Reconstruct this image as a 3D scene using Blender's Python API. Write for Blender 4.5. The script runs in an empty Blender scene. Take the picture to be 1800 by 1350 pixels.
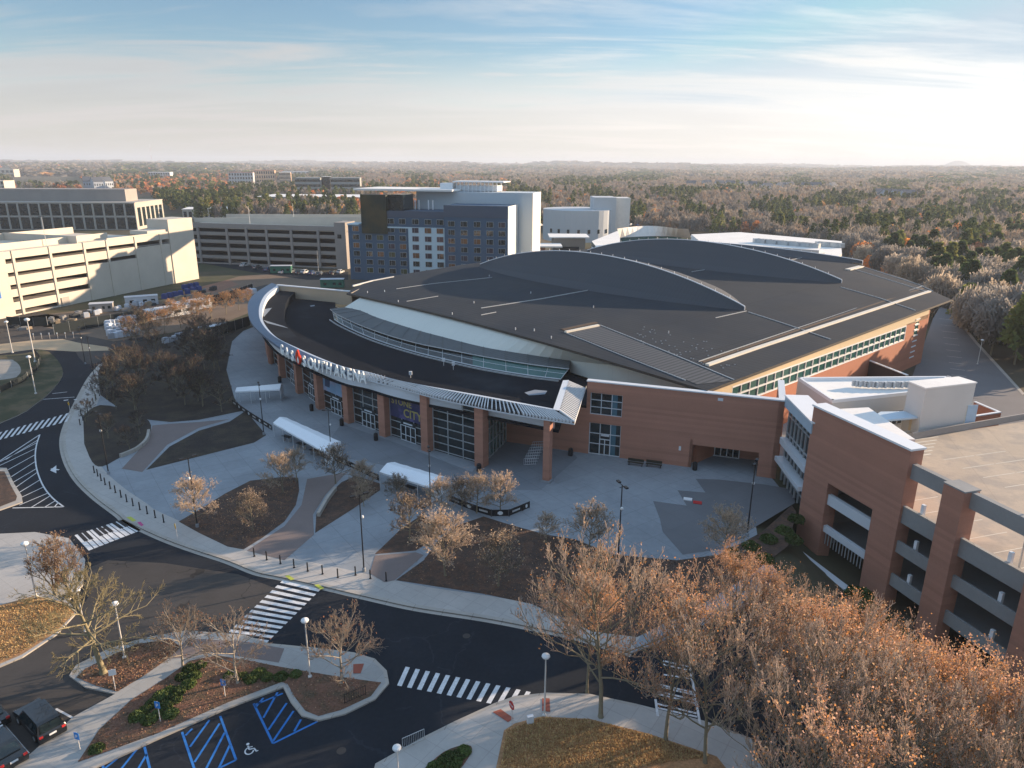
import bpy, bmesh, math, random
import numpy as np
from mathutils import Matrix, Vector
R_ = math.radians
random.seed(7); RNG = np.random.default_rng(11)
SC = bpy.context.scene
COL = SC.collection

# ------------------------------------------------------------------ camera, world, sun, exposure
CH, FPX, PIT, ROL = 42.0, 1248.0, R_(17.2), R_(0.4)
F = np.array([0, math.cos(PIT), -math.sin(PIT)]); U0 = np.array([0, math.sin(PIT), math.cos(PIT)]); X0 = np.array([1., 0, 0])
RV = math.cos(ROL) * X0 + math.sin(ROL) * U0
UV = -math.sin(ROL) * X0 + math.cos(ROL) * U0
cam = bpy.data.cameras.new('camera'); co = bpy.data.objects.new('camera', cam); COL.objects.link(co)
cam.sensor_width = 36.0; cam.lens = FPX / 1800 * 36; cam.clip_start = 0.5; cam.clip_end = 60000
M4 = Matrix(((RV[0], UV[0], -F[0], 0), (RV[1], UV[1], -F[1], 0), (RV[2], UV[2], -F[2], CH), (0, 0, 0, 1)))
co.matrix_world = M4
SC.camera = co

SUN_EL, SUN_AZ = R_(12.4), R_(23.5)      # azimuth from +X
sd = Vector((math.cos(SUN_EL) * math.cos(SUN_AZ), math.cos(SUN_EL) * math.sin(SUN_AZ), math.sin(SUN_EL)))
sl = bpy.data.lights.new('sun', 'SUN'); sl.energy = 5.0; sl.angle = R_(0.5); sl.color = (1.0, 0.74, 0.50)
so = bpy.data.objects.new('sun', sl); COL.objects.link(so); so.rotation_euler = sd.to_track_quat('Z', 'Y').to_euler()
so.location = (0, 0, 300)

w = bpy.data.worlds.new('World'); SC.world = w; w.use_nodes = True
nt = w.node_tree; nt.nodes.clear()
def N(t, typ, **k):
    n = t.nodes.new(typ)
    for a, b in k.items():
        if a.startswith('i_'):
            n.inputs[a[2:].replace('_', ' ')].default_value = b
        else: setattr(n, a, b)
    return n
def MATH(t, op, a, b=None, c=None, clamp=False):
    n = t.nodes.new('ShaderNodeMath'); n.operation = op; n.use_clamp = clamp
    for i, v in enumerate((a, b, c)):
        if v is None: continue
        if isinstance(v, (int, float)): n.inputs[i].default_value = v
        else: t.links.new(v, n.inputs[i])
    return n.outputs[0]
def MIX(t, fac, a, b, typ='RGBA', blend='MIX'):
    n = t.nodes.new('ShaderNodeMix'); n.data_type = typ; n.blend_type = blend
    for nm, v in (('Factor', fac), ('A', a), ('B', b)):
        s = [q for q in n.inputs if q.name == nm and (q.type == ('VALUE' if nm == 'Factor' else typ) and q.enabled)][0]
        if isinstance(v, (int, float)): s.default_value = v
        elif isinstance(v, tuple): s.default_value = (*v, 1) if len(v) == 3 else v
        else: t.links.new(v, s)
    return [q for q in n.outputs if q.enabled][0]
sky = N(nt, 'ShaderNodeTexSky', sky_type='NISHITA', sun_disc=False, sun_elevation=SUN_EL, sun_rotation=math.pi / 2 - SUN_AZ,
        altitude=300, air_density=1.0, dust_density=0.4, ozone_density=1.5)
tc = N(nt, 'ShaderNodeTexCoord'); sep = N(nt, 'ShaderNodeSeparateXYZ'); nt.links.new(tc.outputs['Generated'], sep.inputs[0])
zz = MATH(nt, 'MAXIMUM', sep.outputs[2], 0.015)
px = MATH(nt, 'DIVIDE', sep.outputs[0], MATH(nt, 'ADD', zz, 0.10)); py = MATH(nt, 'DIVIDE', sep.outputs[1], MATH(nt, 'ADD', zz, 0.10))
cmb = N(nt, 'ShaderNodeCombineXYZ'); nt.links.new(px, cmb.inputs[0]); nt.links.new(py, cmb.inputs[1])
mp = N(nt, 'ShaderNodeMapping'); nt.links.new(cmb.outputs[0], mp.inputs[0])
mp.inputs['Rotation'].default_value = (0, 0, R_(-22)); mp.inputs['Scale'].default_value = (0.55, 1.9, 1)
n1 = N(nt, 'ShaderNodeTexNoise'); nt.links.new(mp.outputs[0], n1.inputs['Vector']); n1.inputs['Scale'].default_value = 0.8
n1.inputs['Detail'].default_value = 8; n1.inputs['Roughness'].default_value = 0.62; n1.inputs['Distortion'].default_value = 0.5
n2 = N(nt, 'ShaderNodeTexNoise'); nt.links.new(cmb.outputs[0], n2.inputs['Vector']); n2.inputs['Scale'].default_value = 0.35; n2.inputs['Detail'].default_value = 3
r1 = N(nt, 'ShaderNodeMapRange'); nt.links.new(n1.outputs[0], r1.inputs[0]); r1.inputs[1].default_value = 0.50; r1.inputs[2].default_value = 0.66
r2 = N(nt, 'ShaderNodeMapRange'); nt.links.new(n2.outputs[0], r2.inputs[0]); r2.inputs[1].default_value = 0.38; r2.inputs[2].default_value = 0.62
wisp = MATH(nt, 'MULTIPLY', r1.outputs[0], MATH(nt, 'MULTIPLY_ADD', r2.outputs[0], 0.65, 0.15))
veil = N(nt, 'ShaderNodeMapRange'); nt.links.new(MATH(nt, 'MULTIPLY_ADD', n1.outputs[0], 0.30, MATH(nt, 'ADD', sep.outputs[2], -0.15)), veil.inputs[0])
veil.inputs[1].default_value = 0.150; veil.inputs[2].default_value = 0.070; veil.inputs[3].default_value = 0.0; veil.inputs[4].default_value = 0.88
veil.interpolation_type = 'SMOOTHSTEP'
cf = MATH(nt, 'ADD', wisp, veil.outputs[0], clamp=True)
# thin high cloud: as bright as the sky around it plus the light it scatters towards the sun
sdn = N(nt, 'ShaderNodeVectorMath', operation='DOT_PRODUCT'); nt.links.new(tc.outputs['Generated'], sdn.inputs[0]); sdn.inputs[1].default_value = tuple(sd)
glow = MATH(nt, 'POWER', MATH(nt, 'MAXIMUM', sdn.outputs['Value'], 0.0), 1.5)
cb = MATH(nt, 'MULTIPLY', MATH(nt, 'MULTIPLY_ADD', glow, 3.0, 2.9), MATH(nt, 'MULTIPLY_ADD', n1.outputs[0], 0.35, 0.85))
ccol = MIX(nt, glow, (0.97, 0.97, 0.98), (1.0, 0.97, 0.91))
lowz = N(nt, 'ShaderNodeMapRange'); nt.links.new(sep.outputs[2], lowz.inputs[0]); lowz.inputs[1].default_value = 0.09; lowz.inputs[2].default_value = 0.0
ccol = MIX(nt, lowz.outputs[0], ccol, (1.10, 1.0, 0.90))     # dust near the horizon is warmer
cl = N(nt, 'ShaderNodeVectorMath', operation='SCALE'); nt.links.new(ccol, cl.inputs[0]); nt.links.new(cb, cl.inputs['Scale'])
tint = N(nt, 'ShaderNodeVectorMath', operation='MULTIPLY'); nt.links.new(sky.outputs[0], tint.inputs[0]); tint.inputs[1].default_value = (0.57, 0.65, 0.72)
lim = N(nt, 'ShaderNodeVectorMath', operation='MINIMUM'); nt.links.new(tint.outputs[0], lim.inputs[0]); lim.inputs[1].default_value = (2.5, 3.1, 3.6)
fin = MIX(nt, cf, lim.outputs[0], cl.outputs[0])
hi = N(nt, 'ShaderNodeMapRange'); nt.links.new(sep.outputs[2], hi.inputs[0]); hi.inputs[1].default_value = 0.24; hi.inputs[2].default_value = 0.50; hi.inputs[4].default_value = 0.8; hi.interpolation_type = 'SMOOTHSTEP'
fin = MIX(nt, hi.outputs[0], fin, (2.15, 3.05, 4.3))      # brightness added to the unseen upper sky, fills the shaded sides
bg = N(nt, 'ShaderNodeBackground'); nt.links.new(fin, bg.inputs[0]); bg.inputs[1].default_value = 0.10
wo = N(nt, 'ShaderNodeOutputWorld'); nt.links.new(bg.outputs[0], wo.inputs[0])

SC.view_settings.view_transform = 'Standard'; SC.view_settings.look = 'None'
SC.view_settings.exposure = 1.18; SC.view_settings.gamma = 1.0
SC.render.engine = 'CYCLES'
SC.cycles.max_bounces = 6; SC.cycles.diffuse_bounces = 3; SC.cycles.glossy_bounces = 2; SC.cycles.transmission_bounces = 2
SC.cycles.volume_bounces = 0; SC.cycles.transparent_max_bounces = 6; SC.cycles.caustics_reflective = False; SC.cycles.caustics_refractive = False
SC.cycles.use_denoising = True

# ------------------------------------------------------------------ survey helpers: photo pixel -> point of the real place
def ray(x, y): return F * FPX + RV * (x - 900) - UV * (y - 675)
def G(x, y, z=0.0):
    d = ray(x, y); t = (z - CH) / d[2]
    return np.array([d[0] * t, d[1] * t])
def PX(x, y, z=0.0):
    v = np.array([x, y, z - CH]); c = v @ F
    return 900 + FPX * (v @ RV) / c, 675 - FPX * (v @ UV) / c
def onp(x, y, A, D):
    d = ray(x, y); n = np.array([-D[1], D[0]]); s = ((A @ n)) / (d[:2] @ n); p = d * s
    return float((p[:2] - A) @ D), float(p[2] + CH)

# ------------------------------------------------------------------ object helpers
def tag(o, label=None, cat=None, group=None, kind=None):
    if label: o['label'] = label
    if cat: o['category'] = cat
    if group: o['group'] = group
    if kind: o['kind'] = kind
    return o
def empty(name, loc=(0, 0, 0), rz=0, label=None, cat=None, group=None):
    o = bpy.data.objects.new(name, None); COL.objects.link(o); o.location = loc; o.rotation_euler.z = rz
    o.empty_display_size = 0.3
    return tag(o, label, cat, group)
def wloc(p):
    v = Vector((0, 0, 0))
    while p is not None: v = v + p.location; p = p.parent
    return v
class MB:
    def __init__(s): s.v = []; s.f = []; s.m = []
    def add(s, vs, fs, m=0):
        o = len(s.v); s.v += [tuple(map(float, q)) for q in vs]
        for f in fs: s.f.append([i + o for i in f]); s.m.append(m)
        return s
    def poly(s, pts, m=0): return s.add(pts, [list(range(len(pts)))], m)
    def prism(s, pg, z0, z1, m=0, mt=None, bottom=True):
        n = len(pg); a = sum(pg[i][0] * pg[(i + 1) % n][1] - pg[(i + 1) % n][0] * pg[i][1] for i in range(n))
        if a < 0: pg = list(pg)[::-1]
        zf = (lambda z, i: z[i] if hasattr(z, '__len__') else z)
        vs = [(p[0], p[1], zf(z0, i)) for i, p in enumerate(pg)] + [(p[0], p[1], zf(z1, i)) for i, p in enumerate(pg)]
        fs = [[i, (i + 1) % n, n + (i + 1) % n, n + i] for i in range(n)]
        s.add(vs, fs, m); s.add(vs, [list(range(n, 2 * n))], m if mt is None else mt)
        if bottom: s.add(vs, [list(range(n))[::-1]], m)
        return s
    def box(s, c, d, m=0, rz=0, bev=0):
        cx, cy, cz = c; hx, hy, hz = d[0] / 2, d[1] / 2, d[2] / 2; ca, sa = math.cos(rz), math.sin(rz)
        pg = [(cx + x * ca - y * sa, cy + x * sa + y * ca) for x, y in ((-hx, -hy), (hx, -hy), (hx, hy), (-hx, hy))]
        return s.prism(pg, cz - hz, cz + hz, m)
    def wallbox(s, A, D, t0, t1, z0, z1, off0, off1, m=0):
        """box along line A+D*t, from height z0 to z1, from off0 to off1 along the left normal of D"""
        n = np.array([-D[1], D[0]])
        pg = [A + D * t0 + n * off0, A + D * t1 + n * off0, A + D * t1 + n * off1, A + D * t0 + n * off1]
        return s.prism([tuple(p) for p in pg], z0, z1, m)
    def tube(s, p0, p1, r0, r1=None, n=6, m=0, cap=True):
        r1 = r0 if r1 is None else r1
        p0 = Vector(p0); p1 = Vector(p1); d = (p1 - p0)
        if d.length < 1e-6: return s
        q = d.to_track_quat('Z', 'Y'); vs = []
        for p, r in ((p0, r0), (p1, r1)):
            for i in range(n):
                a = 2 * math.pi * i / n; vs.append(p + q @ Vector((r * math.cos(a), r * math.sin(a), 0)))
        fs = [[i, (i + 1) % n, n + (i + 1) % n, n + i] for i in range(n)]
        if cap: fs += [list(range(n))[::-1], list(range(n, 2 * n))]
        return s.add(vs, fs, m)
    def lathe(s, c, prof, n=12, m=0):
        vs = []
        for r, z in prof:
            for i in range(n):
                a = 2 * math.pi * i / n; vs.append((c[0] + r * math.cos(a), c[1] + r * math.sin(a), c[2] + z))
        fs = []
        for k in range(len(prof) - 1):
            for i in range(n): fs.append([k * n + i, k * n + (i + 1) % n, (k + 1) * n + (i + 1) % n, (k + 1) * n + i])
        fs.append(list(range(n))[::-1]); fs.append([(len(prof) - 1) * n + i for i in range(n)])
        return s.add(vs, fs, m)
    def build(s, name, mats, parent=None, smooth=False):
        if not isinstance(mats, (list, tuple)): mats = [mats]
        me = bpy.data.meshes.new(name); off = wloc(parent)
        me.from_pydata([(x - off[0], y - off[1], z - off[2]) for x, y, z in s.v], [], s.f)
        for m in mats: me.materials.append(m)
        if len(mats) > 1: me.polygons.foreach_set('material_index', s.m)
        if smooth: me.polygons.foreach_set('use_smooth', [True] * len(me.polygons))
        me.update()
        o = bpy.data.objects.new(name, me); COL.objects.link(o)
        if parent is not None: o.parent = parent
        return o
def copy_tree(o, parent=None):
    c = o.copy(); COL.objects.link(c); c.parent = parent
    for ch in list(o.children): copy_tree(ch, c)
    return c
def place(proto, loc, rz=0, sc=1.0, label=None, group=None, first=[set()]):
    """the first time moves the thing itself, then copies it"""
    if proto.name not in first[0]: o = proto; first[0].add(proto.name)
    else: o = copy_tree(proto)
    o.location = loc; o.rotation_euler.z = rz
    o.scale = (sc, sc, sc) if not hasattr(sc, '__len__') else sc
    if label: o['label'] = label
    if group: o['group'] = group
    return o
def tri_fan_fix(o):
    bm = bmesh.new(); bm.from_mesh(o.data); bmesh.ops.triangulate(bm, faces=[f for f in bm.faces if len(f.verts) > 4]); bm.to_mesh(o.data); bm.free()
def struct(name, mb, mats, **k):
    o = mb.build(name, mats, **k); o['kind'] = 'structure'; tri_fan_fix(o); return o
def curve_pts(pts, n):
    """Catmull-Rom through 2d/3d points, n per span"""
    P = [np.array(p, float) for p in pts]; P = [2 * P[0] - P[1]] + P + [2 * P[-1] - P[-2]]; out = []
    for i in range(1, len(P) - 2):
        for k in range(n):
            t = k / n; a, b, c, d = P[i - 1:i + 3]
            out.append(0.5 * ((2 * b) + (-a + c) * t + (2 * a - 5 * b + 4 * c - d) * t * t + (-a + 3 * b - 3 * c + d) * t ** 3))
    out.append(P[-2]); return out
def gp(l, z=0.0): return [tuple(G(x, y, z)) for x, y in l]
def smooth_px(l, n=4, z=0.0): return [tuple(p) for p in curve_pts([G(x, y, z) for x, y in l], n)]
def offset_line(pl, d):
    """parallel polyline at distance d to the left"""
    P = [np.array(p[:2], float) for p in pl]; out = []
    for i, p in enumerate(P):
        a = P[max(i - 1, 0)]; b = P[min(i + 1, len(P) - 1)]; t = (b - a) / (np.hypot(*(b - a)) + 1e-9)
        out.append(p + np.array([-t[1], t[0]]) * d)
    return out
def ribbon(mb, a, b, m=0, za=0, zb=0):
    for i in range(len(a) - 1):
        mb.poly([(*a[i][:2], za), (*a[i + 1][:2], za), (*b[i + 1][:2], zb), (*b[i][:2], zb)], m)
    return mb

# ------------------------------------------------------------------ materials
def mat(name, col, rough=0.85, var=0.12, vs=0.8, var2=0.0, vs2=6.0, metal=0.0, bump=0.0, bs=8.0, spec=0.3, col2=None, c2s=0.15, c2t=(0.45, 0.6),
        joints=None, jcol=0.75, seams=None, attr=None, coords='pos', rnd=0.0, coat=0.0, bands=None, trans=0.0, cracks=None):
    m = bpy.data.materials.new(name); m.use_nodes = True; t = m.node_tree; b = t.nodes['Principled BSDF']
    b.inputs['Roughness'].default_value = rough; b.inputs['Metallic'].default_value = metal; b.inputs['Specular IOR Level'].default_value = spec
    if coat: b.inputs['Coat Weight'].default_value = coat
    if coords == 'pos': vec = N(t, 'ShaderNodeNewGeometry').outputs['Position']
    else: vec = N(t, 'ShaderNodeTexCoord').outputs['Object']
    c = (*col, 1)
    if attr:
        at = N(t, 'ShaderNodeAttribute', attribute_name=attr); c = at.outputs['Color']
    def noise(s, det=4, ro=0.6):
        n = N(t, 'ShaderNodeTexNoise'); t.links.new(vec, n.inputs['Vector']); n.inputs['Scale'].default_value = s
        n.inputs['Detail'].default_value = det; n.inputs['Roughness'].default_value = ro; return n.outputs[0]
    if col2 is not None:
        mr = N(t, 'ShaderNodeMapRange'); t.links.new(noise(c2s, 5), mr.inputs[0]); mr.inputs[1].default_value = c2t[0]; mr.inputs[2].default_value = c2t[1]
        c = MIX(t, mr.outputs[0], c if not isinstance(c, tuple) else c[:3], col2)
    def mulf(c, f):
        n = N(t, 'ShaderNodeVectorMath', operation='SCALE')
        if isinstance(c, tuple): n.inputs[0].default_value = c[:3]
        else: t.links.new(c, n.inputs[0])
        t.links.new(f, n.inputs['Scale']); return n.outputs[0]
    if var: c = mulf(c, MATH(t, 'MULTIPLY_ADD', noise(vs), 2 * var, 1 - var))
    if var2: c = mulf(c, MATH(t, 'MULTIPLY_ADD', noise(vs2, 3), 2 * var2, 1 - var2))
    if rnd:
        oi = N(t, 'ShaderNodeObjectInfo'); c = mulf(c, MATH(t, 'MULTIPLY_ADD', oi.outputs['Random'], 2 * rnd, 1 - rnd))
    if cracks:                                    # irregular thin cracks and sealed seams
        cs, cw, cf_ = cracks; nv = N(t, 'ShaderNodeTexNoise'); t.links.new(vec, nv.inputs['Vector']); nv.inputs['Scale'].default_value = .5; nv.inputs['Detail'].default_value = 5
        av = N(t, 'ShaderNodeVectorMath', operation='MULTIPLY_ADD'); t.links.new(nv.outputs['Color'], av.inputs[0]); av.inputs[1].default_value = (3, 3, 0); t.links.new(vec, av.inputs[2])
        vo = N(t, 'ShaderNodeTexVoronoi', feature='DISTANCE_TO_EDGE'); t.links.new(av.outputs[0], vo.inputs['Vector']); vo.inputs['Scale'].default_value = cs
        ct_ = MATH(t, 'LESS_THAN', vo.outputs['Distance'], cw); ct_ = MATH(t, 'MULTIPLY', ct_, MATH(t, 'GREATER_THAN', noise(.09), .47)); c = mulf(c, MATH(t, 'MULTIPLY_ADD', ct_, cf_ - 1, 1.0))
    if joints:
        ang, sx, sy, wd = joints; mpn = N(t, 'ShaderNodeMapping'); t.links.new(vec, mpn.inputs[0]); mpn.inputs['Rotation'].default_value = (0, 0, ang)
        br = N(t, 'ShaderNodeTexBrick'); t.links.new(mpn.outputs[0], br.inputs['Vector']); br.inputs['Scale'].default_value = 1.0
        br.offset = 0.0; br.inputs['Brick Width'].default_value = sx; br.inputs['Row Height'].default_value = sy; br.inputs['Mortar Size'].default_value = wd
        br.inputs['Color1'].default_value = (1, 1, 1, 1); br.inputs['Color2'].default_value = (0.93, 0.93, 0.93, 1); br.inputs['Mortar'].default_value = (jcol, jcol, jcol, 1)
        bw = N(t, 'ShaderNodeRGBToBW'); t.links.new(br.outputs[0], bw.inputs[0]); c = mulf(c, bw.outputs[0])
    if seams:                                     # dark joint lines every 'step' along a plan direction
        (dx, dy, dz), step, wd, dk = seams
        dt = N(t, 'ShaderNodeVectorMath', operation='DOT_PRODUCT'); t.links.new(vec, dt.inputs[0]); dt.inputs[1].default_value = (dx, dy, dz)
        fr = MATH(t, 'FRACT', MATH(t, 'DIVIDE', dt.outputs['Value'], step)); lt = MATH(t, 'LESS_THAN', fr, wd)
        c = mulf(c, MATH(t, 'MULTIPLY_ADD', lt, dk - 1, 1.0))
    if bands:                                     # brick courses of slightly different colour
        step, amt = bands; sp = N(t, 'ShaderNodeSeparateXYZ'); t.links.new(vec, sp.inputs[0])
        wn = N(t, 'ShaderNodeTexWhiteNoise', noise_dimensions='1D'); t.links.new(MATH(t, 'FLOOR', MATH(t, 'DIVIDE', sp.outputs[2], step)), wn.inputs['W'])
        c = mulf(c, MATH(t, 'MULTIPLY_ADD', wn.outputs['Value'], 2 * amt, 1 - amt))
    if isinstance(c, tuple): b.inputs['Base Color'].default_value = c
    else: t.links.new(c, b.inputs['Base Color'])
    if trans:
        tb = N(t, 'ShaderNodeBsdfTranslucent'); ms = N(t, 'ShaderNodeMixShader'); ms.inputs[0].default_value = trans
        if isinstance(c, tuple): tb.inputs[0].default_value = c
        else: t.links.new(c, tb.inputs[0])
        t.links.new(b.outputs[0], ms.inputs[1]); t.links.new(tb.outputs[0], ms.inputs[2]); t.links.new(ms.outputs[0], t.nodes['Material Output'].inputs['Surface'])
    if bump:
        bn = N(t, 'ShaderNodeBump'); bn.inputs['Strength'].default_value = 1.0; bn.inputs['Distance'].default_value = bump
        t.links.new(noise(bs, 4), bn.inputs['Height']); t.links.new(bn.outputs[0], b.inputs['Normal'])
    return m
def glassmat(name, col, rough=0.08, var=0.3, vs=0.5):
    return mat(name, col, rough=rough, var=var, vs=vs, spec=0.7)
M = {}
M['asphalt'] = mat('asphalt', (0.019, 0.023, 0.030), 0.92, var=0.35, vs=0.15, var2=0.25, vs2=2.5, spec=.15, cracks=(.08, .004, 1.35), bump=0.01, bs=30)
M['old_asphalt'] = mat('old_asphalt', (0.066, 0.061, 0.058), 0.92, spec=.15, cracks=(.10, .006, .6), var=0.35, vs=0.2, var2=0.15, vs2=4.0, bump=0.01, bs=30)
M['concrete'] = mat('concrete', (0.36, 0.355, 0.34), 0.9, var=0.16, vs=0.25, var2=0.10, vs2=2.5, joints=(0.45, 1.6, 1.6, 0.02), jcol=0.8)
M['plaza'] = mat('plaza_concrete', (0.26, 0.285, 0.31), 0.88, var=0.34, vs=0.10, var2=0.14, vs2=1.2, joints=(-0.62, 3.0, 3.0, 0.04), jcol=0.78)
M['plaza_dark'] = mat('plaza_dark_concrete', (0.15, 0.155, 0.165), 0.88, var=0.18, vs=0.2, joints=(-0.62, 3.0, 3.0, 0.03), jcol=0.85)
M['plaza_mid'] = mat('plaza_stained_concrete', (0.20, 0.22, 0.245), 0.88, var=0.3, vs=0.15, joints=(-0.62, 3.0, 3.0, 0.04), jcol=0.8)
M['dark_mulch'] = mat('dark_mulch', (0.036, 0.030, 0.027), 0.98, var=0.4, vs=0.3, var2=0.5, vs2=4, bump=0.08, bs=6, col2=(0.05, 0.042, 0.03), c2s=0.3)
M['paver'] = mat('clay_paver', (0.19, 0.155, 0.145), 0.9, var=0.15, vs=0.3, var2=0.12, vs2=5)
M['kerb'] = mat('kerb_concrete', (0.40, 0.37, 0.33), 0.9, var=0.2, vs=0.5, joints=(0.3, 3.0, 3.0, 0.03), jcol=0.6)
M['mulch'] = mat('mulch', (0.072, 0.050, 0.040), 0.98, var=0.4, vs=0.35, var2=0.6, vs2=4, bump=0.08, bs=6, col2=(0.11, 0.065, 0.045), c2s=0.9)
M['red_mulch'] = mat('red_mulch', (0.17, 0.088, 0.058), 0.98, var=0.35, vs=0.6, var2=0.7, vs2=5, bump=0.08, bs=8, col2=(0.10, 0.07, 0.045), c2s=0.8)
M['dry_grass'] = mat('dry_grass', (0.42, 0.23, 0.11), 0.98, var=0.3, vs=0.3, var2=0.6, vs2=5, bump=0.06, bs=10, col2=(0.30, 0.17, 0.085), c2s=0.5)
M['green_grass'] = mat('green_grass', (0.050, 0.056, 0.028), 0.98, var=0.3, vs=0.2, var2=0.3, vs2=4, bump=0.05, bs=8, col2=(0.105, 0.085, 0.05), c2s=0.2)
M['dirt'] = mat('dirt', (0.17, 0.125, 0.09), 0.98, var=0.3, vs=0.1, var2=0.2, vs2=2, bump=0.05, bs=3)
M['white_paint'] = mat('white_road_paint', (0.62, 0.63, 0.64), 0.85, var=0.35, vs=1.2, var2=0.35, vs2=6)
M['blue_paint'] = mat('blue_road_paint', (0.03, 0.17, 0.48), 0.85, var=0.35, vs=1.5, var2=0.15, vs2=8)
M['black_paint'] = mat('black_road_paint', (0.02, 0.02, 0.022), 0.8, var=0.2)
M['tan_line'] = mat('cream_road_paint', (0.60, 0.55, 0.46), 0.8, var=0.2, vs=1)
M['brick'] = mat('red_brick', (0.40, 0.195, 0.135), 0.9, var=0.10, vs=0.35, var2=0.08, vs2=5, bands=(0.42, 0.075), bump=0.006, bs=20)
M['brick_warm'] = mat('orange_brick', (0.43, 0.175, 0.105), 0.9, var=0.10, vs=0.3, var2=0.08, vs2=4, bands=(0.6, 0.05))
M['white_metal'] = mat('white_painted_metal', (0.62, 0.65, 0.68), 0.45, var=0.06, vs=0.5)
M['white_trim'] = mat('white_trim', (0.78, 0.79, 0.80), 0.5, var=0.06, vs=0.7)
M['mullion'] = mat('aluminium_mullion', (0.50, 0.52, 0.53), 0.4, var=0.05, metal=0.3)
M['glass'] = glassmat('dark_glass', (0.012, 0.022, 0.026), 0.07)
M['glass_green'] = glassmat('green_glass', (0.035, 0.11, 0.10), 0.10)
M['glass_blue'] = glassmat('blue_glass', (0.06, 0.15, 0.20), 0.10)
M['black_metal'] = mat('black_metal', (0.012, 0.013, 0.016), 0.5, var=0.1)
M['tent'] = mat('white_tent_fabric', (0.80, 0.83, 0.86), 0.6, var=0.05, vs=1)
M['pole_white'] = mat('pale_pole_paint', (0.62, 0.60, 0.57), 0.6, var=0.08)
M['globe'] = mat('frosted_lamp_cover', (0.72, 0.73, 0.73), 0.4, var=0.03)
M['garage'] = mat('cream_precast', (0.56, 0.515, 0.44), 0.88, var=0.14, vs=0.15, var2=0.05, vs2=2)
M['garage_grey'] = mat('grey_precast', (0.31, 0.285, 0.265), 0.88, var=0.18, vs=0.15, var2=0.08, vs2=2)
M['spandrel'] = mat('grey_spandrel', (0.27, 0.27, 0.265), 0.85, var=0.16, vs=0.4, var2=0.08, vs2=3)
M['deck'] = mat('parking_deck_concrete', (0.47, 0.385, 0.30), 0.92, var=0.16, vs=0.15, var2=0.1, vs2=2.5, col2=(0.36, 0.31, 0.26), c2s=0.3, joints=(0.3, 6, 9, 0.05), jcol=0.85)
M['lobby_roof'] = mat('dark_membrane_roof', (0.009, 0.012, 0.018), 0.95, var=0.35, spec=0.08, vs=0.12, var2=0.1, vs2=2, col2=(0.022, 0.028, 0.036), c2s=0.09, c2t=(0.52, 0.75))
M['stucco'] = mat('white_stucco', (0.60, 0.575, 0.54), .9, var=0.10, vs=0.25)
M['white_roof'] = mat('white_membrane', (0.80, 0.78, 0.74), .8, var=0.14, vs=0.15, var2=.08, vs2=1.5)
# ------------------------------------------------------------------ the ground
def sstep(a, b, x):
    t = min(1, max(0, (x - a) / (b - a))); return t * t * (3 - 2 * t)
def gz(x, y):
    """height of the natural ground: falls away beside the parking deck, rises to low wooded hills far off"""
    xb = 29.0 + 0.10 * (80 - y) if y < 80 else 29.0
    d = -3.9 * sstep(xb, xb + 9, x) * (1 - sstep(80.5, 84.5, y)) * (1 - sstep(150, 400, x))
    kx, ky = 108.0, 196.0; s_ = (x - kx) * 0.913 + (y - ky) * 0.408
    if s_ > 0 and y > 60: d -= 6.5 * sstep(0, 22, s_) * (1 - sstep(500, 1000, y))
    r = math.hypot(x, y)
    if r > 1500:
        k = sstep(1500, 6000, r)
        d += k * (14 + 16 * math.sin(x * 0.0011 + 1.3) * math.cos(y * 0.0009 + 0.4) + 9 * math.sin(x * 0.0029 + y * 0.0017) + 5 * math.sin(x * 0.0061 - 1))
    return d
def axis(lo, hi, fine, far):
    a = list(np.arange(lo, hi + 0.1, fine)); s = fine; x = hi
    while x < far: s *= 1.22; x += s; a.append(x)
    s = fine; x = lo
    while x > -far: s *= 1.22; x -= s; a.insert(0, x)
    return a
xs = axis(-150, 150, 3.0, 14000); ys = axis(18, 180, 3.0, 14000)
mb = MB(); nx = len(xs)
mb.v = [(x, y, gz(x, y) - 0.02) for y in ys for x in xs]
mb.f = [[j * nx + i, j * nx + i + 1, (j + 1) * nx + i + 1, (j + 1) * nx + i] for j in range(len(ys) - 1) for i in range(nx - 1)]; mb.m = [0] * len(mb.f)
M['ground'] = mat('ground', (0.085, 0.068, 0.045), 0.98, var=0.35, vs=0.01, var2=0.3, vs2=0.12, col2=(0.055, 0.06, 0.03), c2s=0.012)
g = struct('ground', mb, M['ground'], smooth=True)

def sheet(name, pg, m, z=0.0, kind='structure'):
    mb = MB(); mb.poly([(x, y, z) for x, y in pg])
    o = struct(name, mb, m)
    if o.data.polygons and sum(p.normal.z for p in o.data.polygons) < 0: o.data.flip_normals()
    return o
def slab(name, pg, m, z0, z1, mside=None):
    mb = MB(); mb.prism(pg, z0, z1, 1, 0, bottom=False); return struct(name, mb, [m, mside or M['kerb']])

# roads: one asphalt sheet, everything raised stands on it
road = gp([(-500, 640), (0, 592), (90, 588), (260, 585), (340, 620)]) + [(-10, 110), (24, 90), (28.5, 80), (29, 60), (29, 28)] + gp([(1300, 1500), (-700, 1500)])
sheet('road', road, M['asphalt'], 0.004)
sheet('old_road_surface', gp([(-400, 1180), (0, 1172), (40, 1155), (100, 1115), (140, 1075), (155, 1050), (150, 1000), (190, 985), (290, 990), (420, 1010), (500, 1040), (420, 1110), (330, 1108), (230, 1125),
    (130, 1172), (122, 1192), (200, 1224), (130, 1262), (30, 1350), (-400, 1600)]), M['old_asphalt'], 0.008)
sheet('side_road', smooth_px([(-500, 600), (0, 575), (70, 568), (135, 580), (180, 592), (235, 598), (250, 612), (200, 625), (150, 640), (118, 600), (60, 600), (0, 606), (-500, 640)], 3), M['old_asphalt'], 0.012)
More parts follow.
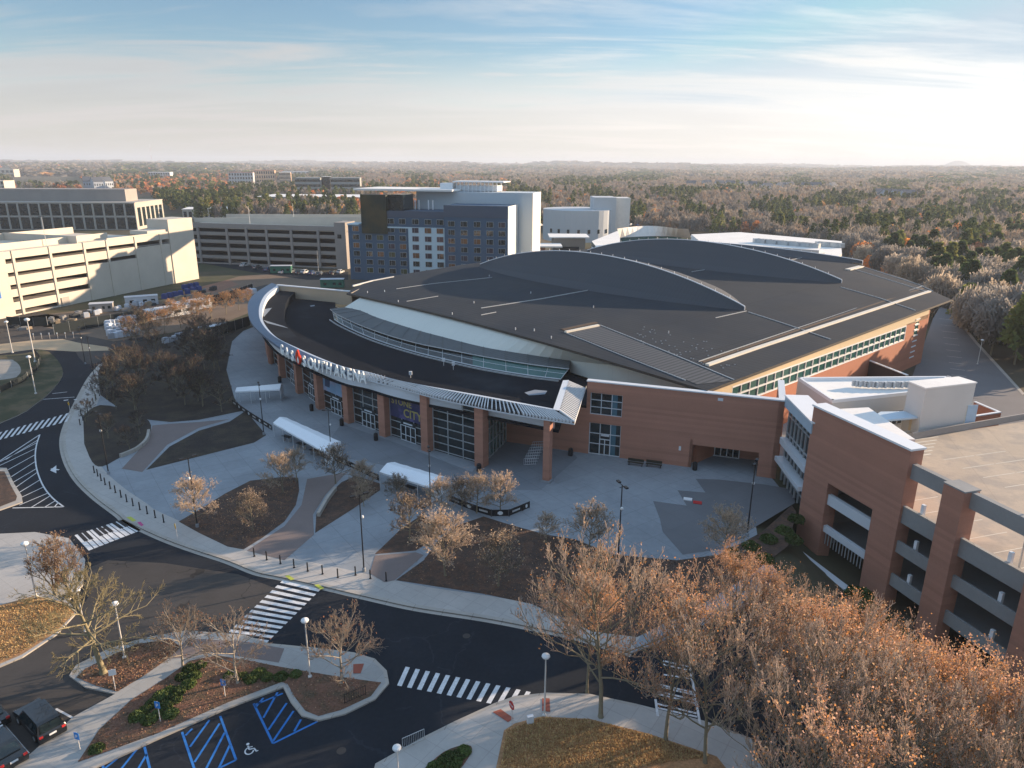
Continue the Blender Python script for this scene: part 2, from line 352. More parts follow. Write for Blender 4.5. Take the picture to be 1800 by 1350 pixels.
M['sand'] = mat('sandy_verge', (0.42, 0.32, 0.21), 0.95, var=0.2, vs=0.3)
sheet('sandy_verge', gp([(-300, 632), (0, 605), (60, 598), (110, 596), (140, 603), (190, 610), (200, 616), (130, 618), (60, 614), (0, 622), (-300, 650)]), M['sand'], 0.016)

# plaza slab: kerb line along the road
KERB = [(178, 640), (158, 664), (140, 697), (127, 723), (114, 754), (110, 780), (117, 811), (135, 843), (166, 874), (207, 905), (222, 917), (278, 944), (333, 965), (400, 987), (450, 1007),
        (493, 1016), (570, 1033), (659, 1054), (733, 1070), (850, 1088), (924, 1102), (1010, 1120), (1110, 1150)]
kl = [tuple(p) for p in curve_pts([G(*q) for q in KERB], 4)]
inner = [tuple(p) for p in offset_line(kl, 0.45)]
pl = kl + [(14, 55.5), (22, 60), (28.6, 66), (29.2, 75), (31, 82.5), (36.6, 84.0), (36.6, 96), (60, 110), (60, 170), (-20, 220), (-66, 200), (-70, 180)] + gp([(392, 566), (330, 590), (262, 600)])
slab('plaza', pl, M['plaza'], -0.6, 0.14)
mb = MB(); ribbon(mb, kl, inner, 0, 0.148, 0.148); ribbon(mb, kl, offset_line(kl, -0.45), 0, 0.012, 0.012)
for i in range(len(kl) - 1): mb.poly([(*kl[i], 0.0), (*kl[i + 1], 0.0), (*kl[i + 1], 0.148), (*kl[i], 0.148)])
struct('kerb', mb, M['kerb'])
walk = [tuple(p) for p in offset_line(kl, 3.6)]
M['walk'] = mat('sidewalk_concrete', (0.42, 0.40, 0.375), 0.9, var=0.16, vs=0.2, var2=0.1, vs2=2, joints=(0.6, 1.8, 1.8, 0.03), jcol=0.8)
mb = MB(); ribbon(mb, inner, walk, 0, 0.146, 0.146); struct('sidewalk', mb, M['walk'])

ZP = 0.15
bedn = [0]
def bed(pts, name='mulch_bed', m='mulch', z=ZP, sm=0, hump=0.0):
    bedn[0] += 1; z = z + .0012 * bedn[0]
    pg = smooth_px(pts, sm, 0.14) if sm else gp(pts, 0.14)
    return sheet(name, pg, M[m], z)
bed([(172, 655), (195, 615), (262, 597), (330, 578), (398, 568), (438, 572), (408, 600), (398, 650), (412, 700), (428, 722), (350, 738), (300, 742), (262, 738), (215, 722), (176, 694)], 'planting_bed', 'dark_mulch')
bed([(146, 730), (176, 712), (230, 722), (262, 740), (263, 765), (240, 788), (213, 803), (180, 820), (162, 812), (148, 780)], 'planting_bed', 'dark_mulch', sm=3)
bed([(257, 826), (298, 785), (350, 757), (404, 741), (432, 722), (468, 765), (447, 778), (360, 800)], 'planting_bed', 'dark_mulch')
bed([(314, 917), (352, 895), (395, 868), (440, 845), (500, 838), (524, 840), (526, 862), (520, 888), (500, 917), (462, 945), (428, 966), (400, 961), (350, 937)], 'planting_bed', sm=0)
bed([(554, 937), (556, 905), (572, 875), (600, 848), (625, 836), (668, 850), (668, 862), (620, 895)], 'planting_bed')
bed([(659, 974), (707, 928), (742, 905), (785, 935), (731, 968)], 'planting_bed')
bed([(696, 1020), (745, 985), (770, 950), (800, 925), (850, 908), (895, 922), (960, 940), (1010, 948), (1080, 975), (1190, 985), (1265, 975), (1340, 935), (1392, 888), (1400, 900), (1385, 960),
     (1320, 1010), (1220, 1070), (1120, 1120), (1040, 1110), (935, 1062), (850, 1044)], 'planting_bed')
# paths of clay pavers and darker concrete between the beds
bed([(434, 968), (500, 925), (530, 888), (540, 842), (610, 830), (572, 870), (550, 905), (552, 940), (500, 985)], 'brick_path', 'paver', ZP + 0.004)
bed([(650, 1008), (659, 977), (731, 971), (745, 976), (694, 1020), (676, 1024)], 'brick_path', 'paver', ZP + 0.004)
bed([(214, 824), (262, 772), (268, 748), (300, 745), (348, 742), (404, 737), (350, 752), (294, 782), (250, 830)], 'brick_path', 'paver', ZP + 0.004)
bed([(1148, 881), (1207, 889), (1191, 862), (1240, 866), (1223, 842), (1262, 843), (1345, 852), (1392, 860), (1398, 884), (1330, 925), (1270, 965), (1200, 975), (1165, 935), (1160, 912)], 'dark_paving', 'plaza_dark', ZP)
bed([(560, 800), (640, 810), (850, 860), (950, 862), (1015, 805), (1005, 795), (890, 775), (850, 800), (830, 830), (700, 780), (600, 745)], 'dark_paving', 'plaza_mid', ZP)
# low walls beside the beds
def low_wall(pts, h, wd, label, m='kerb'):
    c = smooth_px(pts, 3, 0.15); l = offset_line(c, wd / 2); r = offset_line(c, -wd / 2)
    mb = MB(); mb.prism([tuple(p) for p in l] + [tuple(p) for p in r[::-1]], 0.15, 0.15 + h)
    o = mb.build('low_wall', M[m]); tri_fan_fix(o); tag(o, label, 'wall'); return o
low_wall([(212, 804), (240, 792), (258, 776), (262, 760)], 0.55, 0.4, 'curved pale concrete seat wall round a dark planting bed')
low_wall([(560, 908), (576, 880), (590, 862)], 0.55, 0.4, 'short pale concrete seat wall beside the sloping path')

# ------------------------------------------------------------------ islands and lawns in front
I1 = [(122, 1190), (133, 1172), (190, 1143), (250, 1124), (330, 1110), (430, 1118), (474, 1133), (567, 1142), (622, 1149), (659, 1160), (680, 1181), (684, 1203), (660, 1231), (607, 1257), (559, 1269), (530, 1260), (511, 1236),
      (498, 1210), (400, 1247), (280, 1300), (140, 1365), (40, 1450), (-200, 1560), (-60, 1420), (30, 1348), (130, 1262), (203, 1222), (150, 1210)]
slab('island', gp(I1), M['concrete'], -0.2, 0.14)
def kerb_strip(pts, wd=0.35, z=0.147, sgn=1, name='kerb'):
    c = gp(pts); mb = MB(); o = offset_line(c, wd * sgn); ribbon(mb, c, o, 0, z, z)
    return struct(name, mb, M['kerb'])
kerb_strip(I1[:21], 0.3, sgn=-1)
bed([(134, 1191), (150, 1176), (200, 1150), (241, 1132), (300, 1124), (318, 1138), (293, 1160), (250, 1190), (206, 1216), (170, 1206)], 'planting_bed', 'red_mulch')
bed([(137, 1340), (174, 1283), (230, 1231), (293, 1191), (333, 1162), (380, 1152), (430, 1160), (496, 1173), (590, 1189), (670, 1200), (652, 1224), (600, 1248), (560, 1259), (537, 1250), (520, 1228), (505, 1202), (495, 1199), (400, 1235), (280, 1288)], 'planting_bed', 'red_mulch')
sheet('worn_walk', gp([(296, 1158), (330, 1122), (430, 1128), (500, 1140), (490, 1165), (430, 1155), (370, 1146), (330, 1156)], 0.14), M['paver'], ZP)
# lower right pavement
I2 = [(640, 1420), (660, 1345), (740, 1300), (800, 1270), (870, 1238), (905, 1226), (960, 1220), (1036, 1222), (1120, 1240), (1240, 1270), (1320, 1300), (1400, 1500), (640, 1500)]
slab('pavement', gp(I2), M['walk'], -0.2, 0.14); kerb_strip(I2[:9], 0.3, sgn=-1)
bed([(872, 1350), (886, 1284), (905, 1272), (950, 1260), (1036, 1264), (1140, 1290), (1260, 1330), (1330, 1420), (860, 1420)], 'lawn', 'dry_grass', sm=0)
bed([(745, 1352), (780, 1322), (815, 1310), (830, 1316), (815, 1345), (790, 1370)], 'planter_bed', 'red_mulch', sm=3)
for q in ([(866, 1252), (880, 1247), (903, 1263), (893, 1270)], [(953, 1228), (966, 1228), (967, 1252), (953, 1250)], [(621, 1168), (640, 1167), (634, 1184), (621, 1184)]):
    M.setdefault('tactile', mat('red_tactile_paving', (0.30, 0.09, 0.06), 0.9)); bed(q, 'tactile_paving', 'tactile', ZP + .004)
# left pavement and lawns
slab('pavement', gp([(-300, 950), (0, 940), (62, 937), (122, 948), (150, 985), (146, 1030), (120, 1058), (136, 1078), (100, 1117), (40, 1157), (0, 1174), (-300, 1240)]), M['walk'], -0.2, 0.14)
bed([(-300, 1080), (0, 1064), (60, 1048), (118, 1060), (131, 1078), (98, 1112), (38, 1151), (0, 1167), (-300, 1225)], 'lawn', 'dry_grass')
slab('traffic_island', gp([(-60, 822), (12, 824), (24, 850), (38, 872), (40, 884), (0, 898), (-60, 905)]), M['kerb'], -0.1, 0.15)
bed([(-55, 827), (8, 829), (19, 853), (30, 873), (28, 880), (0, 891), (-55, 899)], 'planting_bed', 'mulch', 0.156)
slab('lawn_bank', smooth_px([(-400, 640), (0, 626), (70, 616), (96, 628), (111, 655), (96, 682), (62, 712), (0, 745), (-400, 900)], 4), M['green_grass'], -0.1, 0.16)
sheet('parking_bay_surface', smooth_px([(-200, 632), (0, 632), (24, 634), (36, 646), (32, 660), (0, 668), (-200, 690)], 3, 0.16), mat('pale_gravel', (0.30, 0.28, 0.25), var=0.3, vs=0.6), 0.166)
sheet('lot_lawn', gp([(-420, 560), (-20, 545), (60, 548), (130, 560), (100, 575), (0, 575), (-300, 590)]), M['old_asphalt'], 0.02)
# construction ground beside the arena
sheet('yard', gp([(20, 560), (120, 548), (240, 532), (350, 506), (420, 486), (480, 480), (560, 478), (612, 480), (600, 500), (520, 520), (450, 545), (400, 565), (300, 585), (200, 600), (100, 580)]), M['dirt'], 0.02)
sheet('yard_lawn', gp([(170, 545), (250, 520), (300, 505), (330, 506), (310, 520), (260, 535), (200, 548)]), M['green_grass'], 0.03)
sheet('yard_road', gp([(110, 560), (230, 545), (340, 532), (420, 512), (470, 500), (480, 506), (430, 522), (330, 545), (200, 568), (120, 590), (95, 575)]), M['old_asphalt'], 0.035)
sheet('ramp_road', gp([(350, 445), (400, 452), (470, 470), (540, 478), (612, 478), (612, 492), (540, 492), (440, 478), (350, 462)]), M['asphalt'], 0.03)
sheet('construction_soil', gp([(255, 540), (330, 512), (350, 505), (400, 492), (420, 500), (340, 528), (300, 540)]), mat('red_soil', (0.22, 0.12, 0.08), var=0.3, vs=0.4), 0.04)
# service road and stalls right of the arena
sheet('service_road', gp([(1590, 700), (1640, 560), (1652, 540), (1672, 545), (1715, 600), (1800, 695), (1900, 790), (1900, 900), (1640, 800)]), mat('service_asphalt', (0.16, 0.155, 0.16), var=0.2, vs=0.1, var2=0.1, vs2=2), 0.01)
mb = MB()
for k in range(15):
    y = 560 + k * 11; x = 1651 + k * 2.4
    a = G(x, y); b = G(x + 26, y + 3); n = (b - a) / np.hypot(*(b - a)); q = np.array([-n[1], n[0]]) * 0.09
    mb.poly([(*(a - q), .016), (*(b - q), .016), (*(b + q), .016), (*(a + q), .016)])
struct('stall_markings', mb, M['tan_line'])
sheet('kerb_band', gp([(1668, 545), (1673, 545), (1717, 600), (1802, 693), (1797, 694), (1712, 601)]), M['kerb'], 0.03)

# ------------------------------------------------------------------ painted marks
def line(mb, a, b, wd, z=0.014, m=0):
    a = np.array(G(*a)); b = np.array(G(*b)); n = (b - a) / np.hypot(*(b - a)); q = np.array([-n[1], n[0]]) * wd / 2
    mb.poly([(*(a - q), z), (*(b - q), z), (*(b + q), z), (*(a + q), z)], m)
def L2(p, q, t): return (p[0] + (q[0] - p[0]) * t, p[1] + (q[1] - p[1]) * t)
mb = MB()
for k in range(12):                                     # long crosswalk, centre
    t0 = k / 12; t1 = (k + .52) / 12
    pg = [G(*L2((497, 1020), (388, 1124), t)) for t in (t0, t1)]; pr = [G(*L2((564, 1036), (465, 1134), t)) for t in (t0, t1)]
    mb.poly([(*pg[0], .016), (*pg[1], .016), (*pr[1], .016), (*pr[0], .016)])
struct('crosswalk', mb, M['white_paint'])
mb = MB()
for k in range(13):                                     # lower crosswalk
    a = G(713 + 17.7 * k, 1172 + 3.6 * k); b = G(698 + 17.4 * k, 1205 + 3.4 * k); c = G(706 + 17.4 * k, 1206.5 + 3.4 * k); d = G(720.5 + 17.7 * k, 1173.5 + 3.6 * k)
    mb.poly([(*a, .016), (*b, .016), (*c, .016), (*d, .016)])
struct('crosswalk', mb, M['white_paint'])
mb = MB()
for k in range(-3, 14):                                 # left crosswalk
    a = (127 - 10.6 * k, 724 + 3.0 * k); b = (113 - 10.6 * k, 742 + 2.9 * k)
    mb.poly([(*G(*a), .016), (*G(*b), .016), (*G(b[0] + 5, b[1] - 1), .016), (*G(a[0] + 4.5, a[1] - 1), .016)])
struct('crosswalk', mb, M['white_paint'])
mb = MB()                                               # piano key crosswalk
c0, c1, c2, c3 = (217, 913), (248, 932), (156, 968), (131, 941)
mb.poly([(*G(*q), .012) for q in (c0, c1, c2, c3)])
for k in range(1, 10):
    t = k / 10; line(mb, L2(c0, c3, t), L2(c1, c2, t), 0.10, .017, 1)
for k in (1, 2, 4, 5, 6, 8, 9):
    t = k / 10; line(mb, L2(c0, c3, t), L2(L2(c0, c3, t), L2(c1, c2, t), 0.5), 0.42, .021, 1)
struct('piano_crosswalk', mb, [M['white_paint'], M['black_paint']])
mb = MB()                                               # hatched triangle
rc = [(70, 764), (64, 783), (62, 805), (66, 830), (77, 856), (93, 876), (112, 891)]
rcs = curve_pts([np.array(q, float) for q in rc], 4)
for i in range(len(rcs) - 1): line(mb, rcs[i], rcs[i + 1], 0.18)
line(mb, (112, 891), (22, 893), 0.18); line(mb, (70, 764), (-30, 830), 0.18)
le = [(10, 808), (0, 812), (-8, 822), (14, 826), (20, 838), (23, 848), (26, 858), (30, 868), (34, 876), (34, 888), (55, 892), (78, 892), (95, 892)]
re = [0.10, 0.16, 0.24, 0.33, 0.40, 0.47, 0.54, 0.61, 0.68, 0.75, 0.82, 0.88, 0.94]
for q, t in zip(le, re): line(mb, rcs[int(t * (len(rcs) - 1))], q, 0.14)
for q in ((0, 1), (1, 1)): pass
line(mb, (75, 702), (131, 698), 0.2); line(mb, (92, 692), (118, 689), 0.2); line(mb, (112, 704), (120, 703), 0.5); line(mb, (130, 703), (135, 702), 0.5)
line(mb, (90, 824), (104, 826), 0.28); mb.poly([(*G(*q), .018) for q in ((88, 827), (99, 818), (99, 832))])
struct('road_hatching', mb, M['white_paint'])
mb = MB()                                               # blue accessible bays
for a, b in (((446, 1237), (480, 1307)), ((480, 1307), (559, 1268)), ((320, 1287), (345, 1362)), ((387, 1259), (415, 1336)), ((415, 1336), (345, 1370)), ((254, 1313), (266, 1362)), ((180, 1340), (186, 1380)),
             ((449, 1244), (463, 1227)), ((463, 1262), (488, 1217)), ((472, 1283), (504, 1236)), ((480, 1303), (516, 1250)), ((517, 1286), (529, 1265)), ((497, 1219), (446, 1240)),
             ((326, 1293), (338, 1281)), ((334, 1313), (368, 1266)), ((342, 1340), (386, 1272)), ((362, 1352), (395, 1288)), ((385, 1350), (404, 1310)), ((183, 1352), (206, 1334)), ((205, 1362), (240, 1318)), ((238, 1360), (258, 1326))):
    line(mb, a, b, 0.14 if False else 0.17, .016)
struct('blue_bay_markings', mb, M['blue_paint'])
mb = MB()
line(mb, (98, 1246), (137, 1267), 0.18); line(mb, (4, 1272), (50, 1325), 0.18); line(mb, (-60, 1310), (-30, 1370), 0.18)
struct('bay_lines', mb, M['white_paint'])
# wheelchair symbol
mb = MB(); cc = np.array(G(438, 1318)); e1 = np.array([0.92, 0.39]); e2 = np.array([-0.39, 0.92])
W = lambda u, v: tuple(cc + e1 * u + e2 * v)
arc = [W(0.30 * math.cos(a), -0.12 + 0.34 * math.sin(a)) for a in np.linspace(R_(100), R_(350), 14)]
def wl(p, q, wd):
    p = np.array(p); q = np.array(q); n = (q - p) / np.hypot(*(q - p)); s = np.array([-n[1], n[0]]) * wd / 2
    mb.poly([(*(p - s), .018), (*(q - s), .018), (*(q + s), .018), (*(p + s), .018)])
for i in range(13): wl(arc[i], arc[i + 1], 0.10)
wl(W(-0.05, 0.42), W(0.0, 0.02), 0.12); wl(W(0.0, 0.02), W(0.34, 0.0), 0.11); wl(W(0.34, 0.02), W(0.5, -0.38), 0.11); wl(W(-0.03, 0.24), W(0.26, 0.22), 0.09); wl(W(0.46, -0.38), W(0.62, -0.32), 0.09)
mb.poly([(*W(-0.06 + 0.12 * math.cos(a), 0.60 + 0.12 * math.sin(a)), .018) for a in np.linspace(0, 6.0, 12)])
struct('wheelchair_symbol', mb, M['white_paint'])
mb = MB()                                               # marks seen through the trees on the right
Z9 = 0.17
for a, b in (((1152, 1232), (1156, 1262)), ((1211, 1165), (1231, 1280)), ((1166, 1162), (1210, 1172)), ((1166, 1168), (1208, 1178)), ((1166, 1186), (1214, 1193)), ((1152, 1202), (1217, 1217)), ((1152, 1206), (1218, 1221)),
             ((1155, 1218), (1220, 1233)), ((1157, 1223), (1222, 1239)), ((1155, 1240), (1224, 1257)), ((1155, 1247), (1225, 1263))):
    line(mb, a, b, 0.20, 0.02 if b[1] < 1225 else Z9)
struct('crosswalk', mb, M['white_paint'])
# ------------------------------------------------------------------ the arena
W0 = np.array([11.3, 99.9]); W1 = np.array([37.0, 91.2]); WD = (W1 - W0) / np.hypot(*(W1 - W0)); WN = np.array([-WD[1], WD[0]])
C0 = np.array([27.43, 95.07]); C2 = np.array([99.66, 159.35]); VV = (C2 - C0) / np.hypot(*(C2 - C0)); UU = np.array([-VV[1], VV[0]])
def uv(u, v): return C0 + UU * u + VV * v
def left_u(v): return float(np.interp(v, [0, 6, 11, 20, 50], [102, 108, 112, 116.5, 120]))
def zroof(u, v):
    s = min(1, max(0, u / left_u(v)))
    return 11.75 + 1.7 * min(v, 96) / 96 + 0.9 * math.sin(math.pi * s)
def RO(x, y):
    z = 12.5
    for _ in range(8):
        p = G(x, y, z) - C0; z = zroof(float(p @ UU), float(p @ VV))
    return float(p @ UU), float(p @ VV)
arena = empty('arena', (*uv(50, 40), 0), 0, 'huge red brick arena with a wide dark curved metal roof and curving glass lobby', 'arena')
seamdir = (float(UU[0]), float(UU[1]), 0)
M['roof'] = mat('slate_metal_roof', (0.034, 0.041, 0.050), 0.8, var=0.22, vs=0.06, var2=0.10, vs2=0.5, joints=(-math.atan2(UU[1], UU[0]), 16.0, 1.3, 0.11), jcol=0.62, col2=(0.024, 0.033, 0.046), c2s=0.05, metal=0.0, spec=0.15)
M['roof_strip'] = mat('ribbed_roof_strip', (0.09, 0.09, 0.092), 0.6, var=0.1, seams=((float(UU[0]), float(UU[1]), 0), 0.9, 0.4, 0.45), spec=0.3)
M['arch'] = mat('arched_metal_roof', (0.056, 0.064, 0.076), 0.8, var=0.08, vs=0.05, seams=((float(UU[0]), float(UU[1]), 0), 0.9, 0.10, 0.85), spec=0.3)
M['cream_wall'] = mat('cream_soffit', (0.62, 0.50, 0.33), 0.8, var=0.06)
M['tan_wall'] = mat('tan_parapet', (0.47, 0.38, 0.28), 0.9, var=0.12, vs=0.2)
M['pale_wall'] = mat('pale_metal_wall', (0.60, 0.62, 0.57), 0.6, var=0.05, vs=0.1, seams=(seamdir, 3.0, 0.02, 0.9))
# main roof
def vback(s): return float(np.interp(s, [0, .15, .36, .55, 1], [96, 118, 138, 150, 150]))
mb = MB(); NS, NV = 40, 44
for i in range(NS + 1):
    for j in range(NV + 1):
        s = i / NS; v = vback(s) * j / NV; u = left_u(v) * s; p = uv(u, v); mb.v.append((p[0], p[1], zroof(u, v)))
for i in range(NS):
    for j in range(NV): a = i * (NV + 1) + j; mb.f.append([a, a + 1, a + NV + 2, a + NV + 1]); mb.m.append(0)
bmr = mb.build('roof', M['roof'], arena, smooth=True)
if bmr.data.polygons[5].normal.z < 0: bmr.data.flip_normals()
roof = bmr
# edge trim and soffit
mb = MB()
edge = [(0, v) for v in np.linspace(96, 0, 12)] + [(left_u(0) * s, 0) for s in np.linspace(0.02, 1, 24)]
for (a, b) in zip(edge[:-1], edge[1:]):
    pa, pb = uv(*a), uv(*b); za, zb = zroof(*a), zroof(*b)
    mb.poly([(*pa, za + .06), (*pb, zb + .06), (*pb, zb - .35), (*pa, za - .35)])
    ia, ib = uv(a[0] + 1.2 if a[0] < .5 else a[0], a[1] + (1.2 if a[0] > .5 else 0)), uv(b[0] + 1.2 if b[0] < .5 else b[0], b[1] + (1.2 if b[0] > .5 else 0))
    mb.poly([(*pa, za - .35), (*pb, zb - .35), (*ib, zb - .36), (*ia, za - .36)])
mb.build('roof_edge', mat('dark_bronze_trim', (0.05, 0.045, 0.04), 0.6), roof)
# ribbed strip near the front right corner and pale trims laid on the roof
def on_roof(mb, pts, wd, h, m=0):
    P = [RO(*q) for q in pts]
    for a, b in zip(P[:-1], P[1:]):
        pa, pb = uv(*a), uv(*b); n = (pb - pa) / np.hypot(*(pb - pa)); q = np.array([-n[1], n[0]]) * wd / 2; za, zb = zroof(*a) + h, zroof(*b) + h
        mb.prism([tuple(pa - q), tuple(pb - q), tuple(pb + q), tuple(pa + q)], min(za, zb) - h - .1, [za, zb, zb, za] if True else za, m)
mb = MB(); q = [RO(1000, 586), RO(1055, 574), RO(1288, 670), RO(1250, 686), RO(1225, 676)]
NN = 10
A = [np.array(L2(q[0], q[4], k / NN)) for k in range(NN + 1)]; B = [np.array(L2(q[1], q[2], k / NN)) for k in range(NN + 1)]
for k in range(NN):
    mb.poly([(*uv(*c), zroof(*c) + .05) for c in (A[k], A[k + 1], B[k + 1], B[k])])
mb.build('ribbed_roof_strip', M['roof_strip'], roof)
def roof_piece(name, m, pts, wd, h):
    mb = MB(); on_roof(mb, pts, wd, h); mb.build(name, m, roof)
mo_ = mat('cream_roof_monitor', (0.72, 0.66, 0.56), .6, var=0.15, vs=0.3); bv_ = mat('brown_vent', (0.10, 0.07, 0.05), .8)
for a in (([(1243, 643), (1330, 613), (1430, 580), (1530, 547), (1634, 513)], 0.75, 0.30), ([(994, 585), (1052, 573)], 0.6, 0.3), ([(1490, 475), (1514, 469)], 1.6, 0.3)): roof_piece('roof_monitor', mo_, *a)
for a in (([(1234, 637), (1430, 571), (1622, 507)], 0.5, 0.12), ([(988, 580), (1048, 567)], 0.9, 0.12)): roof_piece('roof_vent_slot', bv_, *a)
for a in (([(1055, 572), (1170, 618), (1290, 668)], 0.14, 0.12), ([(996, 586), (1100, 628), (1205, 669)], 0.12, 0.12), ([(1316, 549), (1390, 573), (1460, 597)], 0.14, 0.12), ([(1478, 505), (1545, 524), (1609, 546)], 0.14, 0.12), ([(846, 542), (950, 526), (1048, 508)], 0.16, 0.15), ([(846, 554), (872, 549)], 0.14, .12), ([(1258, 559), (1312, 547)], 0.14, 0.12), ([(1216, 478), (1248, 473)], 0.18, .12), ([(697, 508), (760, 499), (865, 488)], 0.12, 0.12), ([(715, 530), (770, 521)], 0.12, .12), ([(620, 503), (655, 494), (692, 487)], 0.4, .25), ([(1390, 457), (1450, 445)], 0.12, .12), ([(1228, 636), (1622, 503)], 0.10, 0.14), ([(1514, 468), (1614, 500), (1640, 512)], .12, .12), ([(1500, 473), (1632, 514)], .12, .12)): roof_piece('roof_trim_line', M['mullion'], *a)
for (x, y) in [(939, 582), (1043, 541), (933, 516), (906, 580), (969, 595), (700, 531), (676, 513), (646, 515), (1175, 586), (795, 553), (833, 533), (1020, 500), (860, 486)]:
    p = RO(x, y); mb = MB(); mb.tube((*uv(*p), zroof(*p)), (*uv(*p), zroof(*p) + 0.45), 0.09); mb.build('roof_vent', M['white_metal'], roof)
mb = MB()
for k in range(60):
    x = random.uniform(1120, 1300); y = 590 + (x - 1120) * .25 + random.uniform(-22, 22); p = RO(x, y)
    if p[0] > 1: mb.box((*uv(*p), zroof(*p) + .05), (.22, .10, .10))
o = mb.build('snow_guards', M['mullion'], roof); o['kind'] = 'stuff'
# the arched upper roofs
def arch(va, u0, u1, peak, name_extra, wf=8.5, wb=26):
    mb = MB(); n = 48; uc = (u0 + u1) / 2; hw = (u1 - u0) / 2; top = []
    rows = []
    for i in range(n + 1):
        u = u0 + (u1 - u0) * i / n; q = max(0.0, 1 - ((u - uc) / hw) ** 2); zb = zroof(u, va)
        zt = zb + 0.8 + (peak - 0.8 - zb) * q; ro = []
        for k in range(5):                                            # concave front face
            t = k / 4; v = va - wf * (q + .06) * (1 - t); ro.append((*uv(u, v), zroof(u, v) + (zt - zroof(u, v)) * (t ** 1.25)))
        for k in range(1, 5):
            t = k / 4; v = va + wb * (q + .03) * t; ro.append((*uv(u, v), zroof(u, v) + (zt - zroof(u, v)) * (1 - t ** 1.3) - .02))
        rows.append(ro); top.append((*uv(u, va), zt))
    for ro in rows: mb.v += ro
    w_ = len(rows[0])
    for i in range(n):
        for k in range(w_ - 1): a = i * w_ + k; mb.f.append([a, a + w_, a + w_ + 1, a + 1]); mb.m.append(0)
    mb.f.append(list(range(w_))[::-1]); mb.m.append(0); mb.f.append([n * w_ + k for k in range(w_)]); mb.m.append(0)
    o = mb.build('arched_roof', M['arch'], arena)
    bm = bmesh.new(); bm.from_mesh(o.data); bmesh.ops.recalc_face_normals(bm, faces=bm.faces); bm.to_mesh(o.data); bm.free()
    g_ = MB()
    for a, b in zip(top[:-1], top[1:]): g_.tube(a, b, 0.13, 0.13, 6)
    for k in range(2, n - 1, 2): g_.tube(top[k], (top[k][0], top[k][1], top[k][2] + .55), 0.06, .06, 4)
    for t_ in (top[0],): g_.tube((t_[0], t_[1], t_[2] - 1.3), t_, .14); 
    g_.build('ridge_gutter', M['white_trim'], o)
    return o
arch(50, 24.5, 112, 20.9, '')
arch(96.7, 25.5, 112, 21.0, '')
arch(138, 38, 116, 16.3, '', wf=4, wb=11)

# outer walls under the eaves
rw = MB(); inset = 1.2
A_ = uv(inset, 0.6); D_ = VV
for (t0, t1, z0, z1, m) in ((0, 86, 0, 7.2, 0),):
    rw.wallbox(A_, D_, t0, t1, z0, z1, 0, 0.6)
rw.wallbox(A_, D_, 74, 79, 7.2, 10.6, 0, 0.6); rw.wallbox(A_, D_, 81, 86, 7.2, 11.2, 0, 0.6)
rw.wallbox(A_ + D_ * 86, UU, 0, 20, 0, 12, -0.6, 0)
rw.build('side_wall', M['brick_warm'], arena)
cw = MB()
z_ = lambda v: zroof(0, v) - .4
for k in range(14):
    v0, v1 = k * 86 / 14, (k + 1) * 86 / 14
    n_ = UU; pg = [A_ + D_ * v0, A_ + D_ * v1, A_ + D_ * v1 + n_ * .6, A_ + D_ * v0 + n_ * .6]
    cw.prism([tuple(p) for p in pg], [10.4 + 1.2 * v0 / 86, 10.4 + 1.2 * v1 / 86, 10.4 + 1.2 * v1 / 86, 10.4 + 1.2 * v0 / 86] if False else 10.3, min(z_(v0), z_(v1)) + .12)
cw.wallbox(A_, D_, -0.1, 8, 6.0, 10.3, -0.05, 0.55)
cw.build('cream_band', M['cream_wall'], arena)
gw = MB(); gw.wallbox(A_, D_, 8, 74, 7.2, 10.3, 0.1, 0.5); gw.wallbox(A_, D_, 79, 81, 2.0, 11.0, 0.05, 0.5)
go = gw.build('side_window', M['glass_green'], arena)
gf = MB()
for z in (7.25, 8.8, 10.25): gf.wallbox(A_, D_, 8, 74, z - .12, z + .12, -0.06, 0.3)
for k in range(27): gf.wallbox(A_, D_, 8 + k * 2.538 - .08, 8 + k * 2.538 + .08, 7.2, 10.3, -0.05, 0.3)
for z in np.arange(2.5, 11, 1.2): gf.wallbox(A_, D_, 78.8, 81.2, z - .12, z + .12, -0.12, 0.3)
gf.build('window_frame', M['white_trim'], go)

# pale wall, shade canopy and clerestory over the lobby roof
CT = [(606, 540), (634, 546), (660, 557), (700, 570), (740, 582), (778, 592), (850, 610), (928, 623), (1003, 634)]
CE = [(580, 543), (592, 552), (630, 570), (680, 588), (730, 602), (778, 612), (850, 626), (928, 639), (1000, 648)]
GB = [(588, 562), (604, 572), (640, 589), (680, 604), (730, 619), (778, 631), (850, 647), (928, 660), (985, 667)]
ct = curve_pts([np.array([*G(x, y, 9.7), 9.7]) for x, y in CT], 4); ce = curve_pts([np.array([*G(x, y, 9.35), 9.35]) for x, y in CE], 4)
gb = curve_pts([np.array([*G(x, y, 7.75), 7.75]) for x, y in GB], 4)
mb = MB()
for i in range(len(ct) - 1):
    def eave(p):
        q = p[:2] - C0; u = float(q @ UU); return (*uv(u, 0.5), zroof(u, 0.5) - .38)
    a, b = ct[i], ct[i + 1]; mb.poly([tuple(a), tuple(b), eave(b), eave(a)])
last = ct[-1]
ext = curve_pts([last[:2]] + [G(x, y, 10.9) for x, y in ((1070, 641), (1135, 655), (1200, 671), (1232, 679))], 3); N3 = len(ext) - 1
for k in range(N3):
    p0, p1 = ext[k], ext[k + 1]; z0 = 9.7 + 1.2 * min(1, k / 3); z1 = 9.7 + 1.2 * min(1, (k + 1) / 3)
    mb.poly([(*p0, z0), (*p1, z1), eave(p1), eave(p0)]); mb.poly([(*p0, 7.6), (*p1, 7.6), (*p1, z1), (*p0, z0)])
N3 = 0; e0 = last
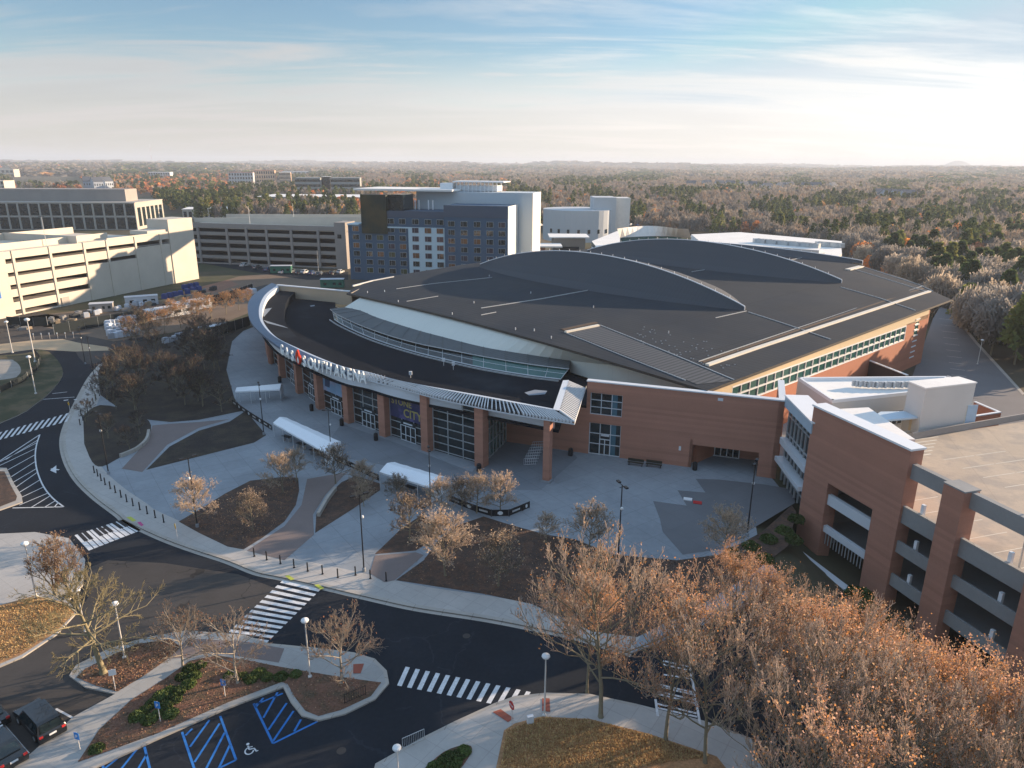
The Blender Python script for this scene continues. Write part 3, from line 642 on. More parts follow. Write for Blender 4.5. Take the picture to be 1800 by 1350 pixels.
for k in range(N3):                                       # right of the canopy the wall runs on behind the brick parapet
    t0, t1 = k / N3, (k + 1) / N3
    p0 = e0[:2] * (1 - t0) + far * t0; p1 = e0[:2] * (1 - t1) + far * t1
    mb.poly([(*p0, 9.7), (*p1, 9.7), eave(p1), eave(p0)]); mb.poly([(*p0, 7.75), (*p1, 7.75), (*p1, 9.7), (*p0, 9.7)])
pw = mb.build('pale_wall', M['pale_wall'], arena)
mb = MB(); N_ = len(ct)
for i in range(N_ - 1):
    mb.poly([tuple(ct[i]), tuple(ct[i + 1]), tuple(ce[i + 1]), tuple(ce[i])]); mb.poly([tuple(ce[i]), tuple(ce[i + 1]), (ce[i + 1][0], ce[i + 1][1], 9.2), (ce[i][0], ce[i][1], 9.2)], 1)
    mb.poly([(*ct[i][:2], 9.19), (*ct[i + 1][:2], 9.19), (*ce[i + 1][:2], 9.19), (*ce[i][:2], 9.19)])
M['canopy'] = mat('ribbed_grey_canopy', (0.085, 0.095, 0.10), .6, var=0.25, vs=0.5, seams=(seamdir, 0.8, 0.25, 0.7))
can = mb.build('shade_canopy', [M['canopy'], M['white_metal']], arena)
mb = MB()
for i in range(2, N_ - 2, 2):
    a, b = ct[i], ce[i]; mb.tube((a[0], a[1], 9.80), (b[0], b[1], 9.45), .035, .035, 4)
mb.build('canopy_rib', M['canopy'], can)
gi = [p * .15 + q * .85 for p, q in zip(ct, ce)]
mb = MB()
for i in range(N_ - 1): mb.poly([(*gb[i][:2], 7.75), (*gb[i + 1][:2], 7.75), (gi[i + 1][0], gi[i + 1][1], 9.3), (gi[i][0], gi[i][1], 9.3)], 1 if i > N_ - 11 else 0)
cg = mb.build('clerestory_window', [M['glass'], M['glass_green']], arena)
mb = MB()
for i in range(0, N_, 2):
    a = gb[i]; b = gi[i]; mb.tube((a[0], a[1], 7.75), (b[0], b[1], 9.25), .07, .07, 4)
for A2, z, r in ((gb, 7.80, .12), (gi, 8.5, .05)):
    for i in range(N_ - 1):
        a = gb[i] * (1 - (z - 7.75) / 1.5) + gi[i] * ((z - 7.75) / 1.5) if z > 8 else gb[i]
        b = gb[i + 1] * (1 - (z - 7.75) / 1.5) + gi[i + 1] * ((z - 7.75) / 1.5) if z > 8 else gb[i + 1]
        mb.tube((a[0], a[1], z), (b[0], b[1], z), r, r, 4)
mb.build('window_frame', M['mullion'], cg)
mb = MB()                                                # low curb in front of the clerestory
cb_ = offset_line([p[:2] for p in gb], -1.2)
for i in range(N_ - 1): mb.prism([tuple(cb_[i]), tuple(cb_[i + 1]), tuple(cb_[i + 1] + [0.1, .15]), tuple(cb_[i] + [.1, .15])], 7.6, 7.95)
mb.build('roof_curb', M['mullion'], arena)

# lobby: fascia ring
OUT = [(478, 500), (452, 516), (438, 532), (436, 550), (442, 570), (460, 590), (496, 617), (532, 637), (580, 652), (620, 663), (660, 673), (700, 683), (760, 700), (840, 718), (920, 733), (1010, 747)]
CR = [(488, 501), (468, 516), (458, 532), (455, 550), (460, 568), (480, 590), (516, 610), (560, 630), (600, 644), (640, 653), (680, 664), (720, 673), (780, 685), (850, 698), (915, 710), (983, 722)]
out = [np.array([*p]) for p in curve_pts([G(x, y, 9.3) for x, y in OUT], 5)]
crs = [np.array([*p]) for p in curve_pts([G(x, y, 10.5) for x, y in CR], 5)]
o2 = np.array(G(1031, 673, 11.0)); c2_ = np.array(G(1000, 669, 10.9))
n = len(out)
i_lou = int(n * 0.60)
mb = MB(); mb2 = MB()
for i in range(n - 1):
    if i < i_lou:
        mb.poly([(*out[i], 9.75), (*out[i + 1], 9.75), (*crs[i + 1], 10.5), (*crs[i], 10.5)])
    (mb if i < i_lou else mb2).poly([(*out[i], 9.3), (*out[i + 1], 9.3), (*out[i + 1], 9.75 if i < i_lou else 9.5), (*out[i], 9.75 if i < i_lou else 9.5)])
    inn = [crs[i] + (crs[i] - out[i]) * .28, crs[i + 1] + (crs[i + 1] - out[i + 1]) * .28]
    mb2.poly([(*crs[i], 10.5), (*crs[i + 1], 10.5), (*inn[1], 10.53), (*inn[0], 10.53)])
    mb2.poly([(*inn[0], 10.53), (*inn[1], 10.53), (*inn[1], 7.7), (*inn[0], 7.7)])
    mb2.poly([(*out[i], 9.3), (*out[i + 1], 9.3), (*inn[1], 9.29), (*inn[0], 9.29)])
mb.build('fascia_panel', mat('blue_grey_fascia', (0.10, 0.15, 0.22), .5, var=0.06, vs=0.2, seams=(seamdir, 2.4, 0.02, .85)), arena)
# right return of the ring
oc, cc_ = out[-1], crs[-1]
mb2.poly([(*oc, 9.3), (*o2, 10.2), (*o2, 10.6), (*oc, 9.75)]); mb2.poly([(*cc_, 10.5), (*c2_, 11.0), (*(c2_ + [-.9, -.2]), 11.0), (*(cc_ + [-.8, .5]), 10.53)])
mb2.poly([(*(cc_ + [-.8, .5]), 10.53), (*(c2_ + [-.9, -.2]), 11.0), (*(c2_ + [-.9, -.2]), 7.7), (*(cc_ + [-.8, .5]), 7.7)])
mb2.tube((*oc, 9.8), (*cc_, 10.6), .12, .12, 6)
mb2.build('fascia_trim', M['white_metal'], arena)
mb = MB(); M['louvre'] = mat('louvre_blade', (0.60, 0.61, 0.62), .5, var=0.05)
dist = 0
for i in range(i_lou, n - 1):
    L_ = np.hypot(*(out[i + 1] - out[i])); m_ = max(1, int(L_ / .48))
    for k in range(m_):
        t = k / m_; a = out[i] * (1 - t) + out[i + 1] * t; b = crs[i] * (1 - t) + crs[i + 1] * t; d = (out[i + 1] - out[i]) / L_ * .17
        b = b - d * 3.0
        mb.prism([tuple(a), tuple(a + d), tuple(b + d), tuple(b)], [9.42, 9.42, 10.33, 10.33], [9.8, 9.8, 10.5, 10.5])
for k in range(22):
    t = k / 22; a = oc * (1 - t) + o2 * t; b = cc_ * (1 - t) + c2_ * t; d = (o2 - oc) / np.hypot(*(o2 - oc)) * .2
    zz = .55 * t; mb.prism([tuple(a), tuple(a + d), tuple(b + d), tuple(b)], [9.6 + zz, 9.6 + zz, 10.33 + zz, 10.33 + zz], [9.8 + zz, 9.8 + zz, 10.5 + zz, 10.5 + zz])
mb.build('louvres', M['louvre'], arena)
mb = MB()
for i in range(i_lou, n - 1): mb.poly([(*out[i], 9.36), (*out[i + 1], 9.36), (*crs[i + 1], 10.2), (*crs[i], 10.2)])
mb.build('louvre_backing', M['black_metal'], arena)  # black sheet standing for the unlit gaps behind the blades
mb = MB(); mb.prism([tuple(p) for p in crs] + [tuple(c2_)] + [tuple(p[:2]) for p in gb[::-1]] + [tuple(G(590, 520, 7.7))], 7.3, 7.7); lr = mb.build('lobby_roof', M['lobby_roof'], arena); tri_fan_fix(lr)
ii = [c + (c - o_) * .26 for c, o_ in zip(crs, out)]; jj = []
for i, p in enumerate(ii):
    a = ii[max(i - 1, 0)]; b = ii[min(i + 1, n - 1)]; t = (b - a) / np.hypot(*(b - a)); jj.append(p + np.array([-t[1], t[0]]) * 4.6)
mb = MB(); ribbon(mb, ii, jj, 0, 9.45, 9.45)
for i in range(n - 1): mb.poly([(*jj[i], 9.45), (*jj[i + 1], 9.45), (*jj[i + 1], 7.6), (*jj[i], 7.6)])
mb.poly([(*jj[-1], 9.45), (*ii[-1], 9.45), (*(c2_ + [-1, 0]), 9.45), (*(jj[-1] + (c2_ - ii[-1])), 9.45)])
mb.build('roof_perimeter', M['lobby_roof'], arena)
mb = MB(); a = G(992, 688, 7.7)                         # rest of the flat roof up to the brick parapet
mb.prism([tuple(c2_ + [-1, -1]), tuple(W0 + WN * .4), tuple(W1 + WN * .4), tuple(W1 + WN * 9), tuple(uv(1.4, 1.0)), tuple(uv(30, 1.0)), tuple(gb[-1][:2]), tuple(gb[-6][:2])], 7.2, 7.68); o = mb.build('flat_roof', M['lobby_roof'], arena); tri_fan_fix(o)
# rear parapet of the lobby (tan) and its coping
a = G(488, 501, 10.9); b = G(600, 511, 10.9); d = (b - a) / np.hypot(*(b - a)); L_ = np.hypot(*(b - a))
mb = MB(); mb.wallbox(a, d, 0, L_ + 3, 7.3, 10.75, 0, .5); mb.build('rear_parapet', M['tan_wall'], arena)
mb = MB(); mb.wallbox(a, d, -0.3, L_ + 3, 10.75, 11.0, -0.2, .7); mb.build('parapet_coping', M['white_metal'], arena)
# patches and small kit on the lobby roof
for pts in ([(456, 545), (478, 541), (464, 557)], [(462, 562), (498, 573), (507, 577), (470, 568)], [(922, 690), (940, 685), (962, 687), (958, 693), (930, 695)], [(545, 537), (553, 536), (553, 538), (546, 539)]):
    mb = MB(); mb.poly([(*G(x, y, 9.48), 9.48) for x, y in pts]); M.setdefault('patch', mat('pale_roof_patch', (0.20, 0.23, 0.27), .8)); mb.build('roof_patch', M['patch'], lr)
# small lamp masts on the lobby roof
for (x, y) in ((780, 643), (797, 650), (722, 667)):
    p = G(x, y, 7.7); mb = MB(); mb.tube((*p, 7.7), (*p, 8.6), .05); mb.box((*p, 8.8), (.5, .3, .6)); mb.build('roof_lamp', M['white_metal'], lr)

# curtain wall, columns, doors
CB = [(470, 640), (490, 664), (520, 692), (556, 719), (606, 744), (664, 770), (744, 794), (841, 823)]
cols = [G(x, y, .15) for x, y in CB]
# the columns stand on a curve parallel to the roof edge
so_ = [0.0]
for a, b in zip(out[:-1], out[1:]): so_.append(so_[-1] + float(np.hypot(*(b - a))))
def face_pt(s, off):
    f = lambda q: np.array([np.interp(q, so_, [p[0] for p in out]), np.interp(q, so_, [p[1] for p in out])])
    t = f(s + .8) - f(s - .8); t /= np.hypot(*t); return f(s) + np.array([-t[1], t[0]]) * (2.15 + off + float(np.interp(s, [65, 77, 88, 98, 107, 117, 128], [.4, .3, 0, -.9, -1.6, -1.85, -1.95])))
pxo = [PX(p[0], p[1], 9.3)[0] for p in out]; i0_ = int(np.argmin(pxo)); tt = [52.0, 64.8, 77.0, 88.3, 98.4, 107.8, 117.4, 127.8]
cols = [face_pt(t, 0) for t in tt]; cn = face_pt(tt[-1], 1) - face_pt(tt[-1], 0)
for p, t in zip(cols, tt):
    a = face_pt(t - .5, 0); b = face_pt(t + .5, 0); an = math.atan2(*(b - a)[::-1])
    mb = MB(); q = face_pt(t, .98); mb.box((q[0], q[1], 4.70), (1.45, 1.5, 9.15), rz=an); mb.build('column', M['brick'], arena)
p = G(958, 850, .15); mb = MB(); mb.box((p[0] + .3, p[1] + .7, 4.8), (.95, .95, 9.3), rz=-.5); mb.box((p[0] + .3, p[1] + .7, .3), (1.4, 1.4, .35), rz=-.5, m=1); mb.build('column', [M['brick'], M['plaza']], arena)
def bay(i, doors=False, vert=2):
    t0, t1 = tt[i] + .8, tt[i + 1] - .8; P0 = face_pt(t0, 1.5); P1 = face_pt(t1, 1.5); L_ = np.hypot(*(P1 - P0)); D = (P1 - P0) / L_
    mb = MB(); mb.wallbox(P0, D, -.3, L_ + .3, .15, 9.2, 0, .15); gl = mb.build('glass_wall', M['glass'], arena)
    mb = MB()
    for z in np.arange(.4, 9.3, 1.26): mb.wallbox(P0, D, 0, L_, z - .05, z + .05, -.10, 0)
    for k in range(vert + 1):
        t = L_ * (k + .0) / vert; mb.wallbox(P0, D, t - .06, t + .06, .15, 9.2, -.12, 0)
    mb.build('mullions', M['mullion'], gl)
    if doors:
        c = L_ * .52; w_ = min(3.3, L_ * .42)
        mb = MB(); mb.wallbox(P0, D, c - w_ / 2, c + w_ / 2, .16, 2.75, -.20, -.125)
        mb.wallbox(P0, D, c - w_ / 2, c + w_ / 2, 2.75, 3.5, -.20, -.125)
        dr = mb.build('doors', M['glass'], gl)
        mb = MB(); nd = 3
        for k in range(nd + 1): t = c - w_ / 2 + w_ * k / nd; mb.wallbox(P0, D, t - .07, t + .07, .16, 2.75, -.25, -.205)
        for z in (.25, 1.2, 2.72): mb.wallbox(P0, D, c - w_ / 2, c + w_ / 2, z - .06, z + .06, -.28, -.255)
        mb.wallbox(P0, D, c - w_ * .3, c + w_ * .3, 3.0, 3.22, -.25, -.205)
        mb.build('door_frame', M['white_metal'], gl)
    return P0, D, L_
bays = [bay(i, doors=i in (1, 2, 3, 4, 5), vert=3 if i > 3 else 2) for i in range(7)]
mb = MB()                                                # dark back wall inside so the lobby is closed
for i in range(7):
    a = face_pt(tt[i], 2.2); b = face_pt(tt[i + 1], 2.2); D = (b - a) / np.hypot(*(b - a)); mb.wallbox(a, D, 0, np.hypot(*(b - a)), 0.1, 9.3, 0, .3)
mb.build('inner_wall', M['black_metal'], arena)
# brick end of the lobby and the plain walls behind, under the roof
lw = offset_line(out, 3.0); mb = MB(); ke = int(np.searchsorted(so_, 53.0))
for i in range(0, ke):
    D = (lw[i + 1] - lw[i]); L_ = np.hypot(*D)
    if L_ > .05: mb.wallbox(lw[i], D / L_, 0, L_, .1, 9.25, 0, .5)
mb.build('lobby_end_wall', M['brick'], arena)
mb = MB(); pk = [lw[0]] + [uv(left_u(v) - 1.5, v) for v in (0.6, 12, 25, 50, 90, 120, 148)] + [uv(u, 148) for u in (90, 60, 50)] + [uv(left_u(137) * .36, 136), uv(17, 116), uv(1.4, 86)]
for a, b in zip(pk[:-1], pk[1:]):
    L_ = np.hypot(*(b - a)); mb.wallbox(a, (b - a) / L_, 0, L_, 0, 7.4 if a is lw[0] else 11.9, -.3, 0)
mb.build('rear_wall', M['tan_wall'], arena)
# glass return beside the forecourt, then brick
ra = cols[-1] + cn * 1.2; rb = G(889, 776, .15); D = (rb - ra) / np.hypot(*(rb - ra)); L_ = np.hypot(*(rb - ra))
mb = MB(); mb.wallbox(ra, D, 0, L_, 0.15, 7.25, 0, .3); gl = mb.build('glass_wall', M['glass_green'], arena)
mb = MB()
for k in range(8): mb.wallbox(ra, D, L_ * k / 7 - .08, L_ * k / 7 + .08, 0.15, 7.25, -.12, 0)
for z in (.3, 2.6, 4.9, 7.2): mb.wallbox(ra, D, 0, L_, z - .05, z + .05, -.10, 0)
mb.build('mullions', M['mullion'], gl)
mb = MB(); D = (W0 - rb) / np.hypot(*(W0 - rb)); mb.wallbox(rb, D, 0, np.hypot(*(W0 - rb)) + .2, .1, 7.25, -.01, .5); mb.build('forecourt_wall', M['brick'], arena)

# straight brick wing
LW = np.hypot(*(W1 - W0))
def wt(x, y): return onp(x, y, W0, WD)[0]
k0, k1 = wt(1034, 790), wt(1089, 800); q0, q1 = wt(1216, 800), wt(1334, 800)
ZT = 11.55
mb = MB()
for (a, b, z0, z1) in ((-0.2, k0, .1, ZT), (k0, k1, 5.2, 6.5), (k0, k1, 9.9, ZT), (k1, q0, .1, ZT), (q0, q1, 3.7, ZT), (q1, LW, .1, ZT)):
    mb.wallbox(W0, WD, a, b, z0, z1, 0, .7)
mb.wallbox(W1, np.array([-WN[0], -WN[1]]) * -1, 0, 10, .1, ZT, 0, .7)
mb.wallbox(W0 + WN * 6, WD, q0 - 6, q1 + 3, .1, 7.2, 0, .4); mb.wallbox(W0 + WD * q0, WN, 0, 6, .1, 4.5, 0, .4)
mb.build('brick_wall', M['brick'], arena)
mb = MB(); mb.wallbox(W0, WD, q0 - 2, q1, 3.72, 4.0, .7, 6); mb.wallbox(W1, WN, .7, 10, 3, 3.1, 0.0, .6); mb.build('recess_ceiling', M['spandrel'], arena)
mb = MB(); mb.wallbox(W0, WD, -.3, LW + .05, ZT, ZT + .18, -.12, .85); mb.wallbox(W1, WN, .85, 10, ZT, ZT + .18, -.1, .8)
mb.build('parapet_coping', M['white_metal'], arena)
for z0, z1 in ((.15, 5.2), (6.5, 9.9)):
    mb = MB(); mb.wallbox(W0, WD, k0, k1, z0, z1, .35, .6); mb.wallbox(W0, WD, k0 + (k1 - k0) * .68, k0 + (k1 - k0) * .84, z0, z1, .30, .35, 1)
    wn_ = mb.build('window', [M['glass'], M['glass_blue']], arena)
    mb = MB()
    for t in (0, .33, .66, .98): mb.wallbox(W0, WD, k0 + (k1 - k0) * t, k0 + (k1 - k0) * t + .1, z0, z1, .2, .33)
    for z in np.linspace(z0, z1 - .1, 4): mb.wallbox(W0, WD, k0, k1, z, z + .1, .22, .33)
    if z0 < 1:
        for t in (.33, .49, .66): mb.wallbox(W0, WD, k0 + (k1 - k0) * t, k0 + (k1 - k0) * t + .14, z0, 2.7, .12, .2)
        mb.wallbox(W0, WD, k0 + (k1 - k0) * .33, k0 + (k1 - k0) * .68, 2.6, 2.75, .12, .2); mb.wallbox(W0, WD, k0 + (k1 - k0) * .38, k0 + (k1 - k0) * .64, 3.2, 3.5, .12, .2)
    mb.build('window_frame', M['white_metal'], wn_)
mb = MB(); mb.wallbox(W0 + WN * 5.9, WD, q0 + .3, q1 - 2.6, .15, 3.4, -.15, 0); ed = mb.build('entrance_glazing', M['glass'], arena)
mb = MB()
for t in np.linspace(q0 + .3, q1 - 2.6, 8): mb.wallbox(W0 + WN * 5.72, WD, t - .06, t + .06, .15, 3.4, -.1, 0)
for z in (.2, 2.5, 3.35): mb.wallbox(W0 + WN * 5.72, WD, q0 + .3, q1 - 2.6, z - .06, z + .06, -.1, 0)
mb.build('door_frame', M['white_metal'], ed)
mb = MB(); t = wt(1195, 790); mb.wallbox(W0, WD, t - .15, t + .15, 2.6, 3.2, -.15, 0); mb.build('wall_lamp', M['globe'], arena)
mb = MB(); t = wt(1267, 698); mb.wallbox(W0, WD, t - .35, t + .35, 10.7, 11.1, -.1, 0); mb.build('wall_vent', M['white_metal'], arena)
# mechanical kit beside the corner
mb = MB(); c = uv(-2.5, 7); mb.box((c[0] + 2.0, c[1] - 1.2, 8.6), (2.2, 1.6, 1.8), rz=.4); mb.box((c[0] - .5, c[1] - 1, 8.3), (1.2, 1.2, 1.2)); mb.build('roof_unit', M['white_metal'], arena)

# sign letters
txtmat = mat('white_sign_letter', (0.90, 0.90, 0.86), .5, var=0.03)
red = mat('orange_red_sign', (0.62, 0.05, 0.02), .5, var=0.03)
def letter_mesh(ch, size, ext, name='sign_letter'):
    cu = bpy.data.curves.new(name, 'FONT'); cu.body = ch; cu.size = size; cu.extrude = ext; cu.align_x = 'CENTER'; cu.offset = 0.014 * size; cu.resolution_u = 3
    ob = bpy.data.objects.new(name, cu); COL.objects.link(ob); dg = bpy.context.evaluated_depsgraph_get(); dg.update()
    me = bpy.data.meshes.new_from_object(ob.evaluated_get(dg)); bpy.data.objects.remove(ob); bpy.data.curves.remove(cu); me.name = name; return me
def put_text(me, m, P, t, parent, name='sign_letter', sx=1.0, tilt=0.0):
    me.materials.clear(); me.materials.append(m); o = bpy.data.objects.new(name, me); COL.objects.link(o)
    X = Vector((t[0], t[1], 0)).normalized(); Y = Vector((0, 0, 1)); Z = X.cross(Y)
    if tilt: Y = (Y * math.cos(tilt) - Z * math.sin(tilt)); Z = X.cross(Y)
    m3 = Matrix((X * sx, Y, Z)).transposed(); o.matrix_world = Matrix.Translation(Vector(P)) @ m3.to_4x4()
    if parent: off = wloc(parent); o.parent = parent; o.matrix_world = Matrix.Translation(Vector(P)) @ m3.to_4x4(); o.location = Vector(P) - off
    return o
def out_at(px_):
    best = min(range(n), key=lambda i: abs(PX(out[i][0], out[i][1], 9.5)[0] - px_)); i = max(1, min(n - 2, best))
    xa = PX(out[i][0], out[i][1], 9.5)[0]; j = i + (1 if px_ > xa else -1); xb = PX(out[j][0], out[j][1], 9.5)[0]; f_ = (px_ - xa) / (xb - xa + 1e-9)
    p = out[i] * (1 - f_) + out[j] * f_; t = out[i + 1] - out[i - 1]; return p, t / np.hypot(*t)
sign = empty('arena_sign', (*out_at(570)[0], 9.5), 0, 'white GAS SOUTH ARENA sign letters with a red flame along the curved roof edge', 'sign')
for ch, x in zip('GASSOUTHARENA', (499, 508, 517, 538, 549, 560, 570, 581, 595, 606, 617, 629, 641)):
    p, t = out_at(x); nrm = np.array([t[1], -t[0]])
    put_text(letter_mesh(ch, 2.7, .10), txtmat, (*(p + nrm * .30), 8.9), t, sign, 'sign_letter', .80)
p, t = out_at(528); nrm = np.array([t[1], -t[0]])
fl = [(0, 2.9), (-.55, 2.3), (-.85, 1.5), (-.85, .8), (-.6, .2), (-.1, -.2), (.35, -.1), (.75, .4), (.85, 1.0), (.8, 1.5), (.62, 1.9), (.55, 1.45), (.38, 1.7), (.3, 2.3)]
mb = MB(); P3 = lambda a, b, o_: (*(p + nrm * (.30 + o_) + t * a), 9.0 + b * .85)
mb.v = [P3(a, b, -.14) for a, b in fl] + [P3(a, b, .14) for a, b in fl]; k_ = len(fl)
mb.f = [list(range(k_)), list(range(k_, 2 * k_))[::-1]] + [[i, (i + 1) % k_, k_ + (i + 1) % k_, k_ + i] for i in range(k_)]; mb.m = [0] * len(mb.f)
fo = mb.build('flame_emblem', red, sign); tri_fan_fix(fo)
mb = MB(); mb.v = [P3(a, b, .16) for a, b in ((.0, 1.5), (-.28, .9), (-.2, .2), (.1, 0), (.3, .4), (.28, .9))]; mb.f = [[5, 4, 3, 2, 1, 0]]; mb.m = [0]; mb.build('flame_core', txtmat, fo)
# truss bits right of the sign
mb = MB()
for k in range(5):
    p, t = out_at(647 + k * 6); pn, _ = out_at(653 + k * 6)
    mb.tube((*p, 9.9), (*pn, 10.8), .05, .05, 4); mb.tube((*p, 10.8), (*pn, 9.9), .05, .05, 4)
mb.build('sign_bracket', M['white_trim'], sign)

# banners on the glass
def banner(i, z0, z1, f0, f1, m, label):
    P0, D, L_ = bays[i]; mb = MB(); mb.wallbox(P0, D, L_ * f0, L_ * f1, z0, z1, -.20, -.16)
    o = mb.build('banner', m); tag(o, label, 'banner'); return o, P0, D, L_
bm_ = mat('pale_blue_banner', (0.20, 0.32, 0.46), .7, var=0.35, vs=0.6, col2=(0.33, 0.33, 0.45), c2s=0.5)
bo, P0, D, L_ = banner(3, 3.8, 8.3, .02, .98, bm_, 'pale blue concert banner with a dark figure hung over lobby glass')
nb = np.array([D[1], -D[0]])
mb = MB()
q = lambda a, b: (*(P0 + D * (L_ * a) + nb * .215), b)
mb.poly([q(.10, 4.6), q(.30, 4.6), q(.34, 6.2), (q(.30, 7.2)), q(.27, 7.7), q(.20, 8.0), q(.14, 7.6), q(.12, 6.6)])
mb.poly([q(.50, 7.0), q(.92, 7.0), q(.92, 7.5), q(.50, 7.5)], 1)
mb.build('printed_figure', [mat('dark_blue_print', (0.03, 0.06, 0.12), .7), mat('pale_teal_print', (0.30, 0.46, 0.52), .7)], bo)
bo, P0, D, L_ = banner(5, 3.7, 8.3, .03, .99, mat('navy_purple_banner', (0.035, 0.04, 0.11), .7, var=0.4, vs=0.7, col2=(0.09, 0.08, 0.20), c2s=0.6, c2t=(0.5, 0.6)), 'navy banner with gold lettering hung over lobby glass between two columns')
nb = np.array([D[1], -D[0]]); gold = mat('gold_print', (0.42, 0.36, 0.10), .6, var=0.15)
put_text(letter_mesh('STONE', 1.45, .01, 'printed_word'), gold, (*(P0 + D * L_ * .36 + nb * .23), 5.9), D, bo, 'printed_word')
put_text(letter_mesh('CITY', 1.9, .01, 'printed_word'), gold, (*(P0 + D * L_ * .66 + nb * .23), 4.2), D, bo, 'printed_word')
# ------------------------------------------------------------------ right hand parking deck
GA = np.array([36.45, 80.82]); GD = np.array([0.2917, -0.9565]); GN = np.array([-GD[1], GD[0]])      # GN points away from the plaza
pd = empty('parking_deck', (*(GA + GN * 20 + GD * 20), -4), 0, 'brick columned parking deck at lower right with a bright open top level', 'parking garage')
def gbx(name, m, boxes, parent=pd):
    mb = MB()
    for b in boxes: mb.wallbox(GA, GD, *b)
    return mb.build(name, m, parent)
OPN = (3.9, 10.9)
gbx('brick_gable', M['brick'], [(-0.2, OPN[0], -4.5, 14.4, 0, 1.7), (OPN[1], 14.4, -4.5, 14.4, 0, 1.7), (OPN[0], OPN[1], 6.1, 14.4, 0, 1.7)])
gbx('coping', M['white_trim'], [(-0.35, 14.5, 14.4, 14.62, -.12, 1.85)])
gbx('gable_spandrel', M['white_metal'], [(OPN[0], OPN[1], 3.3, 4.6, .3, .8), (OPN[0], OPN[1], -0.3, 0.5, .3, .8), (OPN[0] - 1, OPN[1] + 3, -3.9, -3.2, -2.6, -1.6)])
mb = MB()
for k in range(14): t = OPN[0] + .3 + k * .48; mb.wallbox(GA, GD, t, t + .08, 0.5 - 2.4, 0.4, .5, .58)
mb.build('railing', M['mullion'], pd)
LEN = 75
# top level and lower floors
fl_z = [7.15, 3.0, -1.0]
mb = MB()
P_ = lambda t, o: tuple(GA + GD * t + GN * o)
deckpoly = [P_(14.6, 0.5), P_(LEN, 0.5), P_(LEN, 90), P_(-6, 90), tuple(G(1800, 741, 7.15)), tuple(G(1700, 756, 7.15)), tuple(G(1600, 775, 7.15)), P_(2, 1.8), P_(14.6, 1.8)]
mb.prism(deckpoly, 6.8, fl_z[0]); o = mb.build('top_level', M['deck'], pd); tri_fan_fix(o)
for z in fl_z[1:] + [-4.6]:
    mb = MB(); mb.prism([P_(1.7, 1.8), P_(LEN, .5), P_(LEN, 45), P_(1.7, 45)], z - .35, z); mb.build('floor_level', M['spandrel'], pd)
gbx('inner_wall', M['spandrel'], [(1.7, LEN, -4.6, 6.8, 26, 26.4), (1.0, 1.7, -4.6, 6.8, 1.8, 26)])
for (z0, z1) in ((6.25, 8.1), (2.8, 4.15), (-1.2, 0.2)):
    gbx('parapet', M['spandrel'], [(14.4, LEN, z0, z1, 0.35, 0.6)])
gbx('parapet_cap', M['kerb'], [(14.4, LEN, 8.1, 8.2, 0.3, 0.66)])
gbx('beam', M['spandrel'], [(14.4, 27.6, 11.3, 12.9, .5, 1.1), (27.6, LEN, 11.3, 12.9, .5, 1.1)])
for k in range(7):
    t = 19.0 + k * 9.3
    gbx('column', M['brick'], [(t, t + 2.3, -4.6, 12.95, -.35, 1.5)])
    gbx('column_cap', M['spandrel'], [(t - .06, t + 2.36, 12.95, 13.1, -.42, 1.56)])
mb = MB()                                                 # stall lines, wheel stops on the top level
for k in range(26):
    t = 12 + k * 2.75
    mb.wallbox(GA, GD, t, t + .12, fl_z[0], fl_z[0] + .01, 2.6 if t > 14 else 4, 7.6)
    for row in (17, 22.2, 36, 41.5, 56, 61): mb.wallbox(GA, GD, t - 8, t - 7.88, fl_z[0], fl_z[0] + .01, row, row + 4.9)
mb.build('stall_lines', M['tan_line'], pd)
for k in range(12):
    t = 15.5 + k * 2.75; gbx('wheel_stop', M['spandrel'], [(t, t + 1.7, fl_z[0], fl_z[0] + .16, 1.6, 1.85)])
mb = MB()
for k in range(9): mb.wallbox(GA, GD, 2 - k * 0.9, 2.25 - k * 0.9, fl_z[0], fl_z[0] + .012, 8 + k * 1.2, 17 + k * 1.2)
mb.build('hatched_area', M['tan_line'], pd)
# light standards on deck bays (white tubes by the parapet)
for t in (16.1, 29.2 - 3.5, 36, 45):
    for z in fl_z:
        mb = MB(); mb.wallbox(GA, GD, t, t + .35, z, z + 2.0, .75, 1.05); mb.build('stand_pipe', M['white_trim'], pd)
mb = MB(); a = G(1603, 773, 7.15); b = G(1800, 738, 7.15); d = (b - a) / np.hypot(*(b - a)); mb.wallbox(a, d, 0, 60, 7.15, 8.1, 0, .2); mb.build('rear_railing', M['garage_grey'], pd)
# unseen block added out of view to throw shade over the stalls
mb = MB(); c = GA + GD * 12 + GN * 52; mb.box((c[0] + 6, c[1] + 1, 9.4), (7, 6, 4.5), rz=.3); mb.build('stair_house', M['brick'], pd)

# glazed link between arena and deck
lk = empty('glass_link', (37.5, 86.5, 0), 0, 'tall glazed stair link with pale blue fascia between arena and parking deck', 'building')
LA = np.array([37.35, 91.0]); LD = np.array([-0.06, -1.0]) / np.hypot(.06, 1.0); LL = 10.0
def lbx(name, m, boxes):
    mb = MB()
    for b in boxes: mb.wallbox(LA, LD, *b)
    return mb.build(name, m, lk)
gl = lbx('glazing', M['glass'], [(0, LL, .1, 10.9, .4, .7)])
lbx('mullions', M['mullion'], [(t - .06, t + .06, .1, 10.9, .2, .4) for t in np.linspace(0.1, LL, 8)] + [(0, LL, z - .05, z + .05, .22, .4) for z in (1.5, 3, 7.2, 9.7)])
lbx('fascia', mat('pale_blue_fascia', (0.40, 0.50, 0.58), .5), [(-.3, LL + .3, 10.9, 12.3, -.4, 1.0)])
lbx('floor_band', M['white_metal'], [(0, LL, 5.6, 6.5, -.5, .4), (0, LL, 3.1, 3.7, -.9, .4), ])
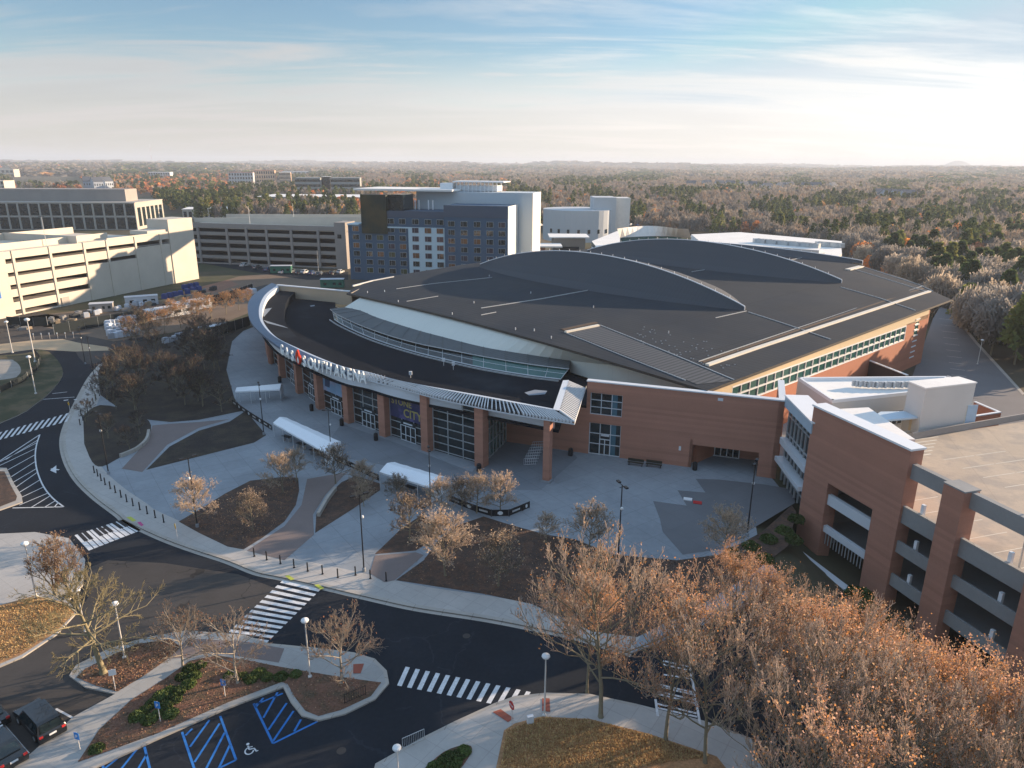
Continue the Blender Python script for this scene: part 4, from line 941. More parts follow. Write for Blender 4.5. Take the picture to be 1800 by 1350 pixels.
lbx('roof', M['white_trim'], [(-.3, LL + .6, 12.3, 12.5, -.5, 2.6)])
mb = MB(); mb.prism([tuple(LA + [0.5, 0]), tuple(LA + [12, 2]), tuple(LA + [12, -10]), tuple(LA + [1, -10])], 0, 10.2, 0, 1); mb.build('core', [M['stucco'], M['white_roof']], lk)

# white annex behind the deck
ax = empty('annex', (*G(1640, 740, 7), 0), 0, 'low white stucco annex with a flat white roof beside the parking deck', 'building')
ZA = 7.15
f_r = G(1704, 752, ZA); f_l = G(1627, 757, ZA); Dd = (f_l - f_r) / np.hypot(*(f_l - f_r)); Nn = np.array([-Dd[1], Dd[0]])
if Nn[1] < 0: Nn = -Nn
WB = np.hypot(*(f_l - f_r))
ztop = onp(1712, 675, f_r, Dd)[1]
corner = [tuple(G(x, y, ztop)) for x, y in ((1716, 674), (1628, 684), (1598, 672), (1684, 664))]
mb = MB(); mb.prism(corner, 0, ztop); mb.build('end_block', M['stucco'], ax)
mb = MB(); mb.prism([tuple(np.array(q) + (np.array(q) - np.array(corner).mean(0)) * .03) for q in corner], ztop, ztop + .18); mb.build('roof', M['white_roof'], ax)
zw = 10.6
wl_ = [G(1463, 703, zw), G(1627, 686, zw), G(1670, 661, zw), G(1403, 663, zw)]
mb = MB(); mb.prism([tuple(p) for p in wl_], 0, zw - .5); mb.build('long_wing', M['stucco'], ax)
mb = MB(); mb.prism([tuple(p) for p in wl_], zw - .5, zw - .45); mb.build('wing_roof', M['white_roof'], ax)
mb = MB()
for a, b in zip(wl_, wl_[1:] + wl_[:1]):
    d = (b - a) / np.hypot(*(b - a)); mb.wallbox(a, d, 0, np.hypot(*(b - a)), zw - .45, zw, -.02, .35)
mb.build('wing_parapet', M['white_trim'], ax)
cy = [G(1520, 742, 9.4), G(1548, 724, 9.4), G(1640, 723, 9.4), G(1645, 731, 9.4)]
mb = MB(); mb.prism([tuple(p) for p in cy], 9.2, 9.45); mb.build('entrance_canopy', mat('blue_white_canopy', (0.50, 0.60, 0.68), .5), ax)
a = G(1540, 751, ZA) ; b = G(1592, 745, ZA); a = a; d = (b - a) / np.hypot(*(b - a)); L_ = np.hypot(*(b - a))
mb = MB(); mb.wallbox(a, d, -2, L_ + 1, ZA, 9.2, 0.05, .3); gx = mb.build('window', M['glass'], ax)
mb = MB()
for k in range(10): mb.wallbox(a, d, -2 + (L_ + 3) * k / 9 - .06, -2 + (L_ + 3) * k / 9 + .06, ZA, 9.2, -.08, .05)
for z in (7.3, 8.2, 9.1): mb.wallbox(a, d, -2, L_ + 1, z - .05, z + .05, -.08, .05)
mb.build('window_frame', M['white_trim'], gx)
mb = MB(); mb.wallbox(G(1600, 757, ZA), d, 0, 4, ZA, 9.2, 0, .4); mb.build('cream_pier', M['cream_wall'], ax)
mb = MB(); dd = -Dd; mb.wallbox(f_l, dd, WB * .82, WB * .93, ZA, ZA + 3.2, -.06, 0.0) if False else None
t = WB * .86
mb.prism([tuple(f_l - Dd * (t) - Nn * .06), tuple(f_l - Dd * (t + 1.6) - Nn * .06), tuple(f_l - Dd * (t + 1.6)), tuple(f_l - Dd * t)], ZA, ZA + 3.4); mb.build('door', mat('pale_blue_door', (0.40, 0.52, 0.64), .6), ax)
mb = MB()                                                # roof railing with clutter
for k in range(24):
    p = G(1500 + k * 5, 680 + (k % 3) * .5 + (k * .3 if k < 8 else 2.4), zw - .4); mb.box((p[0], p[1], zw + .2), (.5, .3, .9), rz=k)
mb.build('roof_units', M['mullion'], ax)
# triangular loading court walls beyond the annex
lc = empty('loading_court', (*G(1530, 640), 0), 0, 'brick walled loading court with dark screen roof behind the white annex', 'enclosure')
tri = [G(1470, 645, 5.5), G(1498, 622, 5.5), G(1596, 660, 5.5)]
mb = MB(); d = (tri[1] - tri[0]) / np.hypot(*(tri[1] - tri[0])); mb.wallbox(tri[0], d, 0, np.hypot(*(tri[1] - tri[0])), 0, 5.5, 0, .3)
d = (tri[2] - tri[1]) / np.hypot(*(tri[2] - tri[1])); mb.wallbox(tri[1], d, 0, np.hypot(*(tri[2] - tri[1])), 0, 5.5, -.3, 0); mb.build('screen_wall', mat('dark_brick', (0.07, 0.05, 0.05), .9), lc)
mb = MB(); mb.wallbox(tri[1], d, -.2, np.hypot(*(tri[2] - tri[1])), 5.5, 5.65, -.4, .1); mb.build('coping', M['white_trim'], lc)
sc_ = empty('service_court', (*G(1735, 740), 0), 0, 'small orange brick yard with white topped walls right of the annex', 'enclosure')
q_ = [G(1712, 707, 6), G(1757, 726, 6), G(1712, 733, 6)]
mb = MB(); d = (q_[1] - q_[0]) / np.hypot(*(q_[1] - q_[0])); mb.wallbox(q_[0], d, 0, np.hypot(*(q_[1] - q_[0])), 0, 6, 0, .3)
d2 = (q_[2] - q_[1]) / np.hypot(*(q_[2] - q_[1])); mb.wallbox(q_[1], d2, 0, np.hypot(*(q_[2] - q_[1])), 0, 6, -.3, 0); mb.build('yard_wall', M['brick_warm'], sc_)
mb = MB(); mb.wallbox(q_[0], d, 0, np.hypot(*(q_[1] - q_[0])), 6, 6.15, -.05, .35); mb.wallbox(q_[1], d2, 0, np.hypot(*(q_[2] - q_[1])), 6, 6.15, -.35, .05); mb.build('coping', M['white_trim'], sc_)

# ------------------------------------------------------------------ left parking garage
PA = np.array([-140.55, 197.86]); PD = np.array([0.3008, 0.9537]); PN = np.array([-PD[1], PD[0]])      # PN away from the arena
lg = empty('parking_garage', (*(PA + PN * 20 + PD * 30), 0), 0, 'sunlit cream concrete parking garage at far left with stacked open levels', 'parking garage')
def lgb(name, m, boxes, parent=lg):
    mb = MB()
    for b in boxes: mb.wallbox(PA, PD, *b)
    return mb.build(name, m, parent)
E0 = -60
lv = [(15.9, 14.6), (12.1, 11.0), (8.7, 7.4), (5.3, 3.8), (1.6, .4)]
lgb('column', M['garage'], [(E0, -.2, 0, 18, 0, .7)])
for t in (1.9, 13.5, 25.3, 33.9, 45.4, 56.6): lgb('column', M['garage'], [(t, t + .7, 0, 18.0, -.15, .5)])
tops = 17.9
# spandrel bands
bz = [(tops, 15.9), (14.6, 12.1), (11.0, 8.7), (7.4, 5.3), (3.8, 1.6), (.4, 0)]
for j, (a, b) in enumerate(bz):
    lgb('spandrel', M['garage'], [(-.2, (61.5, 45.5, 26, 26, 14.5, 14.5)[j], b, a, 0.1, .4)])
lgb('solid_wall', M['garage'], [(26.0, 62.0, 0, 10.9, .05, .5), (46.0, 62.0, 10.9, 14.2, .05, .5), (14.2, 26.2, 0, 3.8, .05, .5), (61, 73, 0, 22.5, -.3, 9), (34.5, 62, 17.9, 18.4, 0, .5)])
lgb('stair_tower_top', M['garage'], [(52, 61, 18.0, 19.2, .5, 8)])
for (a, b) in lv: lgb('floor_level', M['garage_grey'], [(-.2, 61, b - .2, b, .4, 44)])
lgb('top_level', M['garage'], [(E0, 61, 16.0, 16.4, .7, 44)])
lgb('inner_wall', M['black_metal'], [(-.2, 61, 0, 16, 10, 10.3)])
lgb('rear_parapet', M['garage'], [(E0, 61, 16.4, 18.6, 43.6, 44), (34, 34.4, 16.4, 18.8, 12, 44)])
lgb('inner_ramp_wall', M['garage'], [(5, 50, 16.4, 18.4, 16, 16.4), (E0, 5, 16.4, 17.6, 16, 16.4)])
lgb('end_wall', M['garage'], [(E0 - .4, E0, 0, 18, .7, 44)])
lgb('wall_sign', mat('blue_sign_disc', (0.02, 0.16, 0.5), .6), [(-6.0, -3.4, 5.6, 8.2, -.1, 0)])
lgb('pipe_stub', M['kerb'], [(14.6, 17.2, 0, 2.6, -.3, .05)])

# middle garage behind, facing the camera
MA = G(338, 462); MBp = G(612, 473); MD = (MBp - MA) / np.hypot(*(MBp - MA)); MN = np.array([-MD[1], MD[0]]); ML = np.hypot(*(MBp - MA))
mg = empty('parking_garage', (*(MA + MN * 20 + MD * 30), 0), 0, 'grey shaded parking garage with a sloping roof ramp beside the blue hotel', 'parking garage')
def mgb(name, m, boxes, parent=mg):
    mb = MB()
    for b in boxes: mb.wallbox(MA, MD, *b)
    return mb.build(name, m, parent)
hm = [onp(x, y, MA, MD)[1] for x, y in ((596, 391), (560, 398), (345, 400))]
tw = onp(588, 400, MA, MD)[0]
mgb('stair_tower', M['garage_grey'], [(tw, ML, 0, hm[0], -.5, 9)])
H2 = 17.2
for k, z in enumerate((13.6, 10.3, 7.0, 3.7, 0.6)):
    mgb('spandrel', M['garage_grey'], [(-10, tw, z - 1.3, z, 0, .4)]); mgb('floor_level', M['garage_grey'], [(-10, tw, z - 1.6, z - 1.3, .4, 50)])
for x in (352, 402, 436, 471, 514, 561):
    t = onp(x, 440, MA, MD)[0]; mgb('column', M['garage_grey'], [(t - .5, t + .5, 0, 15.5, -.3, .4)])
mgb('roof_parapet', M['garage_grey'], [(-10, tw, 15.2, H2, 0, .4)])
mgb('top_level', M['garage'], [(-10, ML, 15.0, 15.3, .4, 50)])
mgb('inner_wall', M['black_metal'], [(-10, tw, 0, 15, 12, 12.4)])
mb = MB(); a = MA + MN * 24; mb.prism([tuple(a - MD * 14), tuple(a + MD * 75), tuple(a + MD * 75 + MN * .5), tuple(a - MD * 14 + MN * .5)], 15.3, [17.2, 19.8, 19.8, 17.2]); mb.build('ramp_parapet', M['garage'], mg)
mb = MB(); a = MA + MN * 49; mb.prism([tuple(a - MD * 14), tuple(a + MD * 75), tuple(a + MD * 75 + MN * .5), tuple(a - MD * 14 + MN * .5)], 15.3, [17.4, 19, 19, 17.4]); mb.build('rear_parapet', M['garage'], mg)
mgb('tower_mark', M['black_metal'], [(ML - 3.6, ML - 1.9, hm[0] - 6.4, hm[0] - 4.8, -.6, -.5)])

# office block far left
def facade_block(name, label, A, B, z0, z1, depth, wall, glass, nwin, rows, cat='building', roof=None, pil=None, row_frac=.6, wf=.6, end_win=0, group=None):
    A = np.array(A); B = np.array(B); D = (B - A) / np.hypot(*(B - A)); n_ = np.array([-D[1], D[0]]); L_ = np.hypot(*(B - A))
    if n_ @ A < 0: n_ = -n_
    rt = empty(name, (*((A + B) / 2 + n_ * depth / 2), z0), 0, label, cat, group)
    def wb(mb, t0, t1, a, b, o0, o1, m=0):
        pg = [A + D * t0 + n_ * o0, A + D * t1 + n_ * o0, A + D * t1 + n_ * o1, A + D * t0 + n_ * o1]; mb.prism([tuple(p) for p in pg], a, b, m)
    mb = MB(); wb(mb, 0, L_, z0, z1, 0, depth); mb.build('wall', wall, rt)
    mb = MB(); wb(mb, -.3, L_ + .3, z1, z1 + .4, -.3, depth + .3); mb.build('roof', roof or wall, rt)
    h = (z1 - z0) / rows
    if nwin * rows <= 100:
        mb = MB(); w_ = L_ / nwin; wb(mb, w_ * (1 - wf) / 2, w_ * (1 + wf) / 2, z0 + h * (1 - row_frac) / 2, z0 + h * (1 + row_frac) / 2, -.08, 0)
        pr = mb.build('window', glass, rt)
        for j in range(rows):
            for i in range(nwin):
                if i == j == 0: continue
                c = pr.copy(); COL.objects.link(c); c.parent = rt; c.location = (D[0] * w_ * i, D[1] * w_ * i, h * j)
    else:
        mb = MB()
        for j in range(rows): wb(mb, .5, L_ - .5, z0 + h * (j + (1 - row_frac) / 2), z0 + h * (j + (1 + row_frac) / 2), -.08, 0)
        mb.build('window_band', glass, rt)
    if pil:
        mb = MB()
        for i in range(pil + 1): t = L_ * i / pil; wb(mb, max(0, t - .5), min(L_, t + .5), z0, z1, -.4, 0)
        mb.build('pilasters', wall, rt)
    for k in range(end_win):
        pass
    return rt, A, D, n_, L_
M['office'] = mat('office_precast', (0.42, 0.40, 0.36), .85, var=0.06)
A_o = G(-170, 404); B_o = G(243, 404)
ho = onp(240, 357, A_o, (B_o - A_o) / np.hypot(*(B_o - A_o)))[1]
rt, A, D, n_, L_ = facade_block('office_building', 'long beige office building with tall dark windows between piers, far left', A_o, B_o, 0, ho, 45, M['office'], M['glass'], 22, 2, pil=22, row_frac=.86, wf=.8)
mb = MB(); pg = [A + D * (L_ * .02) + n_ * 12, A + D * (L_ * .93) + n_ * 12, A + D * (L_ * .93) + n_ * 30, A + D * (L_ * .02) + n_ * 30]; mb.prism([tuple(p) for p in pg], ho + .4, ho + 8); mb.build('penthouse', M['garage_grey'], rt)
mb = MB()
for k in range(6):
    o_ = 3 + k * 7; a = A + D * (L_ + .05) + n_ * o_; pg = [a, a + D * .1, a + D * .1 + n_ * 4.5, a + n_ * 4.5]; mb.prism([tuple(p) for p in pg], 2, ho - 3)
mb.build('end_windows', M['glass'], rt)

# ------------------------------------------------------------------ hotel
HA = G(617, 491); HB_ = np.array([HA[0] + 61, HA[1] - 14.0]); HD = (HB_ - HA) / np.hypot(*(HB_ - HA)); HN = np.array([-HD[1], HD[0]])
M['hotel_blue'] = mat('blue_grey_cladding', (0.055, 0.105, 0.17), .7, var=0.06, vs=0.1, rnd=0.1)
M['hotel_dark'] = mat('dark_blue_cladding', (0.075, 0.10, 0.145), .7, var=0.06, vs=0.1)
M['hotel_white'] = mat('pale_blue_cladding', (0.48, 0.60, 0.66), .7, var=0.04, vs=0.1)
M['hotel_end'] = mat('white_cladding', (0.78, 0.76, 0.70), .75, var=0.03, vs=0.1)
M['green_screen'] = mat('green_mesh_screen', (0.022, 0.030, 0.022), .6, var=0.5, vs=0.2, col2=(0.06, 0.05, 0.022), c2s=0.12)
ht_ = empty('hotel', (*(HA + HD * 31 + HN * 10), 0), 0, 'eight storey blue hotel with a white end wall rising behind the arena', 'hotel')
hx = lambda x, y=420: onp(x, y, HA, HD)[0]; hz = lambda x, y: onp(x, y, HA, HD)[1]
tl, tm, tw0, tr = hx(640), hx(681), hx(783), hx(893)
z_l, z_m, z_r = hz(640, 396), hz(700, 371), hz(840, 362)
def hb(name, m, boxes, parent=ht_):
    mb = MB()
    for b in boxes: mb.wallbox(HA, HD, *b)
    return mb.build(name, m, parent)
hb('left_wing', M['hotel_blue'], [(0, tm, 0, z_l, 0, 16)])
hb('middle_wing', M['hotel_blue'], [(tm, tw0, 0, z_m, 0, 16)])
hb('right_wing', M['hotel_blue'], [(tw0, tr, 0, z_r, -.9, 14)])
hb('parapet_band', M['hotel_dark'], [(tm - .1, tw0, z_m - 2.2, z_m + .1, -.15, 0), (tw0 - .1, tr + .05, z_r - 4.0, z_r + .1, -1.1, -.9)])
hb('end_wall', M['hotel_end'], [(tr, tr + .3, 0, z_r, -.9, 14)])
wx0, wx1 = hx(720, 420), hx(784, 420); zt = hz(750, 400)
hb('white_frame', M['hotel_white'], [(wx0 - .3, wx1, 0, zt, -.35, 0), (tm, wx0 - .3, zt - .5, zt, -.35, 0)]); hb('wing_canopy', M['hotel_white'], [(0, tm * .3, z_l + .01, z_l + .5, -.5, 6)])
hb('green_screen', M['green_screen'], [(tl - .4, tm + .3, z_l - 2.8, z_m + 5.6, -.7, 3.0), ])
hb('glass_corner', M['glass'], [(tm + .3, tm + 6, z_m, z_m + 5.6, 1.6, 12)])
# taller slab behind
bx0, bx1 = hx(698), hx(905)
zb_ = onp(900, 338, HA + HN * 20, HD)[1]
hb('rear_slab', mat('pale_blue_grey_wall', (0.50, 0.57, 0.61), .75, var=0.04, vs=0.1), [(tm + 6.2, tr + 5.5, 0, zb_, 15, 30)])
hb('rear_end_wall', M['hotel_end'], [(tr + 5.5, tr + 5.8, 0, zb_, 14.9, 30.1)])
hb('roof_slab', M['white_roof'], [(tl - 8, tm + 22, zb_ + .2, zb_ + .9, 10, 34)])
hb('roof_plant', M['white_trim'], [(tm + 14, tm + 19, zb_ + .9, zb_ + 3.0, 20, 26), (tm + 20, tm + 36, zb_ + .2, zb_ + 2.2, 22, 30)])
mb = MB()
for k in range(12): mb.wallbox(HA, HD, tm + 20 + k * 1.6, tm + 20.25 + k * 1.6, zb_, zb_ + 3.4, 21, 21.3)
mb.wallbox(HA, HD, tm + 19, tm + 39, zb_ + 3.4, zb_ + 3.8, 20, 31); mb.build('pergola', M['white_trim'], ht_)
for x in (699, 715, 722, 739, 747):
    t = hx(x, 360); hb('roof_post', M['white_trim'], [(t, t + .3, z_m + .2, z_m + 3.6, 8, 8.3)])
# windows
mats_w = [M['glass'], mat('amber_curtain_glass', (0.16, 0.07, 0.03), .2, var=0.4, vs=0.4, spec=.6), mat('plum_glass', (0.045, 0.035, 0.055), .15, var=.3, spec=.6), mat('olive_glass', (0.06, 0.07, 0.03), .15, var=.4, vs=.5, spec=.6)]
wframe = mat('window_frame_grey', (0.33, 0.36, 0.38), .6)
fh = (z_m - 2.6) / 7.6
protos = []
for gm in mats_w:
    mb = MB(); a = HA
    mb.wallbox(a, HD, 0, 2.55, 0, 1.95, -.10, 0, 0); mb.wallbox(a, HD, .12, .85, .12, 1.83, -.14, -.10, 1); mb.wallbox(a, HD, .97, 2.43, .12, 1.83, -.14, -.10, 1)
    o = mb.build('window', [wframe, gm], ht_); protos.append(o)
used_p = [False] * 4
def hwin(t, z, off, k):
    if not used_p[k]: o = protos[k]; used_p[k] = True
    else: o = protos[k].copy(); COL.objects.link(o); o.parent = ht_
    o.location = Vector(o.location) * 0 + Vector((HD[0] * t + HN[0] * off, HD[1] * t + HN[1] * off, z))
    return o
rw_ = random.Random(4)
xsA = [640, 663, 685, 707]; 
zr_ = [hz(760, y) for y in (392, 410, 427.5, 446, 463, 479, 496)]
zrow = [z_m - 4.6 - fh * j for j in range(8)]
xm = [hx(x, 420) - 1.2 for x in (626, 648, 668, 688, 708)]; xw = [hx(x, 420) - 1.2 for x in (731, 753, 774)]; xr = [hx(x, 420) - 1.2 for x in (795, 817, 840, 862, 883)]
for j, z in enumerate(zrow):
    for i, t in enumerate(xm):
        if j == 0 and i < 3: continue
        if j in (1, 2) and i in (1, 2) and j < 2: continue
        if z > .3: hwin(t, z, -.02, rw_.choice([0, 0, 0, 2, 1, 3]))
    for t in xw:
        if z > .3: hwin(t, z, -.36 if j else -.02, rw_.choice([0, 2, 2, 0, 1]))
    for t in xr:
        if z > .3: hwin(t, z - .3, -.92, rw_.choice([0, 0, 0, 2, 2, 1]))

# ------------------------------------------------------------------ white performing arts group beyond the arena
pa = empty('arts_centre', (*G(1045, 425), 0), 0, 'white fly tower and stepped pale blocks of an arts centre beyond the arena', 'building')
M['arts'] = mat('pale_arts_wall', (0.50, 0.53, 0.55), .8, var=0.05, vs=0.08)
def pxbox(xl, xr, yb, yt, depth, m, name, parent, z0=0, yaw=0.0, ztop=None):
    a = G(xl, yb); b = G(xr, yb + (xr - xl) * .007); d = (b - a) / np.hypot(*(b - a)); z1 = ztop or onp(xl, yt, a, d)[1]
    mb = MB(); mb.wallbox(a, d, 0, np.hypot(*(b - a)), z0, z1, 0, depth); o = mb.build(name, m, parent); return a, d, np.hypot(*(b - a)), z1
a, d, L_, z1 = pxbox(1041, 1080, 424, 347, 20, M['arts'], 'fly_tower', pa)
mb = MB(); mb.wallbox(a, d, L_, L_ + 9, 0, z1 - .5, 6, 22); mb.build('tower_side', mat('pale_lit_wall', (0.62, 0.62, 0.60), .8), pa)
mb = MB(); c = a + d * (-7); mb.lathe((c[0], c[1] + 12, 0), [(21, 0), (21, onp(1000, 369, a, d)[1])], 40); mb.build('drum_hall', M['arts'], pa)
a2, d2, L2_, z2 = pxbox(961, 992, 417, 387, 24, M['arts'], 'side_block', pa)
mb = MB()
for k in range(5): mb.wallbox(a2, d2, 2 + k * 2.4, 3 + k * 2.4, 3, 6.5, -.1, 0)
mb.build('windows', M['glass'], pa)
mb = MB()
for k in range(8):
    mb = MB(); an = -2.5 + k * .28; mb.box((c[0] + 21.02 * math.cos(an), c[1] + 12 + 21.02 * math.sin(an), 6), (1.4, .3, 2.2), rz=an + math.pi / 2); mb.build('window', M['glass'], pa)
# curved bright roofs of the convention building
cvb = empty('convention_hall', (*G(1250, 440), 0), 0, 'sprawling low convention hall with bright white curved roofs behind the arena', 'building')
mb = MB(); pts = []
for i in range(15):
    t = i / 14; x = 1085 + (1210 - 1085) * t; y = 402 - 5 * math.sin(math.pi * min(1, t * 1.15)); z = 18
    pts.append((*G(x, y, z), z + 0.0))
fr = [(*G(1090 + (1215 - 1090) * i / 14, 418 - 3 * math.sin(math.pi * i / 14), 14), 14) for i in range(15)]
for i in range(14): mb.poly([fr[i], fr[i + 1], pts[i + 1], pts[i]]); mb.poly([(fr[i][0], fr[i][1], 0), (fr[i + 1][0], fr[i + 1][1], 0), fr[i + 1], fr[i]], 1)
mb.build('curved_roof', [M['white_roof'], M['glass_green']], cvb)
def flat(pts, z, zt, m, name, par, ms=None):
    mb = MB(); mb.prism([tuple(G(x, y, zt)) for x, y in pts], z, zt, 1, 0); o = mb.build(name, [m, ms or M['arts']], par); tri_fan_fix(o); return o
flat([(1215, 412), (1300, 408), (1480, 424), (1478, 432), (1300, 424), (1230, 424)], 0, 13, M['white_roof'], 'roof_slab', cvb)
flat([(1240, 421), (1330, 419), (1440, 432), (1440, 440), (1300, 430), (1230, 428)], 0, 14.5, M['white_roof'], 'roof_slab', cvb)
flat([(1410, 428), (1478, 424), (1480, 446), (1470, 452), (1405, 442)], 0, 12.5, M['white_roof'], 'east_block', cvb, M['stucco'])
flat([(1040, 424), (1090, 404), (1130, 413), (1110, 428), (1050, 436)], 0, 11, M['white_roof'], 'glazed_lobby', cvb, M['glass_blue'])
flat([(1110, 420), (1300, 410), (1300, 436), (1040, 440), (1040, 432)], 0, 9, M['white_roof'], 'low_roof', cvb, M['stucco'])
mb = MB()
for k in range(16): p = G(1330 + k * 7, 424 + k * .6, 15); mb.box((*p, 15.2), (2.2, 2.5, 1.6), rz=k)
for k in range(9): p = G(1438 + k * 5, 430 + k * .4, 13); mb.box((*p, 13.4), (1.8, 2, 1.6), rz=k * 2)
mb.build('roof_plant', M['mullion'], cvb)
th = empty('plaza_block', (*G(1000, 440), 0), 0, 'small tan block with dark openings between hotel and arts centre', 'building')
M['tanblk'] = mat('taupe_wall', (0.27, 0.235, 0.20), .85, var=0.08)
a, d, L_, z1 = pxbox(972, 1028, 446, 418, 16, M['tanblk'], 'wall', th)
mb = MB(); mb.wallbox(a, d, 3, L_ - 3, .5, z1 * .45, -.1, 0); mb.build('opening', M['black_metal'], th)
mb = MB(); mb.wallbox(a, d, -2, L_ + 2, z1, z1 + .5, -1, 17); mb.build('roof', M['white_roof'], th)
th = empty('plaza_block', (*G(945, 440), 0), 0, 'tiny brick topped pavilion tucked against the white hotel end', 'building')
a, d, L_, z1 = pxbox(930, 958, 452, 434, 8, M['brick'], 'wall', th); mb = MB(); mb.wallbox(a, d, -3, L_ + 8, z1, z1 + .6, -2, 12); mb.build('roof', M['white_roof'], th)

# ------------------------------------------------------------------ buildings far off
M['apt'] = mat('warm_apartment_wall', (0.50, 0.36, 0.25), .85, var=0.15, vs=0.02)
M['redroof'] = mat('red_roof', (0.33, 0.09, 0.06), .85, var=0.1)
M['grey_off'] = mat('grey_office_wall', (0.30, 0.31, 0.30), .85)
facade_block('office_building', 'wide grey office block with dark ribbon windows on the wooded skyline', G(521, 348), G(565, 348), 0, 24, 40, M['grey_off'], M['glass'], 10, 4, row_frac=.5, wf=.98)
facade_block('office_building', 'second grey ribbon windowed office joined by a dark glass core', G(583, 348), G(634, 348), 0, 24, 40, M['grey_off'], M['glass'], 10, 4, row_frac=.5, wf=.98)
facade_block('office_core', 'dark glass stair core between two grey ribbon windowed offices', G(566, 347), G(582, 347), 0, 25, 38, M['glass'], M['black_metal'], 2, 2)
facade_block('low_office', 'long low white roofed office with blue windows behind garage trees', G(452, 366), G(642, 367), 0, 10.5, 60, M['garage_grey'], M['glass_blue'], 24, 2, row_frac=.45, wf=.55, roof=M['white_roof'])
for (x0, x1, yb, h, lab, wm) in ((403, 446, 323, 22, 'red roofed apartment block left of centre on the skyline, white walls', M['arts']), (448, 484, 322, 26, 'red roofed warm stone apartment block with a small corner tower on the skyline', M['apt']),
                        (492, 512, 322, 22, 'orange apartment block beside the grey skyline office', M['apt']), (262, 300, 317, 18, 'pale distant house cluster above orange trees, left skyline', M['arts'])):
    a = G(x0, yb); b = G(x1, yb); facade_block('apartment_block', lab, a, b, 0, h, 60, wm, M['glass'], 9, 3, roof=M['redroof'] if 'red' in lab else M['white_roof'], cat='apartment block')
facade_block('low_building', 'flat white roofed low building between garage and trees at left', G(322, 385), G(412, 384), 0, 7, 30, M['garage'], M['glass'], 10, 1, roof=M['white_roof'])
facade_block('small_building', 'small white building at the left frame edge beyond the office', G(-20, 340), G(10, 340), 0, 16, 30, M['garage'], M['glass'], 5, 3)
facade_block('small_building', 'distant cream building at the far left skyline', G(-20, 312), G(26, 312), 0, 20, 60, M['garage'], M['glass'], 6, 2)
facade_block('long_building', 'long pale roofed warehouse on the skyline left of the grey offices', G(500, 309), G(545, 309), 0, 14, 60, M['arts'], M['glass'], 6, 1, roof=M['white_roof'])
def house(p, wd, dp, h, rz, label, group, wall, roof):
    r = empty('house', (p[0], p[1], 0), 0, label, 'house', group); ca, sa = math.cos(rz), math.sin(rz); T = lambda x, y, z: (p[0] + x * ca - y * sa, p[1] + x * sa + y * ca, z)
    mb = MB(); mb.box((p[0], p[1], h / 2), (wd, dp, h), rz=rz)
    mb.add([T(-wd / 2, -dp / 2, h), T(-wd / 2, dp / 2, h), T(-wd / 2, 0, h + dp * .42)], [[0, 1, 2]]); mb.add([T(wd / 2, -dp / 2, h), T(wd / 2, dp / 2, h), T(wd / 2, 0, h + dp * .42)], [[0, 1, 2]])
    mb.build('wall', wall, r)
    mb = MB(); e = .6; R1 = h + dp * .42 + .1; lo = h - .25
    for s in (-1, 1): mb.add([T(-wd / 2 - e, s * (dp / 2 + e), lo), T(wd / 2 + e, s * (dp / 2 + e), lo), T(wd / 2 + e, 0, R1), T(-wd / 2 - e, 0, R1)], [[0, 1, 2, 3]])
    mb.build('roof', roof, r)
    mb = MB()
    for k in range(4):
        t = -wd / 2 + wd * (k + .5) / 4; q = T(t, -dp / 2 - .05, h * .6); mb.box(q, (wd * .1, .1, h * .25), rz=rz)
    mb.build('windows', M['glass'], r)
    return r
greyroof = mat('grey_shingle', (0.10, 0.11, 0.13), .9); bluewall = mat('pale_blue_siding', (0.42, 0.47, 0.54), .85)
for k, (x, y) in enumerate(((157, 332), (172, 333), (188, 332))):
    p = G(x, y); house(p, 14, 16, 12, 0.5 + k * .3, ('leftmost', 'middle', 'rightmost')[k] + ' of three pale gabled houses beyond the left office', 'gabled houses beyond the office', bluewall, greyroof)
rr = random.Random(9); ordn = ['first', 'second', 'third', 'fourth', 'fifth', 'sixth', 'seventh', 'eighth', 'ninth', 'tenth', 'eleventh', 'twelfth', 'thirteenth', 'fourteenth', 'fifteenth', 'sixteenth', 'seventeenth', 'eighteenth', 'nineteenth', 'twentieth']
def ordw(i):
    return ordn[i] if i < 20 else str(i + 1) + ('st' if i % 10 == 0 else 'nd' if i % 10 == 1 else 'rd' if i % 10 == 2 else 'th')
for k in range(12):
    x = 1215 + k * 22 + rr.uniform(-6, 6); y = 333 + rr.uniform(-2, 4) + k * .5; p = G(x, y)
    house(p, 16, 12, 11, rr.uniform(-.5, .9), ordw(k) + ' from left of the pale houses half hidden in the woods right of centre', 'houses in the woods', mat('pale_siding', (0.55, 0.57, 0.60), .85) if k == 0 else bpy.data.materials['pale_siding'], greyroof)
for k in range(4):
    p = G(1545 + k * 16, 352 + k); house(p, 18, 14, 9, .2, ordw(k) + ' of four blue grey roofs among the pines on the right', 'blue roofed houses', bluewall, greyroof)
mast = empty('radio_mast', (*G(268, 290), 0), 0, 'thin red and white radio mast on the left horizon', 'mast')
p = G(268, 292); d_ = math.hypot(*p); hh = 42 + d_ * (289 - 264) / 1248 * 1.0
mb = MB()
for k in range(6): mb.tube((*p, hh * k / 6), (*p, hh * (k + 1) / 6), 1.6, 1.6, 4, m=k % 2)
mb.build('lattice', [mat('mast_red', (.4, .1, .08)), M['white_trim']], mast)
